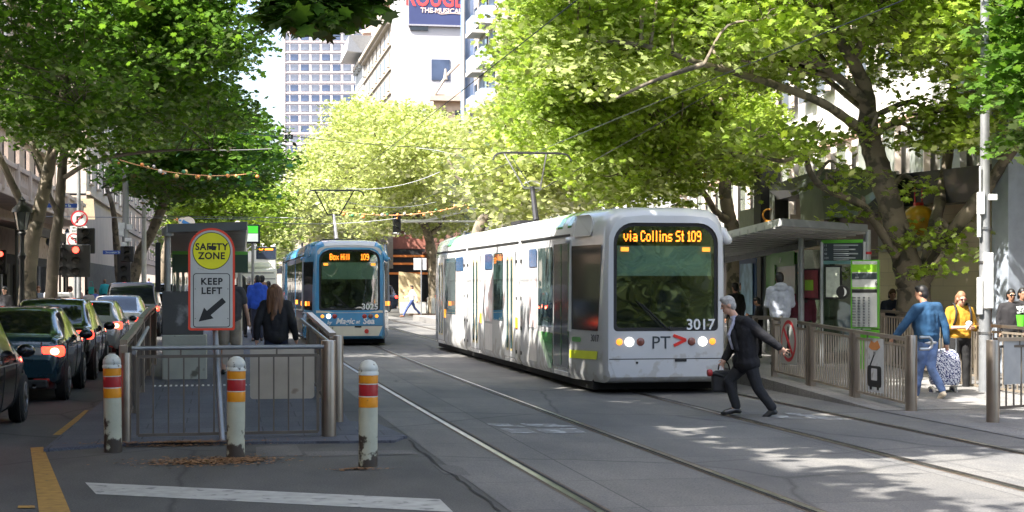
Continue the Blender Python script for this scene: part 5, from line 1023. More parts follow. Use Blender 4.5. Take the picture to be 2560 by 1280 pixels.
for px_ in (1890, 2010, 2110): c_ = W(px_, 795, 33.3); MBs.bar((c_.x, c_.y, zr(c_.y)), (c_.x, c_.y, c_.z), .06, .06)
MBs.build('seat_leg', steeld, sh)
# posters: blue ad light box, red-green poster, map, crescent disc
e = empty('advertising_panel', (0, 0, 0), 0, 'blue framed poster panel seen past the right side of the tram', 'poster'); vpanel(e, 'frame', (1848, 648), (1890, 800), 38.2, 36.5, M('frame_blue', (.03, .08, .20), .4)); vpanel(e, 'poster', (1854, 660), (1884, 790), 38.0, 36.7, M('poster_pale_blue', (.25, .42, .55), .5, vary=.4, scale=3), .01, .03)
e = empty('poster', (0, 0, 0), 0, 'dark red poster with a lime green shape inside the shelter', 'poster'); vpanel(e, 'frame', (2010, 672), (2050, 750), 31.9, 31.2, M('frame_red_black', (.04, .01, .015), .4)); vpanel(e, 'sheet', (2013, 676), (2047, 745), 31.85, 31.25, M('poster_maroon', (.30, .05, .07), .5, vary=.5, scale=3), .01, .03)
vpanel(e, 'green_shape', (2018, 700), (2038, 726), 31.8, 31.4, M('lime', (.35, .60, .05), .5), .01, .05)
e = empty('map_case', (0, 0, 0), 0, 'pale route map in a black frame beside the crescent disc', 'map'); vpanel(e, 'frame', (2062, 664), (2104, 748), 30.8, 30.6, trim); vpanel(e, 'map_sheet', (2066, 668), (2100, 743), 30.78, 30.62, M('map_paper', (.50, .54, .44), .5, vary=.15, scale=12), .01, .02)
e = empty('crescent_sign', W(2107, 730, 30.3), 0, 'round black disc with a white crescent in front of the shelter glass', 'sign')
MB().lathe([(.125, -.02), (.13, 0), (.125, .02)], n=32, m=Matrix.Rotation(R(90), 3, 'X')).build('disc', sb, e)
cs = [(.075 * math.cos(t) + .0, .085 * math.sin(t)) for t in [R(-80 + 160 * i / 12) for i in range(13)]] + [(.075 * .45 * math.cos(t) + .0, .085 * math.sin(t)) for t in [R(80 - 160 * i / 12) for i in range(13)]]
MB().poly([(x - .01, -.024, z) for x, z in cs], (0, -.003, 0)).build('crescent', M('crescent_white', (.75, .75, .73), .5), e)
# dark stop list board and timetable totem
e = empty('stop_list_board', (0, 0, 0), 0, 'dark route board with green top edge standing above the timetable', 'information board')
vpanel(e, 'board', (2054, 600), (2158, 650), 30.9, 30.5, M('board_slate', (.045, .06, .065), .4)); vpanel(e, 'green_top', (2054, 600), (2158, 607), 30.9, 30.5, M('shelter_green'), .01, .012); vpanel(e, 'header', (2054, 652), (2126, 660), 30.9, 30.6, M('board_teal', (.15, .30, .28), .4))
lt = M('board_text', (.35, .38, .38), .5)
rb0 = (W(2158, 600, 30.5) - W(2054, 600, 30.9)).normalized()
for i, s_ in enumerate(('11', '12', '48', '109')):
    y_ = 614 + i * 10.5; a = W(2058, y_, 30.87) + Vector((0, -.045, 0)); text('route_number', s_, lt, e, frame(a, rb0, (0, 0, 1)), .06, align='LEFT')
    a = W(2082, y_ - 1, 30.75) + Vector((0, -.04, 0)); q = MB(); q.bar(a, a + rb0 * (.48 - .05 * (i % 2)), .004, .022); q.bar(a + Vector((0, 0, -.035)), a + rb0 * .3 + Vector((0, 0, -.035)), .004, .010); q.build('route_line', lt, e)
for px_ in (2054, 2160): c_ = W(px_, 700, 30.9 if px_ < 2100 else 30.5); MB().bar((c_.x, c_.y, zr(c_.y)), (c_.x, c_.y, 2.65), .05, .05).build('post', M('column_steel'), e)
e = empty('timetable_totem', (0, 0, 0), 0, 'green edged timetable totem with white header and printed columns', 'timetable')
T0, T1 = 29.6, 29.3
vpanel(e, 'base', (2150, 824), (2196, 925), 29.55, 29.3, M('shelter_green'), .05)
vpanel(e, 'frame', (2127, 650), (2196, 822), T0, T1, M('shelter_green'), .06); vpanel(e, 'backing', (2130, 653), (2193, 818), T0, T1, M('totem_white', (.50, .52, .50), .5), .01, .012)
vpanel(e, 'header_green', (2130, 661), (2193, 680), T0, T1, M('totem_green', (.22, .50, .03), .4), .01, .016); vpanel(e, 'dark_band', (2130, 683), (2193, 698), T0, T1, M('board_slate'), .01, .016); vpanel(e, 'green_line', (2130, 718), (2193, 722), T0, T1, M('totem_green'), .01, .016)
vpanel(e, 'dark_band', (2130, 723), (2193, 732), T0, T1, blk, .01, .016); vpanel(e, 'yellow_patch', (2177, 740), (2193, 770), T0, T1, yelf, .01, .016); vpanel(e, 'dark_patch', (2177, 776), (2193, 808), T0, T1, M('board_slate'), .01, .016)
rx = (W(2193, 700, T1) - W(2130, 700, T0)).normalized()
text('stop_number', '6', sb, e, frame(W(2189, 709, T1) + Vector((0, -.03, 0)), rx, (0, 0, 1)), .11)
for r_ in range(11):
    for c_ in range(4):
        x_ = 2132 + c_ * 11.5
        vpanel(e, 'timetable_column', (x_, 742 + r_ * 7), (x_ + 9, 746.5 + r_ * 7), T0, T1, M('print_grey', (.22, .24, .25), .6), .004, .016)
for i, s_ in enumerate(('11', '48', '109', '12')): a = W(2140 + (i % 2) * 30, 687 + (i // 2) * 7, T0 - .05 - .02 * i); text('lettering', s_, lt, e, frame(a + Vector((0, -.035, 0)), rx, (0, 0, 1)), .05)
# baubles
def bauble(c, r, mats, label):
    e = empty('christmas_bauble', c, 0, label, 'bauble'); prof = [(r * math.cos(t), r * .92 * math.sin(t)) for t in [R(-88 + 176 * i / 14) for i in range(15)]]
    MB().lathe(prof, n=28).build('ball', mats[0], e, smooth=60); MB().lathe([(r * .30, r * .86), (r * .30, r * 1.05), (r * .22, r * 1.08)], n=16).build('neck', mats[1], e, smooth=40)
    q = MB(); (q.tube([Vector((r * .38 * math.cos(t), 0, r * 1.42 + r * .38 * math.sin(t))) for t in [2 * math.pi * i / 16 for i in range(17)]], r * .06, 8, False) if mats[1] is gold else (q.tube([(-.08, 0, r), (-.08, 0, r + .4)], .015, 6), q.tube([(.08, 0, r), (.08, 0, r + .4)], .015, 6))); q.build('ring', mats[1], e, smooth=60)
gold = M('bauble_gold', (.55, .25, .03), .35, metal=.5); rb_ = M('bauble_red', (.55, .02, .015), .3, coat=.6); yb_ = M('bauble_yellow', (.62, .33, .01), .35, coat=.5, vary=.35, scale=4)
bauble(W(1921, 592, 44), .42, (rb_, gold), 'red bauble with a gold ring resting on the right shelter canopy')
bauble(W(2296, 552, 33.4), .36, (yb_, rb_), 'large yellow bauble with red neck hanging behind the plane tree')
MB().tube([(0, 0, 0), (0, 0, .6)], .008, 5)
# lamp pole on the right
g_ = W(2462, 850, 26.0); e = empty('street_pole', (g_.x, g_.y, .0), 0, 'tall grey street pole with white boxes at the right', 'pole')
MB().lathe([(.10, 0), (.095, 1.2), (.075, 4), (.06, 9)], n=20).build('shaft', galv, e, smooth=50)
for dx, z, s_ in ((-.10, 3.15, (.10, .10, .36)), (.10, 3.25, (.14, .1, .10)), (-.13, 2.85, (.05, .06, .5)), (-.11, 3.5, (.03, .03, .5)), (.0, 1.9, (.12, .26, .9)), (-.12, 1.65, (.06, .1, .6))): MB().box((dx, -.06, z), s_).build('equipment_box', M('box_white', (.60, .61, .60), .5), e, bevel=.01)
q = MB()
for z in (1.45, 1.05, 2.2, 2.75): q.lathe([(.105, -.02), (.105, .02)], (0, 0, z))
q.build('clamp', chrome, e)
q = MB(); q.lathe([(.17, 0), (.17, .05), (.13, .08)], n=20); q.build('base_collar', galv, e)
# ornate black lamp on the left
g_ = W(55, 760, 41); e = empty('street_lamp', (g_.x, g_.y, .14), 0, 'ornate black lantern street lamp by the left tree trunks', 'street lamp'); bl = M('lamp_black', (.014, .015, .014), .45)
s_ = 41 / F
zt = lambda y_: 1.85 - (y_ - 709) * s_ - .14
MB().lathe([(.2, 0), (.2, .35), (.12, .5), (.07, .75), (.06, zt(650)), (.11, zt(640)), (.06, zt(630)), (.055, zt(590)), (.11, zt(583)), (.05, zt(575))], n=16).build('post', bl, e, smooth=45)
MB().lathe([(.12, zt(575)), (.21, zt(530))], n=6).build('lantern_glass', M('lantern_glass', (.10, .11, .10), .2, coat=.6), e)
q = MB()
for i in range(6): a = i * math.pi / 3; q.bar((.12 * math.cos(a), .12 * math.sin(a), zt(575)), (.215 * math.cos(a), .215 * math.sin(a), zt(530)), .02, .02)
q.build('lantern_frame', bl, e); MB().lathe([(.27, zt(531)), (.25, zt(522)), (.10, zt(508)), (.08, zt(502)), (.10, zt(500)), (.03, zt(494)), (.01, zt(490))], n=12).build('lantern_roof', bl, e, smooth=35)
# traffic signs on the left pole
g_ = W(197, 800, 52); e = empty('traffic_sign_post', (g_.x, g_.y, 0), 0, 'tall grey pole with round no turn signs behind the left trees', 'traffic sign')
k_ = 52 / F; Z = lambda y_: 1.85 - (y_ - 709) * k_
MB().lathe([(.08, 0), (.07, 4), (.05, Z(395))], n=12).build('pole', galv, e, smooth=50)
def sgn(cx_, cy_, r_, arrow, slash=1):
    f_ = frame(((cx_ - 197) * k_, -.10, Z(cy_)), (1, 0, 0), (0, 0, 1))
    fplate(e, 'sign_ring', circ(r_, 0, 28), M('sign_red'), 0, .004, f_); fplate(e, 'sign_face', circ(r_ * .82, 0, 28), M('sign_face_white', (.52, .52, .50), .5), .005, .003, f_)
    w_ = r_; fplate(e, 'turn_arrow', [(x * w_ * arrow, y * w_) for x, y in ((-.35, -.5), (-.15, -.5), (-.15, .12), (.2, .12), (.2, -.05), (.5, .22), (.2, .5), (.2, .32), (-.35, .32))][::arrow], sb, .009, .003, f_)
    fplate(e, 'red_slash', [(x * w_ * slash, y * w_) for x, y in ((.52, .60), (.60, .52), (-.52, -.60), (-.60, -.52))][::slash], M('sign_red'), .013, .003, f_)
sgn(199, 547, .27, 1); f_ = frame((.0, -.10, Z(573)), (1, 0, 0), (0, 0, 1)); fplate(e, 'supplementary_plate', rrect(-.27, -.13, .27, .10, .02), M('sign_face_white'), 0, .004, f_); text('lettering', 'BICYCLES', sb, e, f_ @ Matrix.Translation((0, .04, .006)), .09, .001, bold=.002); text('lettering', 'EXCEPTED', sb, e, f_ @ Matrix.Translation((0, -.07, .006)), .09, .001, bold=.002)
f_ = frame(((186 - 197) * k_, -.09, Z(605)), (1, 0, 0), (0, 0, 1)); fplate(e, 'sign_plate', rrect(-.24, -.30, .24, .27, .02), M('sign_face_white'), 0, .004, f_); sgn(186, 600, .215, -1, -1)
g2 = W(187, 800, 51); thing(MB().lathe([(.04, 0), (.04, 1.85 - (630 - 709) * 51 / F)], n=10), 'sign_pole', galv, (g2.x, g2.y, 0), 'thin pole right in front of the no turn sign pole', 'pole', smooth=50)
def signal(px_, py_, D_, lit, label, w_=.34, h_=.95, hang=None):
    c_ = W(px_, py_, D_); e = empty('traffic_light', c_, 0, label, 'traffic light', 'traffic lights'); MB().box((0, 0, 0), (w_, .22, h_)).build('housing', M('signal_black', (.012, .012, .012), .6), e, bevel=.03)
    for i in range(3):
        z = h_ / 2 - h_ * (i + .5) / 3; on = lit == i; MB().lathe([(.10, 0), (.10, .02), (.05, .03)], (0, -.11, z), 16, Matrix.Rotation(R(90), 3, 'X')).build('lens', M('signal_red_lit', (1, .05, .03), .4, emis=2.5, vary=.02) if on else M('signal_dark', (.03, .025, .02), .3), e)
        v_ = MB(); pr = [Vector((.12 * math.cos(t), -.11, z + .12 * math.sin(t))) for t in [math.pi * j / 8 for j in range(9)]]
        for a, b_ in zip(pr, pr[1:]): v_.add([a, b_, b_ + Vector((0, -.16, 0)), a + Vector((0, -.16, 0))], [(0, 1, 2, 3)])
        v_.build('visor', M('signal_black'), e)
    if hang is not None: MB().tube([(0, .14, h_ / 2), (0, .14, -c_.z)], .045, 8).build('pole', galv, e)
signal(215, 602, 50, -1, 'small dark signal head next to the no turn sign', .55, .80)
signal(190, 652, 49, 0, 'cluster of black signal heads under the no turn signs', .85, 1.0); signal(158, 653, 49, -1, 'black signal head left of the sign cluster', .5, .85)
signal(310, 672, 62, 0, 'traffic light with red lamp lit above the four wheel drive', .5, 1.15, hang=1); signal(992, 556, 90, -1, 'traffic light hanging from the white mast arm', .45, 1.1)
signal(2, 655, 60, 0, 'traffic light with red lamp at the very left edge', .4, .9, hang=1); signal(318, 635, 61, -1, 'dark signal head on the grey pole above the red lamp', .5, .6)
e = empty('street_name_sign', W(155, 514, 50), 0, 'blue street name board among the left branches', 'street sign'); MB().box((0, 0, 0), (.92, .03, .13)).build('board', M('street_sign_blue', (.02, .06, .28), .4), e); text('lettering', 'Swanston St', M('name_white'), e, frame((0, -.017, 0), (1, 0, 0), (0, 0, 1)), .11)
e = empty('street_name_sign', W(282, 631, 62), 0, 'blue street name board below the grey pole equipment', 'street sign'); MB().box((0, 0, 0), (.75, .03, .15)).build('board', MATS['street_sign_blue'], e); text('lettering', 'Swanston St', MATS['name_white'], e, frame((0, -.017, 0), (1, 0, 0), (0, 0, 1)), .11)
g_ = W(314, 760, 63); e = empty('street_pole', (g_.x, g_.y, 0), 0, 'grey utility pole with white cameras over the left traffic', 'pole'); k3 = 63 / F; Z3 = lambda y_: 1.85 - (y_ - 709) * k3
MB().lathe([(.15, 0), (.13, 4), (.11, Z3(425))], n=12).build('shaft', M('pole_concrete', (.30, .30, .29), .7), e, smooth=50)
for dx, y_, s_ in ((-.15, 565, (.25, .2, .25)), (.15, 568, (.2, .2, .22)), (-.15, 582, (.18, .2, .3)), (.1, 600, (.25, .2, .15)), (-.05, 612, (.2, .25, .18))): MB().box((dx, -.1, Z3(y_)), s_).build('camera', M('box_white'), e, bevel=.02)
g_ = W(360, 760, 72); thing(MB().lathe([(.12, 0), (.09, 1.85 + 289 * 72 / F)], n=10), 'street_pole', M('box_white'), (g_.x, g_.y, 0), 'white pole among the leaves right of the utility pole', 'pole', smooth=50)
for i, (x_, y_) in enumerate(((123, 612), (150, 610), (168, 597))):
    c_ = W(x_, y_, 75); e = empty('globe_lamp', (c_.x, c_.y, .14), 0, ['lamp post with a white globe left of the second trunk', 'lamp post with a white globe right of the second trunk', 'tall lamp post with a white globe beside the sign pole'][i], 'street lamp')
    MB().tube([(0, 0, 0), (0, 0, c_.z - .14)], .05, 8).build('post', bl, e); MB().ell((0, 0, c_.z), (.16, .16, .2)).build('globe', M('globe_white', (.5, .52, .55), .4), e, smooth=60); MB().lathe([(.12, c_.z + .18), (.03, c_.z + .34)], n=8).build('finial', bl, e)
# mast arm with signal, right centre
c0 = W(1160, 760, 92); e = empty('signal_mast', (c0.x, c0.y, 0), 0, 'white mast arm carrying the traffic light between the trams', 'mast'); k4 = 92 / F; wht2 = M('mast_white', (.68, .69, .70), .4)
q = MB(); a = W(992, 553, 92) - Vector((c0.x, c0.y, 0)); q.tube([a, W(1060, 552, 92) - Vector((c0.x, c0.y, 0)), W(1235, 508, 92) - Vector((c0.x, c0.y, 0))], .09, 8); q.tube([W(1060, 553, 92) - Vector((c0.x, c0.y, 0)), W(1240, 553, 92) - Vector((c0.x, c0.y, 0))], .06, 8); q.build('arm', wht2, e, smooth=50)
x9 = W(1240, 553, 92) - Vector((c0.x, c0.y, 0)); MB().tube([(x9.x, x9.y, 0), (x9.x, x9.y, 8)], .12, 10).build('post', wht2, e, smooth=50)
# white sign back, hoarding, plank, white posts
c_ = W(1050, 660, 84); e = empty('road_sign', (c_.x, c_.y, 0), 0, 'back of a square white road sign on a thin pole by the far crossing', 'road sign'); MB().box((0, 0, c_.z), (.68, .02, .62)).build('plate', M('sign_back', (.40, .41, .42), .5), e); MB().tube([(.06, -.03, 0), (.06, -.03, c_.z + .3)], .035, 8).build('pole', galv, e)
c_ = G(1046, 786); e = empty('construction_hoarding', (c_.x, c_.y + 4, 0), 0, 'beige construction screen at the far footpath', 'hoarding'); MB().poly([(x - .75, 0, z) for x, z in ((0, .3), (1.4, .3), (1.35, 2.45), (0, 2.6))], (0, .06, 0)).build('screen', M('hoarding_beige', (.50, .40, .24), .7, vary=.15, dirt=((.7, .6, .45), 3, .6, None)), e); MB().box((0, .1, 1.2), (.08, .08, 2.5)).build('post', M('hoarding_post', (.4, .35, .25), .7), e); MB().box((.1, -.3, .35), (1.6, .4, .7)).build('base', M('hoarding_base', (.45, .44, .42), .7), e)
c_ = G(1055, 789); thing(MB().box((0, 0, .06), (1.6, .2, .12)), 'timber_plank', M('timber_brown', (.16, .11, .08), .8), c_, 'brown timber kerb piece behind the far walking man', 'plank')
for x_ in (1083, 1072): c_ = G(x_, 782 + (x_ == 1083) * 4); thing(MB().lathe([(.12, 0), (.12, .9), (.08, 1.0)], n=12), 'white_bollard', M('box_white'), c_, 'white bollard nearest the tram' if x_ == 1083 else 'white bollard beside the beige screen', 'bollard', smooth=50)
# overhead wires ---------------------------------------------------
wm = M('wire_dark', (.05, .05, .055), .5); wl = M('wire_pale', (.28, .29, .30), .5)
def wire(a, b, r=.008, sag=.12, mat=wm, label='thin overhead wire', n=8, name='overhead_wire', grp='overhead wires'):
    a, b = Vector(a), Vector(b); pts = [a.lerp(b, i / n) - Vector((0, 0, sag * 4 * (i / n) * (1 - i / n))) - a for i in range(n + 1)]
    thing(MB().tube(pts, r, 5), name, mat, a, label, 'wire', grp)
dT = Vector((-math.sin(TY), math.cos(TY), 0))
wire(Vector((WT.x, WT.y, 4.93)) - dT * 26, Vector((WT.x, WT.y, 4.93)) + dT * 130, .007, .0, label='contact wire over the white tram'); wire(Vector((BT.x, BT.y, 4.93)) - dT * 50, Vector((BT.x, BT.y, 4.93)) + dT * 110, .007, .0, label='contact wire over the blue tram')
wire(W(0, 220, 36), W(720, 342, 50), .012, .2, label='dark wire crossing the left tree crowns'); wire(W(700, 337, 50), W(1290, 372, 60), .012, .15, label='dark wire from the small number plate towards the white tram pole')
wire(W(1340, 480, 42), W(2150, 0, 30), .012, .1, label='dark wire rising through the right tree'); wire(W(420, 372, 55), W(680, 372, 55), .02, .05, label='long dark bracket wire in the left crown')
wire(W(380, 540, 70), W(760, 545, 70), .02, .0, mat=wl, label='pale span wire above the left shelter'); wire(W(100, 541, 64), W(640, 548, 64), .018, .0, mat=wl, label='pale span wire crossing above the traffic')
wire(W(640, 552, 75), W(990, 546, 75), .018, .2, mat=wl, label='pale span wire above the blue tram'); wire(W(1040, 370, 60), W(1200, 408, 60), .016, -.1, mat=wl, label='pale curved bracket above the tree gap')
wire(W(860, 470, 70), W(1100, 430, 70), .015, .3, mat=wl, label='pale wire left of the white tram pole'); wire(W(850, 500, 72), W(1090, 505, 78), .015, .3, mat=wl, label='lower pale wire left of the white tram pole')
for x_, y_, D_ in ((722, 342, 50), (1396, 363, 42)):
    e = empty('number_plate_tag', W(x_, y_, D_), 0, 'small black plate reading 34 hanging on the %s wire' % ('left' if x_ < 1000 else 'right'), 'tag'); MB().box((0, 0, 0), (.26, .02, .14)).build('plate', blk, e); text('lettering', '34', M('name_white'), e, frame((0, -.012, 0), (1, 0, 0), (0, 0, 1)), .14)
# festive bunting garlands
def garland(a, b, sag, n, label, seed):
    rs = random.Random(seed); a, b = Vector(a), Vector(b); e = empty('garland', a, 0, label, 'garland'); pts = [a.lerp(b, i / 16) - Vector((0, 0, sag * 4 * (i / 16) * (1 - i / 16))) - a for i in range(17)]
    MB().tube(pts, .02, 5).build('cord', M('garland_cord', (.55, .28, .12), .6), e)
    for i in range(n):
        t = (i + .5) / n; c_ = a.lerp(b, t) - Vector((0, 0, sag * 4 * t * (1 - t))) - a; cc = rs.choice([('orange', (.6, .22, .05)), ('orange', (.6, .22, .05)), ('white', (.6, .55, .5)), ('green', (.05, .2, .08)), ('gold', (.55, .34, .12))])
        MB().ell(c_ + Vector((rs.uniform(-.2, .2), 0, rs.uniform(-.18, .10))), (rs.uniform(.04, .09),) * 3).build('ornament', M('ornament_' + cc[0], cc[1], .4), e, smooth=60)
garland(W(435, 548, 58), W(612, 555, 58), .35, 16, 'colourful festive garland hanging over the left shelter', 1); garland(W(300, 400, 58), W(640, 432, 62), .3, 22, 'string of orange ornaments through the left crown', 2); garland(W(850, 528, 80), W(1190, 505, 80), .4, 24, 'pale twisted garland above the gap between the trams', 3)
for i, (x_, y_, r_) in enumerate(((455, 553, .13), (470, 560, .26), (594, 560, .12))):
    e = empty('hanging_disc', W(x_, y_, 57), 0, ['small blue striped disc on the garland, leftmost', 'large white disc with a blue bar on the garland', 'small blue disc at the right end of the garland'][i], 'ornament'); MB().lathe([(r_, -.02), (r_, .02)], n=24, m=Matrix.Rotation(R(90), 3, 'X')).build('disc', M('ornament_white', (.7, .7, .7), .4), e)
    MB().bar((-r_ * .75, -.025, r_ * .4), (r_ * .75, -.025, -r_ * .4), .01, r_ * .45).build('bar', M('ornament_blue', (.05, .2, .5), .4), e)
# advert box and dark cabinet on the left footpath
c_ = W(146, 745, 47); e = empty('litter_cabinet', (c_.x, c_.y, .14), 0, 'black screened cabinet with white frame on the left footpath', 'cabinet'); MB().box((0, 0, .75), (.80, .4, 1.4)).build('body', M('box_white'), e, bevel=.04); MB().box((0, -.21, .78), (.66, .03, 1.1)).build('screen', trim, e)
# small plant pot right edge
c_ = W(2552, 800, 25.5); e = empty('plant_pot', c_, 0, 'bright green pot with grey plant at the right edge', 'plant pot'); MB().lathe([(.05, -.1), (.075, .08), (.07, .08)], n=16).build('pot', M('pot_green', (.10, .55, .03), .4), e, smooth=40)
q = MB(); rs = random.Random(3)
for i in range(50): a = rs.random() * 6.28; r_ = rs.random() * .09; z = .1 + rs.random() * .1; q.poly([(r_ * math.cos(a), r_ * math.sin(a), z), (r_ * math.cos(a) + .02, r_ * math.sin(a), z + .02), (r_ * math.cos(a), r_ * math.sin(a) + .02, z + .03)])
q.build('leaves', M('leaf_grey', (.35, .38, .36), .7), e)
# ---------------------------------------------------------------- trees
def leafmat(name, col, tr, var=.35, gl=(.30, .42, .16), ior=1.25):
    m = bpy.data.materials.new(name); m.use_nodes = True; N = m.node_tree.nodes; L = m.node_tree.links; N.remove(N['Principled BSDF']); out = N['Material Output']
    tc = N.new('ShaderNodeTexCoord'); n = N.new('ShaderNodeTexNoise'); n.inputs['Scale'].default_value = 2.2; n.inputs['Detail'].default_value = 6; n.inputs['Roughness'].default_value = .8; L.new(tc.outputs['Object'], n.inputs['Vector'])
    def ramp(c):
        r = N.new('ShaderNodeValToRGB'); r.color_ramp.elements[0].position = .35; r.color_ramp.elements[1].position = .65
        r.color_ramp.elements[0].color = (c[0] * (1 - var), c[1] * (1 - var * .8), c[2] * (1 - var * .5), 1); r.color_ramp.elements[1].color = (min(1, c[0] * (1 + var * 1.3)), min(1, c[1] * (1 + var)), c[2] * (1 + var * .3), 1); L.new(n.outputs[0], r.inputs[0]); return r.outputs[0]
    d = N.new('ShaderNodeBsdfDiffuse'); L.new(ramp(col), d.inputs[0]); t = N.new('ShaderNodeBsdfTranslucent'); L.new(ramp(tr), t.inputs[0])
    m1 = N.new('ShaderNodeMixShader'); m1.inputs[0].default_value = .52; L.new(d.outputs[0], m1.inputs[1]); L.new(t.outputs[0], m1.inputs[2])
    g = N.new('ShaderNodeBsdfGlossy'); g.inputs['Roughness'].default_value = .42; g.inputs[0].default_value = (*gl, 1)
    fr = N.new('ShaderNodeFresnel'); fr.inputs[0].default_value = ior
    m2 = N.new('ShaderNodeMixShader'); L.new(fr.outputs[0], m2.inputs[0]); L.new(m1.outputs[0], m2.inputs[1]); L.new(g.outputs[0], m2.inputs[2]); L.new(m2.outputs[0], out.inputs[0]); MATS[name] = m; return m
leafA = leafmat('leaf_deep', (.075, .15, .024), (.20, .38, .035)); leafB = leafmat('leaf_bright', (.165, .25, .035), (.43, .58, .06), gl=(.70, .80, .30), ior=1.36); leafC = leafmat('leaf_sunlit_tint', (.37, .43, .17), (.58, .65, .22), gl=(.85, .88, .55), ior=1.4)  # brighter sets stand in for sunlit foliage, sunlight put into the leaf colour
bark = M('plane_bark', (.20, .165, .12), .85, vary=.25, scale=2.5, bump=.6, dirt=((.085, .075, .055), 3.5, .52, None), bscale=14); barkd = M('plane_bark_dark', (.10, .085, .065), .85, vary=.3, scale=3, bump=.6, dirt=((.20, .17, .12), 3, .62, None), bscale=14)
T_M = [(0, -.5), (.27, -.42), (.22, -.2), (.52, -.12), (.33, .06), (.42, .34), (.16, .26), (0, .56), (-.16, .26), (-.42, .34), (-.33, .06), (-.52, -.12), (-.22, -.2), (-.27, -.42)]
T_H = [(0, -.5), (.42, -.25), (.36, .2), (0, .55), (-.36, .2), (-.42, -.25)]
T_D = [(0, -.5), (.36, 0), (0, .52), (-.36, 0)]
def leaves(name, pos, nrm_tilt, size, tmpl, mat, parent, seed=0, fold=.14):
    rs = np.random.RandomState(seed); n = len(pos); T = np.array([(x, y, -abs(x) * fold * 2 - (y * y) * fold) for x, y in tmpl]); k = len(T)
    sz = size * rs.uniform(.65, 1.25, n)
    nz = np.stack([rs.normal(0, nrm_tilt, n), rs.normal(0, nrm_tilt, n), np.ones(n)], 1); nz /= np.linalg.norm(nz, axis=1)[:, None]
    a = rs.uniform(0, 2 * np.pi, n); h = np.stack([np.cos(a), np.sin(a), np.full(n, -.25)], 1); y = h - nz * (h * nz).sum(1)[:, None]; y /= np.linalg.norm(y, axis=1)[:, None]; x = np.cross(y, nz)
    V = pos[:, None, :] + sz[:, None, None] * (x[:, None, :] * T[None, :, 0:1] + y[:, None, :] * T[None, :, 1:2] + nz[:, None, :] * T[None, :, 2:3])
    me = bpy.data.meshes.new(name); me.vertices.add(n * k); me.vertices.foreach_set('co', V.reshape(-1).astype(np.float32)); me.loops.add(n * k); me.loops.foreach_set('vertex_index', np.arange(n * k, dtype=np.int32))
    me.polygons.add(n); me.polygons.foreach_set('loop_start', np.arange(0, n * k, k, dtype=np.int32)); me.polygons.foreach_set('loop_total', np.full(n, k, dtype=np.int32)); me.update(calc_edges=True)
    me.materials.append(mat); o = bpy.data.objects.new(name, me); C.objects.link(o); o.parent = parent; return o
def sprays(c, r, n_sp, per, rs, droop=.10, L_=.55):
    """leaf positions on flat drooping sprays scattered through an ellipsoid's outer volume"""
    c = np.array(c); r = np.array(r); d = rs.normal(size=(n_sp, 3)); d /= np.linalg.norm(d, axis=1)[:, None]; q = rs.uniform(.35, 1.0, n_sp) ** .6
    sc_ = c + d * r * q[:, None]; out = np.concatenate([d[:, :2], np.zeros((n_sp, 1))], 1) + rs.normal(0, .5, (n_sp, 3)) * [1, 1, .15]; out /= np.linalg.norm(out, axis=1)[:, None]
    t = rs.uniform(-.6, 1, (n_sp, per)); P = sc_[:, None, :] + out[:, None, :] * (t * L_)[..., None] + rs.normal(0, 1, (n_sp, per, 3)) * [.17, .17, .06] * (L_ / .5)
    P[..., 2] -= droop * (t + .3) ** 2; return P.reshape(-1, 3)
def inside(p, poly):
    x, y = p; c = False
    for i in range(len(poly)):
        x1, y1 = poly[i]; x2, y2 = poly[i - 1]
        if (y1 > y) != (y2 > y) and x < (x2 - x1) * (y - y1) / (y2 - y1) + x1: c = not c
    return c
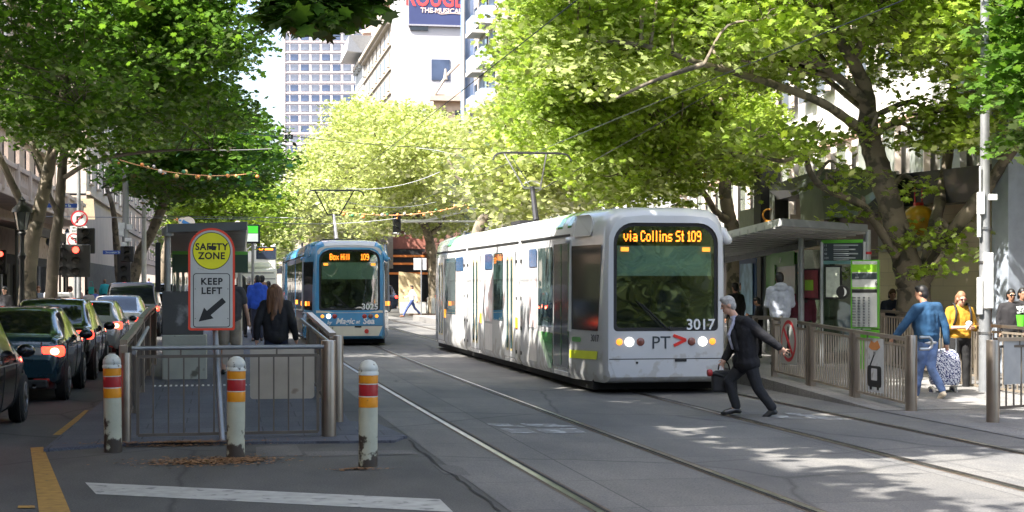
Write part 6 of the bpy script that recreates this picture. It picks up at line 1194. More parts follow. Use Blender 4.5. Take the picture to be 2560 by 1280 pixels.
def tree(label, base, trunk, limbs, clumps, lsize, tmpl, mat, barkm, dens=1.0, seed=0, tilt=.5, group='plane trees along the street', twigs=True, r0=.25, name='plane_tree', spray=.55, base_r=1.25):
    """trunk: [(point, radius)...] in world; limbs: list of lists; clumps: [(centre, radii)...]"""
    rs = np.random.RandomState(seed); o = Vector(base); e = empty(name, o, 0, label, 'tree', group)
    mb = MB(); nodes = []
    def limb(pts):
        P = cr([tuple(p) + (r,) for p, r in pts], 6) if False else None
        pp = [Vector(p) for p, r in pts]; rr = [r for p, r in pts]; path = cr([tuple(p) for p in pp], 6); K = len(path); rad = [np.interp(i / (K - 1) * (len(rr) - 1), range(len(rr)), rr) * (1 + .06 * math.sin(i * 2.1 + seed)) for i in range(K)]
        mb.tube([p - o for p in path], list(rad), 14); nodes.extend((p, r) for p, r in zip(path, rad) if p.z > base[2] + 1.8)
    if trunk: limb([(Vector(trunk[0][0]) - Vector((0, 0, .2)), trunk[0][1] * base_r)] + trunk)
    for l in limbs: limb(l)
    allp = []; tw = []
    for c_, r_ in clumps:
        c_ = Vector(c_); r_ = (r_, r_, r_ * .8) if not isinstance(r_, (tuple, list)) else r_
        area = 4 * math.pi * ((r_[0] * r_[2] + r_[0] * r_[1] + r_[1] * r_[2]) / 3); per = 22; ns = max(3, int(dens * area * 3.4 / (lsize * lsize * .62) / per * .5))
        allp.append(sprays(c_, r_, ns, per, rs, L_=spray))
        if twigs and nodes:
            cand = sorted(nodes, key=lambda q: (q[0] - c_).length + max(0, q[0].z - c_.z) * .8)[0]
            a = cand[0]; m_ = a.lerp(c_, .5) + Vector((rs.uniform(-.2, .2), rs.uniform(-.2, .2), .25)); ra = min(cand[1] * .6, .07)
            path = cr([a, m_, c_, c_ + (c_ - a).normalized() * r_[0] * .6], 4); mb.tube([p - o for p in path], list(np.linspace(ra, .012, len(path))), 6, False)
            for _ in range(3):
                d = Vector(rs.normal(size=3)).normalized(); q = c_ + Vector((d.x * r_[0], d.y * r_[1], d.z * r_[2])) * .8; s_ = c_.lerp(a, rs.uniform(0, .4)); mb.tube([s_ - o, s_.lerp(q, .5) - o + Vector((0, 0, .08)), q - o], [ra * .4 + .008, .012, .006], 5, False)
    mb.build('trunk', barkm, e, smooth=60)
    pos = np.concatenate(allp) - np.array(o); leaves('crown', pos, tilt, lsize, tmpl, mat, e, seed); return e
def fillpoly(poly, D0, D1, n, r, seed, pull=None):
    """clump centres filling a silhouette between two depths"""
    rs = random.Random(seed); xs = [p[0] for p in poly]; ys = [p[1] for p in poly]; out = []; k = 0
    while len(out) < n and k < n * 60:
        k += 1; p = (rs.uniform(min(xs), max(xs)), rs.uniform(min(ys), max(ys)))
        D = rs.uniform(D0, D1); m_ = r * F / D * .85
        if not all(inside((p[0] + dx * m_, p[1] + dy * m_ * .6), poly) for dx, dy in ((0, 0), (1, 0), (-1, 0), (0, 1), (0, -1), (.7, .7), (-.7, .7))): continue
        c_ = W(p[0], p[1], D)
        if c_.z < 2.3: continue
        if any((c_ - o[0]).length < (o[1]) * .62 for o in out): continue
        out.append((c_, r * rs.uniform(.75, 1.2)))
    return [(c_, (q, q, q * .75)) for c_, q in out]
w_ = lambda x, y, D, r: (W(x, y, D), r)
def gb(px_, D, z=.14): p = W(px_, 760, D); return (p.x, p.y, z)
# left pair of trunks near the ornate lamp
b1 = gb(62, 42); polyA = [(-420, -330), (300, -330), (420, -150), (400, 120), (330, 330), (200, 440), (60, 470), (-420, 430)]
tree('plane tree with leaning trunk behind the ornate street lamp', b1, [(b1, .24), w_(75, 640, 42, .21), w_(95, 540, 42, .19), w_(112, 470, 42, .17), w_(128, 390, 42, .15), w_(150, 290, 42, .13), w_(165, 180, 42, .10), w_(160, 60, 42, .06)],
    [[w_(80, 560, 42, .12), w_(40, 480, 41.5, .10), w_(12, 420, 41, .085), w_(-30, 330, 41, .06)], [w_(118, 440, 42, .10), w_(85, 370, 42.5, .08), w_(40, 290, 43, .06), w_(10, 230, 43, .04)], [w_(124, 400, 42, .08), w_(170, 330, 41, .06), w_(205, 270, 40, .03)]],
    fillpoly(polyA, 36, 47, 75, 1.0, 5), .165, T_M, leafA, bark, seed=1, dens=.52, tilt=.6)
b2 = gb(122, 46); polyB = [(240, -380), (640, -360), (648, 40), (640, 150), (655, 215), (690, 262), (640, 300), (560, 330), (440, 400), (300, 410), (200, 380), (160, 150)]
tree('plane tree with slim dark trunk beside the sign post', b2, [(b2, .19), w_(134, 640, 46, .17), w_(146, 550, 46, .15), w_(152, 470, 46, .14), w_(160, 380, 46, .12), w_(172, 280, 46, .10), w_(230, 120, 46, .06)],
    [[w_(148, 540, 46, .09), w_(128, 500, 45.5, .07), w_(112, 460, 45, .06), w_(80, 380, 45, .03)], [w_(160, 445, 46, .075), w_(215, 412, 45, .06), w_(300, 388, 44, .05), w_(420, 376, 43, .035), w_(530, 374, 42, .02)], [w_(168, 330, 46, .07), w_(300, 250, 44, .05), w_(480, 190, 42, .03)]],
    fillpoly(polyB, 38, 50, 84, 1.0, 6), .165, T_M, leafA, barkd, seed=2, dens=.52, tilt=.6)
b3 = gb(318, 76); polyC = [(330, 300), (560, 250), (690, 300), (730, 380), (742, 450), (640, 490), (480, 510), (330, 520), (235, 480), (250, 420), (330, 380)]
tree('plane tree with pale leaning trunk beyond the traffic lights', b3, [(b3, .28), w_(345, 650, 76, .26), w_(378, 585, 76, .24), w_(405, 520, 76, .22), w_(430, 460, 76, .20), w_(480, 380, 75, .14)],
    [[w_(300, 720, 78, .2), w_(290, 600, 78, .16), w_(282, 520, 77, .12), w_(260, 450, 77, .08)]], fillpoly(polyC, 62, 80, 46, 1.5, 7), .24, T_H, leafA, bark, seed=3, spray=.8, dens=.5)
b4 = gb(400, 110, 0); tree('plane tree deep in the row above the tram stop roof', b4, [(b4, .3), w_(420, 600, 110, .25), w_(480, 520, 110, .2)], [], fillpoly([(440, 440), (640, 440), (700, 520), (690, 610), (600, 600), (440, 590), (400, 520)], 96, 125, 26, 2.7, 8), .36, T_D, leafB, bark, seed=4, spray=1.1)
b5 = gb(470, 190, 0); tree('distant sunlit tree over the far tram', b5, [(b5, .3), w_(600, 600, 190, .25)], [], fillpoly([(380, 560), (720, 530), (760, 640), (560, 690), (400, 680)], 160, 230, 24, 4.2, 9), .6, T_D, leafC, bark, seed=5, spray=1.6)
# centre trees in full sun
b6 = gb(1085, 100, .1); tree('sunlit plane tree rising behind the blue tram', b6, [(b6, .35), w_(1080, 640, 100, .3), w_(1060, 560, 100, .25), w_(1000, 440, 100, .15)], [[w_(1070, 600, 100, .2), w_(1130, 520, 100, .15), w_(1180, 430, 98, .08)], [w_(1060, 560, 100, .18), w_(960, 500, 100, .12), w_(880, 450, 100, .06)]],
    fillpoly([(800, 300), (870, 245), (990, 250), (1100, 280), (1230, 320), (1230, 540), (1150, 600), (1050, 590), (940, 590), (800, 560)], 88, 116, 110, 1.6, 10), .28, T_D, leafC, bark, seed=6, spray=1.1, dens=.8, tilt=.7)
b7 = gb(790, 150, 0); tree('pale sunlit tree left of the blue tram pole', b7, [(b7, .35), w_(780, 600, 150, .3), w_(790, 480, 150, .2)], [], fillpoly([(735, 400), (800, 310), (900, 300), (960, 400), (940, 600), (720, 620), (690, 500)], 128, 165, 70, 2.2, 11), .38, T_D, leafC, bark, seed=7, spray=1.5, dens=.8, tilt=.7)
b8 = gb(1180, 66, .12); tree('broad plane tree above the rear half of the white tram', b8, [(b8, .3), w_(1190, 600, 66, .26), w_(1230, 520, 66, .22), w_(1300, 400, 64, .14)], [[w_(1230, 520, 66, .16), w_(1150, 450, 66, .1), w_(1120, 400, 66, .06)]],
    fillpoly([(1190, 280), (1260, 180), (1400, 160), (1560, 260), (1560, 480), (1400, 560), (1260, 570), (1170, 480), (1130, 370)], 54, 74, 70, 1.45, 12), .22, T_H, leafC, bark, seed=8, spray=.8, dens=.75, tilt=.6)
b9 = gb(1838, 46, .12); tree('plane tree with tan trunk rising behind the white tram roof', b9, [(b9, .25), w_(1832, 600, 46, .22), w_(1822, 540, 46, .20), w_(1812, 470, 46, .18), w_(1818, 400, 46, .15), w_(1800, 300, 45, .10)],
    [[w_(1824, 555, 46, .14), w_(1790, 530, 45.5, .10), w_(1750, 470, 45, .08), w_(1690, 435, 44, .05)], [w_(1812, 440, 46, .08), w_(1770, 390, 45, .05)], [w_(1818, 500, 46, .07), w_(1832, 400, 46, .04)]],
    fillpoly([(1240, 60), (1500, 30), (1880, 130), (2010, 280), (2040, 400), (1960, 440), (1820, 450), (1700, 520), (1480, 520), (1360, 400), (1250, 300)], 40, 54, 90, 1.2, 13), .16, T_M, leafB, bark, seed=9, dens=.60, tilt=.65)
# the big near tree on the right
bR = (W(2280, 760, 32).x, W(2280, 760, 32).y, .1)
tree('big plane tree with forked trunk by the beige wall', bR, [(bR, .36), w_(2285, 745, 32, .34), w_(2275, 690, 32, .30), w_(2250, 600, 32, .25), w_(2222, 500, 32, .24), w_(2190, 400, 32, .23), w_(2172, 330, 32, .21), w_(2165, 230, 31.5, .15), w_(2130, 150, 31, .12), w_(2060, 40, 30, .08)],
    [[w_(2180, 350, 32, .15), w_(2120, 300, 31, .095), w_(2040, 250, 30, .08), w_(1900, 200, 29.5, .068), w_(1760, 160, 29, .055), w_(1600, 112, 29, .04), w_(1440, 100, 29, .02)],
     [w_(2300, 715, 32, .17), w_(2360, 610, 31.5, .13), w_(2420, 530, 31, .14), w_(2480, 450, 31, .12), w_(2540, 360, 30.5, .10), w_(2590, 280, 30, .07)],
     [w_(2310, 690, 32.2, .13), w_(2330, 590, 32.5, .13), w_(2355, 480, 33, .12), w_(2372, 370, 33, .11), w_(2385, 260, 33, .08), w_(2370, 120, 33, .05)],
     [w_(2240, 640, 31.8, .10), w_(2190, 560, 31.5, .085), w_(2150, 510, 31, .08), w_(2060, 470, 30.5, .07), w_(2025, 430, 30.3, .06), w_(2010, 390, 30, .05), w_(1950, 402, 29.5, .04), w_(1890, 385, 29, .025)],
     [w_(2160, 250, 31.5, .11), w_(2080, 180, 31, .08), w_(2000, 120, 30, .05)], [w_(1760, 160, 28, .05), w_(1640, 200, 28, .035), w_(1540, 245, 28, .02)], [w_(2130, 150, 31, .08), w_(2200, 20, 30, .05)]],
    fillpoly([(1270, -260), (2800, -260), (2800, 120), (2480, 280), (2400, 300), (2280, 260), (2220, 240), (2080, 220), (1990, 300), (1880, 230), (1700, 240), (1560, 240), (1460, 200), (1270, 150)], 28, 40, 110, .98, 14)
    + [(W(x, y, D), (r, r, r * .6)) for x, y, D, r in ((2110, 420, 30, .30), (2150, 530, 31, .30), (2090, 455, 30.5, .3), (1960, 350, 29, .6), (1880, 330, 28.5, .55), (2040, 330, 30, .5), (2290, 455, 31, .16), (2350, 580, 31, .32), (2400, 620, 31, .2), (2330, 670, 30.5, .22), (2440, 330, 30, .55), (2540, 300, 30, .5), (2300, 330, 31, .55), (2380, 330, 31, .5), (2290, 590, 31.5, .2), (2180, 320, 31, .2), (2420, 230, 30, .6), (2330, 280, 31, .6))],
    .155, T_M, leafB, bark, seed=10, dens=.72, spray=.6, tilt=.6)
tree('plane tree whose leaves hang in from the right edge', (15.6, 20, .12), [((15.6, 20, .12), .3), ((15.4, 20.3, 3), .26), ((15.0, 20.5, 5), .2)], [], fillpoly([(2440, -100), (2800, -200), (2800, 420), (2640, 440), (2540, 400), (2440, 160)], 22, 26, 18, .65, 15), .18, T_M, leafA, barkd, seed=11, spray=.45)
# near branch hanging in at the top
bN = (-6.2, 12.5, .14)
tree('near tree whose dark leaves hang into the top of the photo', bN, [(bN, .3), ((-6.0, 12.6, 3), .26), ((-5, 13, 5.6), .2), ((-3, 13.6, 6.6), .12), ((-1.5, 14, 6.4), .06)], [[((-5, 13, 5.6), .14), ((-5, 10, 8), .1), ((-4, 7, 9.5), .05)], [((-5.5, 12.8, 4.5), .14), ((-7, 16, 7.5), .1)]],
    [(W(x, y, D), (r, r, r * .5)) for x, y, D, r in ((770, -10, 14, .16), (835, -15, 14, .2), (870, 22, 14.2, .08), (895, -20, 14, .12), (720, -5, 13.6, .10), (695, 12, 13.5, .06), (800, 38, 13.8, .05), (790, -60, 14.5, .3))]
    + [((-4.5, 10, 9), (2.0, 2.0, 1.0)), ((-6.5, 14, 9), (2.2, 2.2, 1.2)), ((-3.5, 7, 9.6), (2.2, 2.4, 1)), ((-4, 16.5, 9.2), (2, 2, 1))], .19, T_M, leafA, barkd, seed=12, spray=.17, dens=.9)
# canopy over the foreground (out of the frame, it casts the shade and is mirrored in the windscreens)
def shade_tree(label, base, clumps, seed, lean, mat=None):
    b = Vector(base); t_ = b + Vector(lean); tree(label, base, [(base, .3), (tuple(b + Vector((0, 0, 3))), .26), (tuple(b.lerp(t_, .6) + Vector((0, 0, 4.2))), .2), (tuple(t_ + Vector((0, 0, 7.2))), .1)], [], clumps, .30, T_H, mat or leafB, bark, seed=seed, spray=.8, dens=2.6, twigs=False)
def blocks(x0, x1, y0, y1, z0, z1, r, seed, hole=None, step=1.7):
    rs = random.Random(seed); out = []
    x = x0
    while x <= x1:
        y = y0
        while y <= y1:
            p = (x + rs.uniform(-.5, .5), y + rs.uniform(-.5, .5), rs.uniform(z0, z1))
            if not hole or not any(((p[0] - h[0]) / h[2]) ** 2 + ((p[1] - h[1]) / h[3]) ** 2 < 1 for h in hole): out.append((p, (r, r, r * .5)))
            y += step
        x += step
    return out
shade_tree('street tree left of the photographer, outside the frame', (-6.3, 22, .14), blocks(-9, -1.8, 16.5, 36, 8.9, 10.5, 1.2, 1), 21, (3, 0, 0))
shade_tree('street tree over the tracks, above the frame', (-6.6, 5, .14), [c_ for c_ in blocks(.6, 5.4, 13.6, 24.5, 9.2, 10.4, 1.15, 3, [(5.0, 18.8, 2.2, 4.6)])] + blocks(-2.1, -1.9, 7.0, 12.5, 9.6, 10.2, .40, 8), 23, (5, 7, 0))
BK = [(-7, -14), (3, -19), (9, -22), (15, -20), (21, -19), (14.5, -4)]
for i, (x, y) in enumerate(BK):
    shade_tree(['leafy tree behind the photographer on the left', 'low leafy tree behind the photographer in the middle', 'low leafy tree mirrored in the windscreens', 'low leafy tree behind the photographer on the right', 'low leafy tree furthest right behind the photographer', 'leafy tree beside the photographer on the right'][i], (x, y, .1),
        [c_ for z in (.55, 1.7, 3.4, 5.4, 7.4, 9.6) for c_ in blocks(x - 2.8, x + 2.8, y - 1.6, y + 1.6, z - .1, z + .4, 1.5, 30 + i + int(z * 7), step=2.1)], 30 + i, (0, 0, 0), leafC)
# ---------------------------------------------------------------- buildings
winB = M('window_blue_glass', (.05, .07, .12), .3, spec=.3, vary=.5, scale=.35); winD = M('window_dark_glass', (.015, .02, .028), .12, coat=.6, vary=.5, scale=.6); winP = M('window_pale_blind', (.10, .115, .15), .35, spec=.3, vary=.4, scale=.4)
def building(name, label, loc, rz, **k): return empty(name, loc, rz, label, 'building')
def grid_windows(e, x0, x1, z0, z1, nx, nz, ww, wh, mats, depth=.0, frame_mat=None, y=-.03, jitter=5, name='window', sill=None, skip=None):
    rs = random.Random(jitter); me = {}
    for i in range(nx):
        for j in range(nz):
            if skip and skip(i, j): continue
            cx_ = x0 + (x1 - x0) * (i + .5) / nx; cz_ = z0 + (z1 - z0) * (j + .5) / nz; mm = rs.choice(mats)
            if mm.name not in me: me[mm.name] = MB().box((0, 0, 0), (ww, .06, wh)).build(name, mm, e, loc=(cx_, y, cz_)); continue
            o = me[mm.name].copy(); C.objects.link(o); o.location = (cx_, y, cz_)
    # frames around the openings in one facade lattice
def dirrz(d): return math.atan2(d[1], d[0])
# tower
p0 = W(707, 709, 520); u = (W(760, 709, 520) - p0).normalized(); e = building('office_tower', 'tall white office tower with rows of blue windows', (p0.x, p0.y, 0), dirrz(u))
tw = M('tower_concrete', (.40, .36, .37), .6, vary=.05, scale=.1); Wt = 32; k5 = 520 / F
MB().box((Wt / 2, 12, 62), (Wt, 24, 124)).build('wall', tw, e)
sp = 26.4 * k5; rh = 25.5 * k5
for j in range(17):
    zc = 1.85 + (709 - (87 + j * 25.5 - 20)) * k5
    if zc < 44: break
    for i in range(8):
        xc_ = (10 if i == 0 else 28.5 + (i - 1) * 26.4) * k5
        if xc_ > Wt - 2: continue
        key = 'tw%d' % ((i * 7 + j * 3 + i * j) % 3) if j != 7 else 'tw1'
        mm = {'tw0': winP, 'tw1': winB, 'tw2': winP}[key]
        q = MB().box((0, 0, 0), (1.3 if i == 0 else 2.55, .2, 1.95)).build('window', mm, e, loc=(xc_, -.06, zc))
for j in range(16):
    MB().box((Wt / 2, -.15, 1.85 + (709 - (100 + j * 25.5 - 20)) * k5), (Wt, .3, .25)).build('floor_band', tw, e)
MB().box((.6, -.2, 62), (.5, .4, 124)).build('corner_pier', tw, e)
# white building with the billboard: blank wall faces us, ornate facade faces the street
c0 = W(1020, 709, 200); kk = 200 / F; e = building('corner_building', 'white building with bay windows and a dark theatre billboard on its blank wall', (c0.x, c0.y, 0), 0); u = Vector((1, 0, 0))
ww_ = M('white_render', (.37, .37, .39), .6, vary=.05, scale=.3); 
Hh = 1.85 + 760 * kk; MB().box((6.5, 10, Hh / 2), (13, 20, Hh)).build('wall', ww_, e)
zz = lambda y_: 1.85 + (709 - y_) * kk
bx0 = (1022 - 1020) * kk; bx1 = (1160 - 1020) * kk
MB().box(((bx0 + bx1) / 2, -.2, (zz(62) + zz(-60)) / 2), (bx1 - bx0, .3, zz(-60) - zz(62))).build('billboard', M('billboard_navy', (.035, .045, .12), .4, vary=.1, scale=.4), e)
MB().box(((bx0 + bx1) / 2, -.25, zz(63)), (bx1 - bx0 + .2, .45, .2)).build('billboard_ledge', M('ledge_grey', (.25, .25, .28), .5), e)
text('billboard_title', 'ROUGE', M('title_red', (.80, .05, .05), .5, emis=0), e, frame(((bx0 + bx1) / 2 - .3, -.37, zz(-4)), (1, 0, 0), (0, 0, 1)), 3.1, .05, sx=.70, bold=.05)
text('billboard_subtitle', 'THE MUSICAL', M('subtitle_gold', (.55, .42, .38), .5), e, frame(((bx0 + bx1) / 2 + .6, -.37, zz(26)), (1, 0, 0), (0, 0, 1)), .85, .05, bold=.02)
q = MB(); q.tube(cr([(bx0 + 2.3, -.37, zz(24)), (bx0 + 2.6, -.37, zz(30)), (bx0 + 3.4, -.37, zz(28)), (bx0 + 4.0, -.37, zz(34)), (bx0 + 5.4, -.37, zz(31)), (bx0 + 6.6, -.37, zz(33))], 5), .06, 5); q.build('billboard_scroll', MATS['subtitle_gold'], e)
MB().box(((1025 + 1070) / 2 * kk - 1020 * kk, -.1, zz(71)), (45 * kk, .2, 10 * kk)).build('vent', winD, e); MB().box(((1078 - 1020) * kk + 1.2, -.06, zz(173)), (2.3, .12, 2.6)).build('window', winB, e)
e2 = e
# its street facade (faces -x): bays
fx = c0.x
def fac(label, x, y0, y1, h, mat, name='building', winm_=winD, nx=8, nz=10, ww=1.1, wh=2.0, z0=5, thick=14, side=1, trims=True, tmat=None, gcol=None):
    """street block: side=1 stands right of the street and faces -x, side=-1 stands left and faces +x"""
    e = building(name, label, (x, y0, 0), 0); L_ = y1 - y0
    MB().box((side * thick / 2, L_ / 2, h / 2), (thick, L_, h)).build('wall', mat, e); hz = (h - z0) / nz; tmat = tmat or mat; first = None
    for j in range(nz):
        for i in range(nx):
            if first is None:
                first = MB().box((0, 0, 0), (.08, ww, wh)).build('window', winm_, e, loc=(-side * .03, L_ * (i + .5) / nx, z0 + hz * (j + .5)))
                s1 = MB().box((-side * .12, 0, -wh / 2 - .06), (.26, ww + .3, .12)).build('sill', tmat, first)
            else:
                o = first.copy(); C.objects.link(o); o.location = (-side * .03, L_ * (i + .5) / nx, z0 + hz * (j + .5)); s2 = s1.copy(); C.objects.link(s2); s2.parent = o
        if trims: MB().box((-side * .12, L_ / 2, z0 + hz * j), (.3, L_, .22)).build('string_course', tmat, e)
    q = MB(); q.box((-side * .45, L_ / 2, h + .2), (1.1, L_ + .6, .5)); q.box((-side * .25, L_ / 2, h - .25), (.6, L_ + .3, .4)); q.build('cornice', tmat, e)
    MB().box((-side * .03, L_ / 2, 1.8), (.1, L_ - .8, 3.0)).build('shopfront', gcol or winD, e)
    return e
f1 = fac('white ornate facade receding behind the billboard building', fx, c0.y + 20.2, c0.y + 75, 38, M('cream_render', (.34, .30, .25), .7, vary=.1), nx=9, nz=10)
# bays and pink/terracotta turret on the corner facade
for (px_, yt, yb, mm) in ((996, 0, 230, ww_), (975, 20, 260, M('pink_stone', (.50, .34, .26), .7, vary=.15)), (945, 60, 300, M('cream_render')), (925, 90, 300, MATS['pink_stone'])):
    Dq = F * (fx / CT) / (px_ - 560) * 1.02 if False else 205 + (1020 - px_) * .9
    c_ = W(px_, 709, Dq); bb = building('bay_window_tower', 'ornate bay tower numbered %d from the billboard' % 1, (c_.x, c_.y, 0), 0); bb['label'] = {996: 'white bay tower right beside the billboard wall', 975: 'pinkish bay tower between the white bay and the cream one', 945: 'cream bay tower third from the billboard', 925: 'slim pinkish bay tower next to the grey cornice block'}[px_]; kq = Dq / F
    z1 = 1.85 + (709 - yt) * kq; r_ = 1.15
    if yt < 10: z1 += 6
    MB().lathe([(r_, 0), (r_, z1), (r_ * 1.35, z1 + .4), (r_ * 1.35, z1 + .8), (.1, z1 + 1.8)], n=8).build('wall', mm, bb)
    for z in np.arange(z1 - 16, z1 - 1, 4.2):
        MB().box((-.15, -r_ * .93, z), (.8, .12, 2.2)).build('window', winB, bb); MB().lathe([(r_ * 1.02, z - 2.0), (r_ * 1.25, z - 1.9), (r_ * 1.25, z - 1.65), (r_ * 1.02, z - 1.5)], n=8).build('cornice_ring', mm, bb)
# grey block with deep bracketed cornice
c_ = W(905, 709, 262); kq = 262 / F; e = building('cornice_building', 'grey building with a deep bracketed cornice in front of the office tower', (c_.x, c_.y, 0), 0); gm = M('grey_stone', (.30, .32, .33), .7, vary=.1)
z1 = 1.85 + (709 - 95) * kq; MB().box((3.0, 8, z1 / 2), (5.6, 16, z1)).build('wall', gm, e)
q = MB(); q.add([(-2.6, -1.6, z1 - 2.4), (.2, 0, z1 - 2.4), (.2, 14, z1 - 2.4), (-2.6, 14, z1 - 2.4), (-2.2, -1.6, z1 + .2), (5, -1.2, z1 + .2), (5, 14, z1 + .2), (-2.2, 14, z1 + .2), (5, 0, z1 - 2.4), (5, 14, z1 - 2.4)], [(0, 1, 2, 3)[::-1], (4, 5, 6, 7), (0, 4, 7, 3)[::-1], (0, 1, 8, 5, 4), (8, 9, 6, 5)]); q.build('cornice', M('cornice_grey', (.40, .41, .42), .6), e)
for i in range(6): MB().box((.2 + i * .9, -.2, z1 - 4.5), (.3, .5, 3.6)).build('pilaster', MATS['cornice_grey'], e)
for j in range(4): MB().box((-.2, 1 + j * 3.4, z1 - 4), (.7, .5, 1.6)).build('bracket', gm, e)
for j in range(7):
    for i in range(4): MB().box((1.0 + i * 1.2, -.04, z1 - 8 - j * 3.6), (.6, .08, 2.0)).build('window', winB, e)
# brown ornate block below the billboard
c_ = W(1082, 709, 165); kq = 165 / F; e = building('ornate_building', 'brown ornate building with pediments under the blank white wall', (c_.x, c_.y, 0), 0); bm = M('terracotta_stone', (.48, .37, .28), .7, vary=.2, scale=1)
z1 = 1.85 + (709 - 235) * kq; MB().box((2.9, 1.2, z1 / 2), (5.6, 2.4, z1)).build('wall', bm, e); MB().box((2.7, -.4, z1 - .5), (6.2, 1, .5)).build('cornice', M('cream_render'), e)
MB().box((4.3, 2, z1 + 1.4), (2.6, 4, 4.4)).build('attic', M('pink_stone'), e); MB().poly([(2.8, -.3, z1 + 3.6), (5.8, -.3, z1 + 3.6), (4.3, -.3, z1 + 4.9)], (0, .8, 0)).build('pediment', M('cream_render'), e)
q = MB(); q.tube([(.2, -.2, z1), (1.4, -.2, z1 + 1.9), (2.7, -.2, z1 + 3.2)], .16, 6); q.lathe([(.25, z1 + 1.5), (.1, z1 + 2.6)], (1.3, -.2, 0)); q.build('scroll', M('cream_render'), e)
for j in range(4):
    for i in range(3): MB().box((1.0 + i * 1.7, -.04, z1 - 2.6 - j * 3.6), (.8, .08, 1.9)).build('window', winD, e)
# balcony building
Db = 118; c_ = W(1240, 709, Db); e = building('balcony_building', 'apartment block with stacked balconies and a blue glass corner', (c_.x, c_.y, 0), 0); am = M('apartment_stone', (.36, .32, .29), .7, vary=.12)
Hb = 34; Lb = 13; MB().box((4, Lb / 2, Hb / 2), (8, Lb, Hb)).build('wall', am, e)
MB().box((-.35, Lb - 1.2, Hb / 2), (.75, 2.4, Hb)).build('glass_corner', M('corner_blue_glass', (.10, .15, .26), .1, coat=.8, vary=.4, scale=.4), e)
MB().tube([(-.85, Lb - 2.6, 0), (-.85, Lb - 2.6, Hb)], .10, 8).build('drain_pipe', galv, e)
bal = M('balcony_white', (.42, .41, .41), .6); brl = M('balcony_rail', (.30, .36, .45), .3, coat=.5)
for j in range(9):
    z = 6 + j * 3.05
    for k6, y_ in enumerate((.4, 5.0)):
        b_ = MB().box((-.55, y_ + 1.2, z), (1.1, 3.2, .35)).build('balcony', bal, e); MB().box((-1.05, y_ + 1.2, z + .68), (.06, 3.1, .9)).build('railing', brl, b_); MB().box((-.55, y_ - .35, z + .68), (1.0, .06, .9)).build('railing', brl, b_)
        MB().box((-.04, y_ + 1.2, z + 1.4), (.1, 2.2, 2.1)).build('window', winB, e)
    for y_ in (4.2, 9.4): MB().box((-.04, y_, z + 1.6), (.1, 1.0, 1.8)).build('window', winD, e)
    for x_ in (1.5, 3.8, 6.1): MB().box((x_, -.04, z + 1.6), (1.1, .1, 1.8)).build('window', winD, e)
# more street blocks on the right, mostly behind leaves
fac('grey gridded office block behind the leaves over the white tram', 21.5, 86, 117, 24, M('pale_grid', (.55, .55, .57), .6, vary=.06), nx=8, nz=7, ww=2.2, wh=2.0)
fac('dark brick shop block at the far right of the crossing', 20.5, 142, 190, 8.5, M('dark_brick', (.16, .08, .06), .8, vary=.2), nx=10, nz=1, ww=1.2)
q = building('shop_kiosk', 'black shopfront with orange lit stripes beyond the crossing', (*W(958, 709, 165).xy, 0), 0); MB().box((3.0, 2, 2.7), (9.5, 4, 5.4)).build('wall', M('shop_black', (.02, .02, .022), .6), q)
for z in (3.9, 2.9, 4.7): MB().box((3.0, -.06, z), (7.5, .1, .22)).build('orange_strip', M('orange_strip', (.55, .17, .04), .5, emis=.1, vary=.1), q)
MB().box((3.0, 1.6, 6.2), (9.4, 3, 1.5)).build('awning', M('awning_red', (.30, .12, .09), .7), q); MB().box((.2, -.1, 5.4), (1.6, .3, 4.0)).build('pillar', M('cream_render'), q)
# far blocks closing the street
fac('far grey block on the left of the street', -12, 190, 330, 26, M('far_grey', (.26, .25, .25), .7), nx=14, nz=6, side=-1); fac('far brown block on the right of the street', 22.8, 300, 470, 34, M('far_brown', (.30, .22, .17), .7), nx=14, nz=8)
e = building('end_building', 'hazy block closing the far end of the street', (-30, 480, 0), 0); MB().box((30, 8, 11), (70, 16, 22)).build('wall', M('far_tan', (.38, .34, .30), .7, vary=.1, scale=.3), e)
for i in range(16):
    for j in range(4): MB().box((3 + i * 3.6, -.05, 6 + j * 4), (1.6, .1, 2.2)).build('window', winD, e)
# left sandstone arcade
ls = M('sandstone', (.42, .32, .24), .8, vary=.15, scale=1.2, bump=.3, dirt=((.22, .15, .10), 1.2, .62, None)); ls2 = M('sandstone_pale', (.55, .44, .35), .8, vary=.12, scale=1); rust = M('rusticated_grey', (.10, .095, .09), .85, vary=.3, scale=2, bump=.5)
e = fac('sandstone arcade building with balustrade behind the left trees', -10.4, 52, 104, 19, ls, nx=12, nz=4, ww=1.5, wh=2.2, z0=6.2, side=-1, tmat=ls2, gcol=M('arcade_dark', (.02, .018, .016), .8))
for i in range(24):
    MB().box((.10, 1.1 + i * 2.15, 1.4), (.5, 1.0, 2.8)).build('rusticated_pier', rust, e) if i % 2 == 0 else None
q = MB(); q.box((.9, 26, 5.6), (1.8, 52, .35)); q.box((1.7, 26, 6.75), (.3, 52, .22)); q.build('balcony_slab', ls2, e, bevel=.03)
q = MB()
for i in range(90): q.lathe([(.06, 5.8), (.11, 6.05), (.05, 6.4), (.07, 6.64)], (1.7, .6 + i * .57, 0), 6)
o = q.build('balustrade', ls2, e)
for i in range(12): MB().box((1.7, .6 + i * 4.4, 6.25), (.4, .5, 1.3)).build('balustrade_pier', ls2, e)
MB().add([(.3, 4, 4.5), (3.6, 4, 3.9), (3.6, 34, 3.9), (.3, 34, 4.5), (.3, 4, 4.6), (3.6, 4, 4.0), (3.6, 34, 4.0), (.3, 34, 4.6)], [(3, 2, 1, 0), (4, 5, 6, 7), (0, 1, 5, 4), (1, 2, 6, 5)]).build('verandah_roof', M('verandah_brown', (.16, .12, .10), .7, stretch=(1, 8, 1)), e)
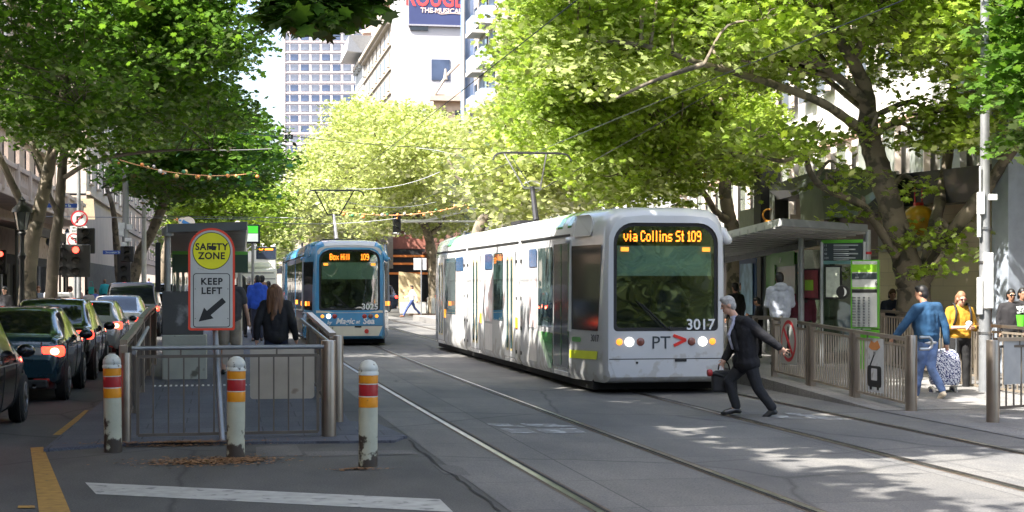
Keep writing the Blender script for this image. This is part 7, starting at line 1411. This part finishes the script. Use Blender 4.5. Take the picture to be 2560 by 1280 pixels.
MB().box((3.6, 19, 3.8), (.1, 30, .35)).build('verandah_fascia', M('fascia_dark', (.05, .035, .03), .6), e)
for i in range(6): MB().tube([(3.4, 5 + i * 5.6, .14), (3.4, 5 + i * 5.6, 3.8)], .06, 8).build('verandah_post', bl, e)
for yy, zz_, s_, mm in ((6, 3.0, (.2, 1.4, .5), M('shop_amber', (.6, .28, .08), .5, emis=.5)), (15, 2.6, (.2, 2.0, .7), M('shop_red', (.4, .06, .04), .5)), (11, 3.2, (.2, 1.6, .5), M('window_lit', (.8, .75, .6), .5, emis=.7))): MB().box((.5, yy, zz_), s_).build('shop_sign', mm, e)
e = fac('plain pale beige building beyond the street crossing on the left', -9.2, 112, 150, 20, M('plain_beige', (.50, .42, .36), .8, vary=.08, scale=.6), nx=6, nz=3, ww=1.2, wh=2.4, z0=8, side=-1, tmat=ls2, gcol=rust)
MB().box((-4, -.04, 5), (1.2, .1, 2.2)).build('window', winD, e); MB().box((-5, -.06, 1.8), (5, .1, 3.2)).build('shopfront', rust, e)
q = MB(); q.tube([(-2.2, -.25, 3.5), (-2.2, -.25, 7.6), (-2.0, -.25, 7.9), (.0, -.25, 7.9)], .09, 6); q.build('iron_frame', trim, e); MB().poly([(-2.0, -.3, 6.2), (.6, -.3, 6.2), (.5, -.3, 7.6), (-1.9, -.3, 7.6)], (0, .1, 0)).build('banner', M('banner_tan', (.42, .34, .22), .7), e)
fac('left street block further along behind the trees', -11, 152, 189, 24, ls2, nx=8, nz=5, side=-1)
# right modern building, turned slightly to the street
DV = math.atan((1280 - 1050) / F); vd = Vector((math.sin(TH - DV), math.cos(TH - DV), 0)); B0 = W(2120, 709, 48); B0.z = 0
O = B0 - vd * 26; e = building('modern_building', 'white modern building with bands of large windows on the right', O, math.atan2(vd.y, vd.x)); wr = M('modern_white', (.62, .60, .57), .5, vary=.04, scale=.4)
LB = 60; HB = 26
MB().box((LB / 2, -7.5, (HB + 4.4) / 2), (LB, 14.6, HB - 4.4)).build('wall', wr, e)
fwin = M('facade_glass', (.30, .32, .30), .10, coat=.8, vary=.5, scale=.7); mull = M('mullion_cream', (.60, .52, .46), .5); ztop = 1.85 + 355 * 48 / F
for j in range(5):
    zt_ = ztop + j * 4.1; zb_ = zt_ - 2.3
    for i in range(24):
        x_ = 1.2 + i * 2.45; MB().box((x_ + .72, -.12, (zt_ + zb_) / 2), (1.36 + (.0), .1, 2.3)).build('window', fwin if j < 1 else winP, e, loc=(0, .13, 0))
        MB().box((x_ - .0, .06, (zt_ + zb_) / 2), (.09 if i % 3 else .55, .16, 2.3)).build('mullion', mull if i % 3 else wr, e)
    MB().box((LB / 2, .10, zt_ + .06), (LB, .26, .12)).build('window_head', M('head_brown', (.45, .30, .22), .6), e)
# recessed ground floor, wall, canopies
MB().box((LB / 2, -6.2, 2.2), (LB, 9, 4.36)).build('dark_recess', M('recess_brown', (.16, .13, .11), .8), e)
# beige tiled wall with doorway (faces us)
tile = bpy.data.materials.new('beige_tiles'); tile.use_nodes = True; N = tile.node_tree.nodes; L = tile.node_tree.links; p_ = N['Principled BSDF']; p_.inputs['Roughness'].default_value = .5
b_ = N.new('ShaderNodeTexBrick'); b_.inputs['Scale'].default_value = 1; b_.inputs['Brick Width'].default_value = .8; b_.inputs['Row Height'].default_value = .3; b_.inputs['Mortar Size'].default_value = .004; b_.inputs['Color1'].default_value = (.70, .58, .40, 1); b_.inputs['Color2'].default_value = (.76, .64, .45, 1); b_.inputs['Mortar'].default_value = (.50, .41, .28, 1)
tc = N.new('ShaderNodeTexCoord'); mp = N.new('ShaderNodeMapping'); mp.inputs['Rotation'].default_value = (R(90), 0, 0); L.new(tc.outputs['Object'], mp.inputs[0]); L.new(mp.outputs[0], b_.inputs['Vector']); L.new(b_.outputs[0], p_.inputs['Base Color'])
def face(par_label, pts, name, mat, th=.3, nm='wall'): ...
Dw = 33.5; a = W(2196, 709, Dw + 2.5); b2_ = W(2545, 709, Dw - 2); u = (b2_ - a); u.z = 0; lw = u.length; u.normalize(); e2 = building('corner_shop', 'beige tiled shop wall with black fascia and a dark doorway', (a.x, a.y, 0), math.atan2(u.y, u.x)); kw = Dw / F
zy = lambda y_, D_=Dw: 1.85 + (709 - y_) * D_ / F
MB().box((lw / 2, .2, zy(512) / 2), (lw, .4, zy(512))).build('wall', tile, e2)
MB().box((lw * .55, -.2, (zy(512) + zy(428)) / 2), (lw * .9, .6, zy(428) - zy(512))).build('fascia', M('fascia_black', (.012, .014, .022), .35, coat=.4), e2)
dx0 = lw * (2478 - 2196) / 349; dx1 = lw * (2512 - 2196) / 349; MB().box(((dx0 + dx1) / 2, -.03, zy(675) / 2), (dx1 - dx0, .1, zy(675))).build('doorway', M('doorway_dark', (.015, .012, .01), .7), e2); MB().box((dx0 + .13, -.06, zy(678) / 2), (.24, .08, zy(678))).build('door', M('door_brown', (.16, .08, .05), .5), e2)
MB().box((.9, -.05, zy(595)), (1.6, .06, .5)).build('sign_board', M('sign_pale', (.42, .40, .36), .5), e2); text('lettering', 'US', sb, e2, frame((1.05, -.085, zy(600)), (1, 0, 0), (0, 0, 1)), .26, bold=.01)
MB().box((lw + .35, -.3, 3.4), (.5, .8, 6.8)).build('pilaster', M('pilaster_blue_grey', (.32, .36, .42), .3, coat=.4), e2)
MB().box((lw * .75, 1.2, zy(300)), (lw * .42, 1.0, zy(180) - zy(430))).build('upper_wall', wr, e2)
# angular grey canopies
cm_ = M('canopy_metal', (.085, .095, .085), .45, metal=.2, vary=.25, scale=1.5, stretch=(6, 1, 1), coat=.2)
e3 = building('canopy', 'angular grey green metal canopy above the shelter', (0, 0, 0), 0); e3['category'] = 'canopy'
def slab(nm, pts, t, mat, par=e3): return MB().poly([W(*p) for p in pts], t).build(nm, mat, par)
slab('front_face', [(2051, 438, 37), (2240, 446, 34), (2240, 508, 34), (2140, 540, 34.6), (2060, 548, 36.4)][::-1], (.2, 2.0, 0), cm_)
slab('side_face', [(1924, 478, 44), (2054, 438, 37.5), (2054, 470, 37.5), (1936, 502, 44)][::-1], (1.0, .4, 0), cm_); slab('leg', [(1924, 478, 44), (1937, 474, 43.6), (1937, 580, 43.6), (1924, 580, 44)][::-1], (.5, .3, 0), cm_)
slab('back_panel', [(1848, 528, 52), (1915, 512, 47), (1915, 580, 47), (1848, 590, 52)][::-1], (.4, .3, 0), M('canopy_green', (.10, .13, .07), .5, vary=.2))
slab('soffit_wall', [(1990, 500, 43), (2060, 480, 39), (2060, 580, 39), (1990, 580, 43)][::-1], (.4, .3, 0), M('soffit_brown', (.26, .21, .18), .7)); slab('soffit_wall', [(1975, 536, 42), (2200, 545, 37), (2200, 640, 37), (1975, 640, 42)][::-1], (.4, .5, 0), MATS['soffit_brown'])
slab('roof_sheet', [(1924, 478, 44), (2054, 438, 37.5), (2240, 446, 34), (2250, 440, 46), (1960, 470, 52)], (0, 0, .15), cm_)
e4 = thing(MB().box((0, 0, 2.6), (.6, .6, 5.2)), 'dark_column', trim, (*W(1918, 709, 46).xy, 0), 'black square column at the left end of the angular canopy', 'column')

fac('tall stone block left of the photographer, outside the frame', -10.6, -60, 15, 20.4, ls, nx=16, nz=5, side=-1, tmat=ls2, gcol=rust)
fac('lower stone block left of the photographer, outside the frame', -10.5, 15.2, 36, 15, ls2, nx=5, nz=3, side=-1, tmat=ls, gcol=rust)
bpy.context.view_layer.update()
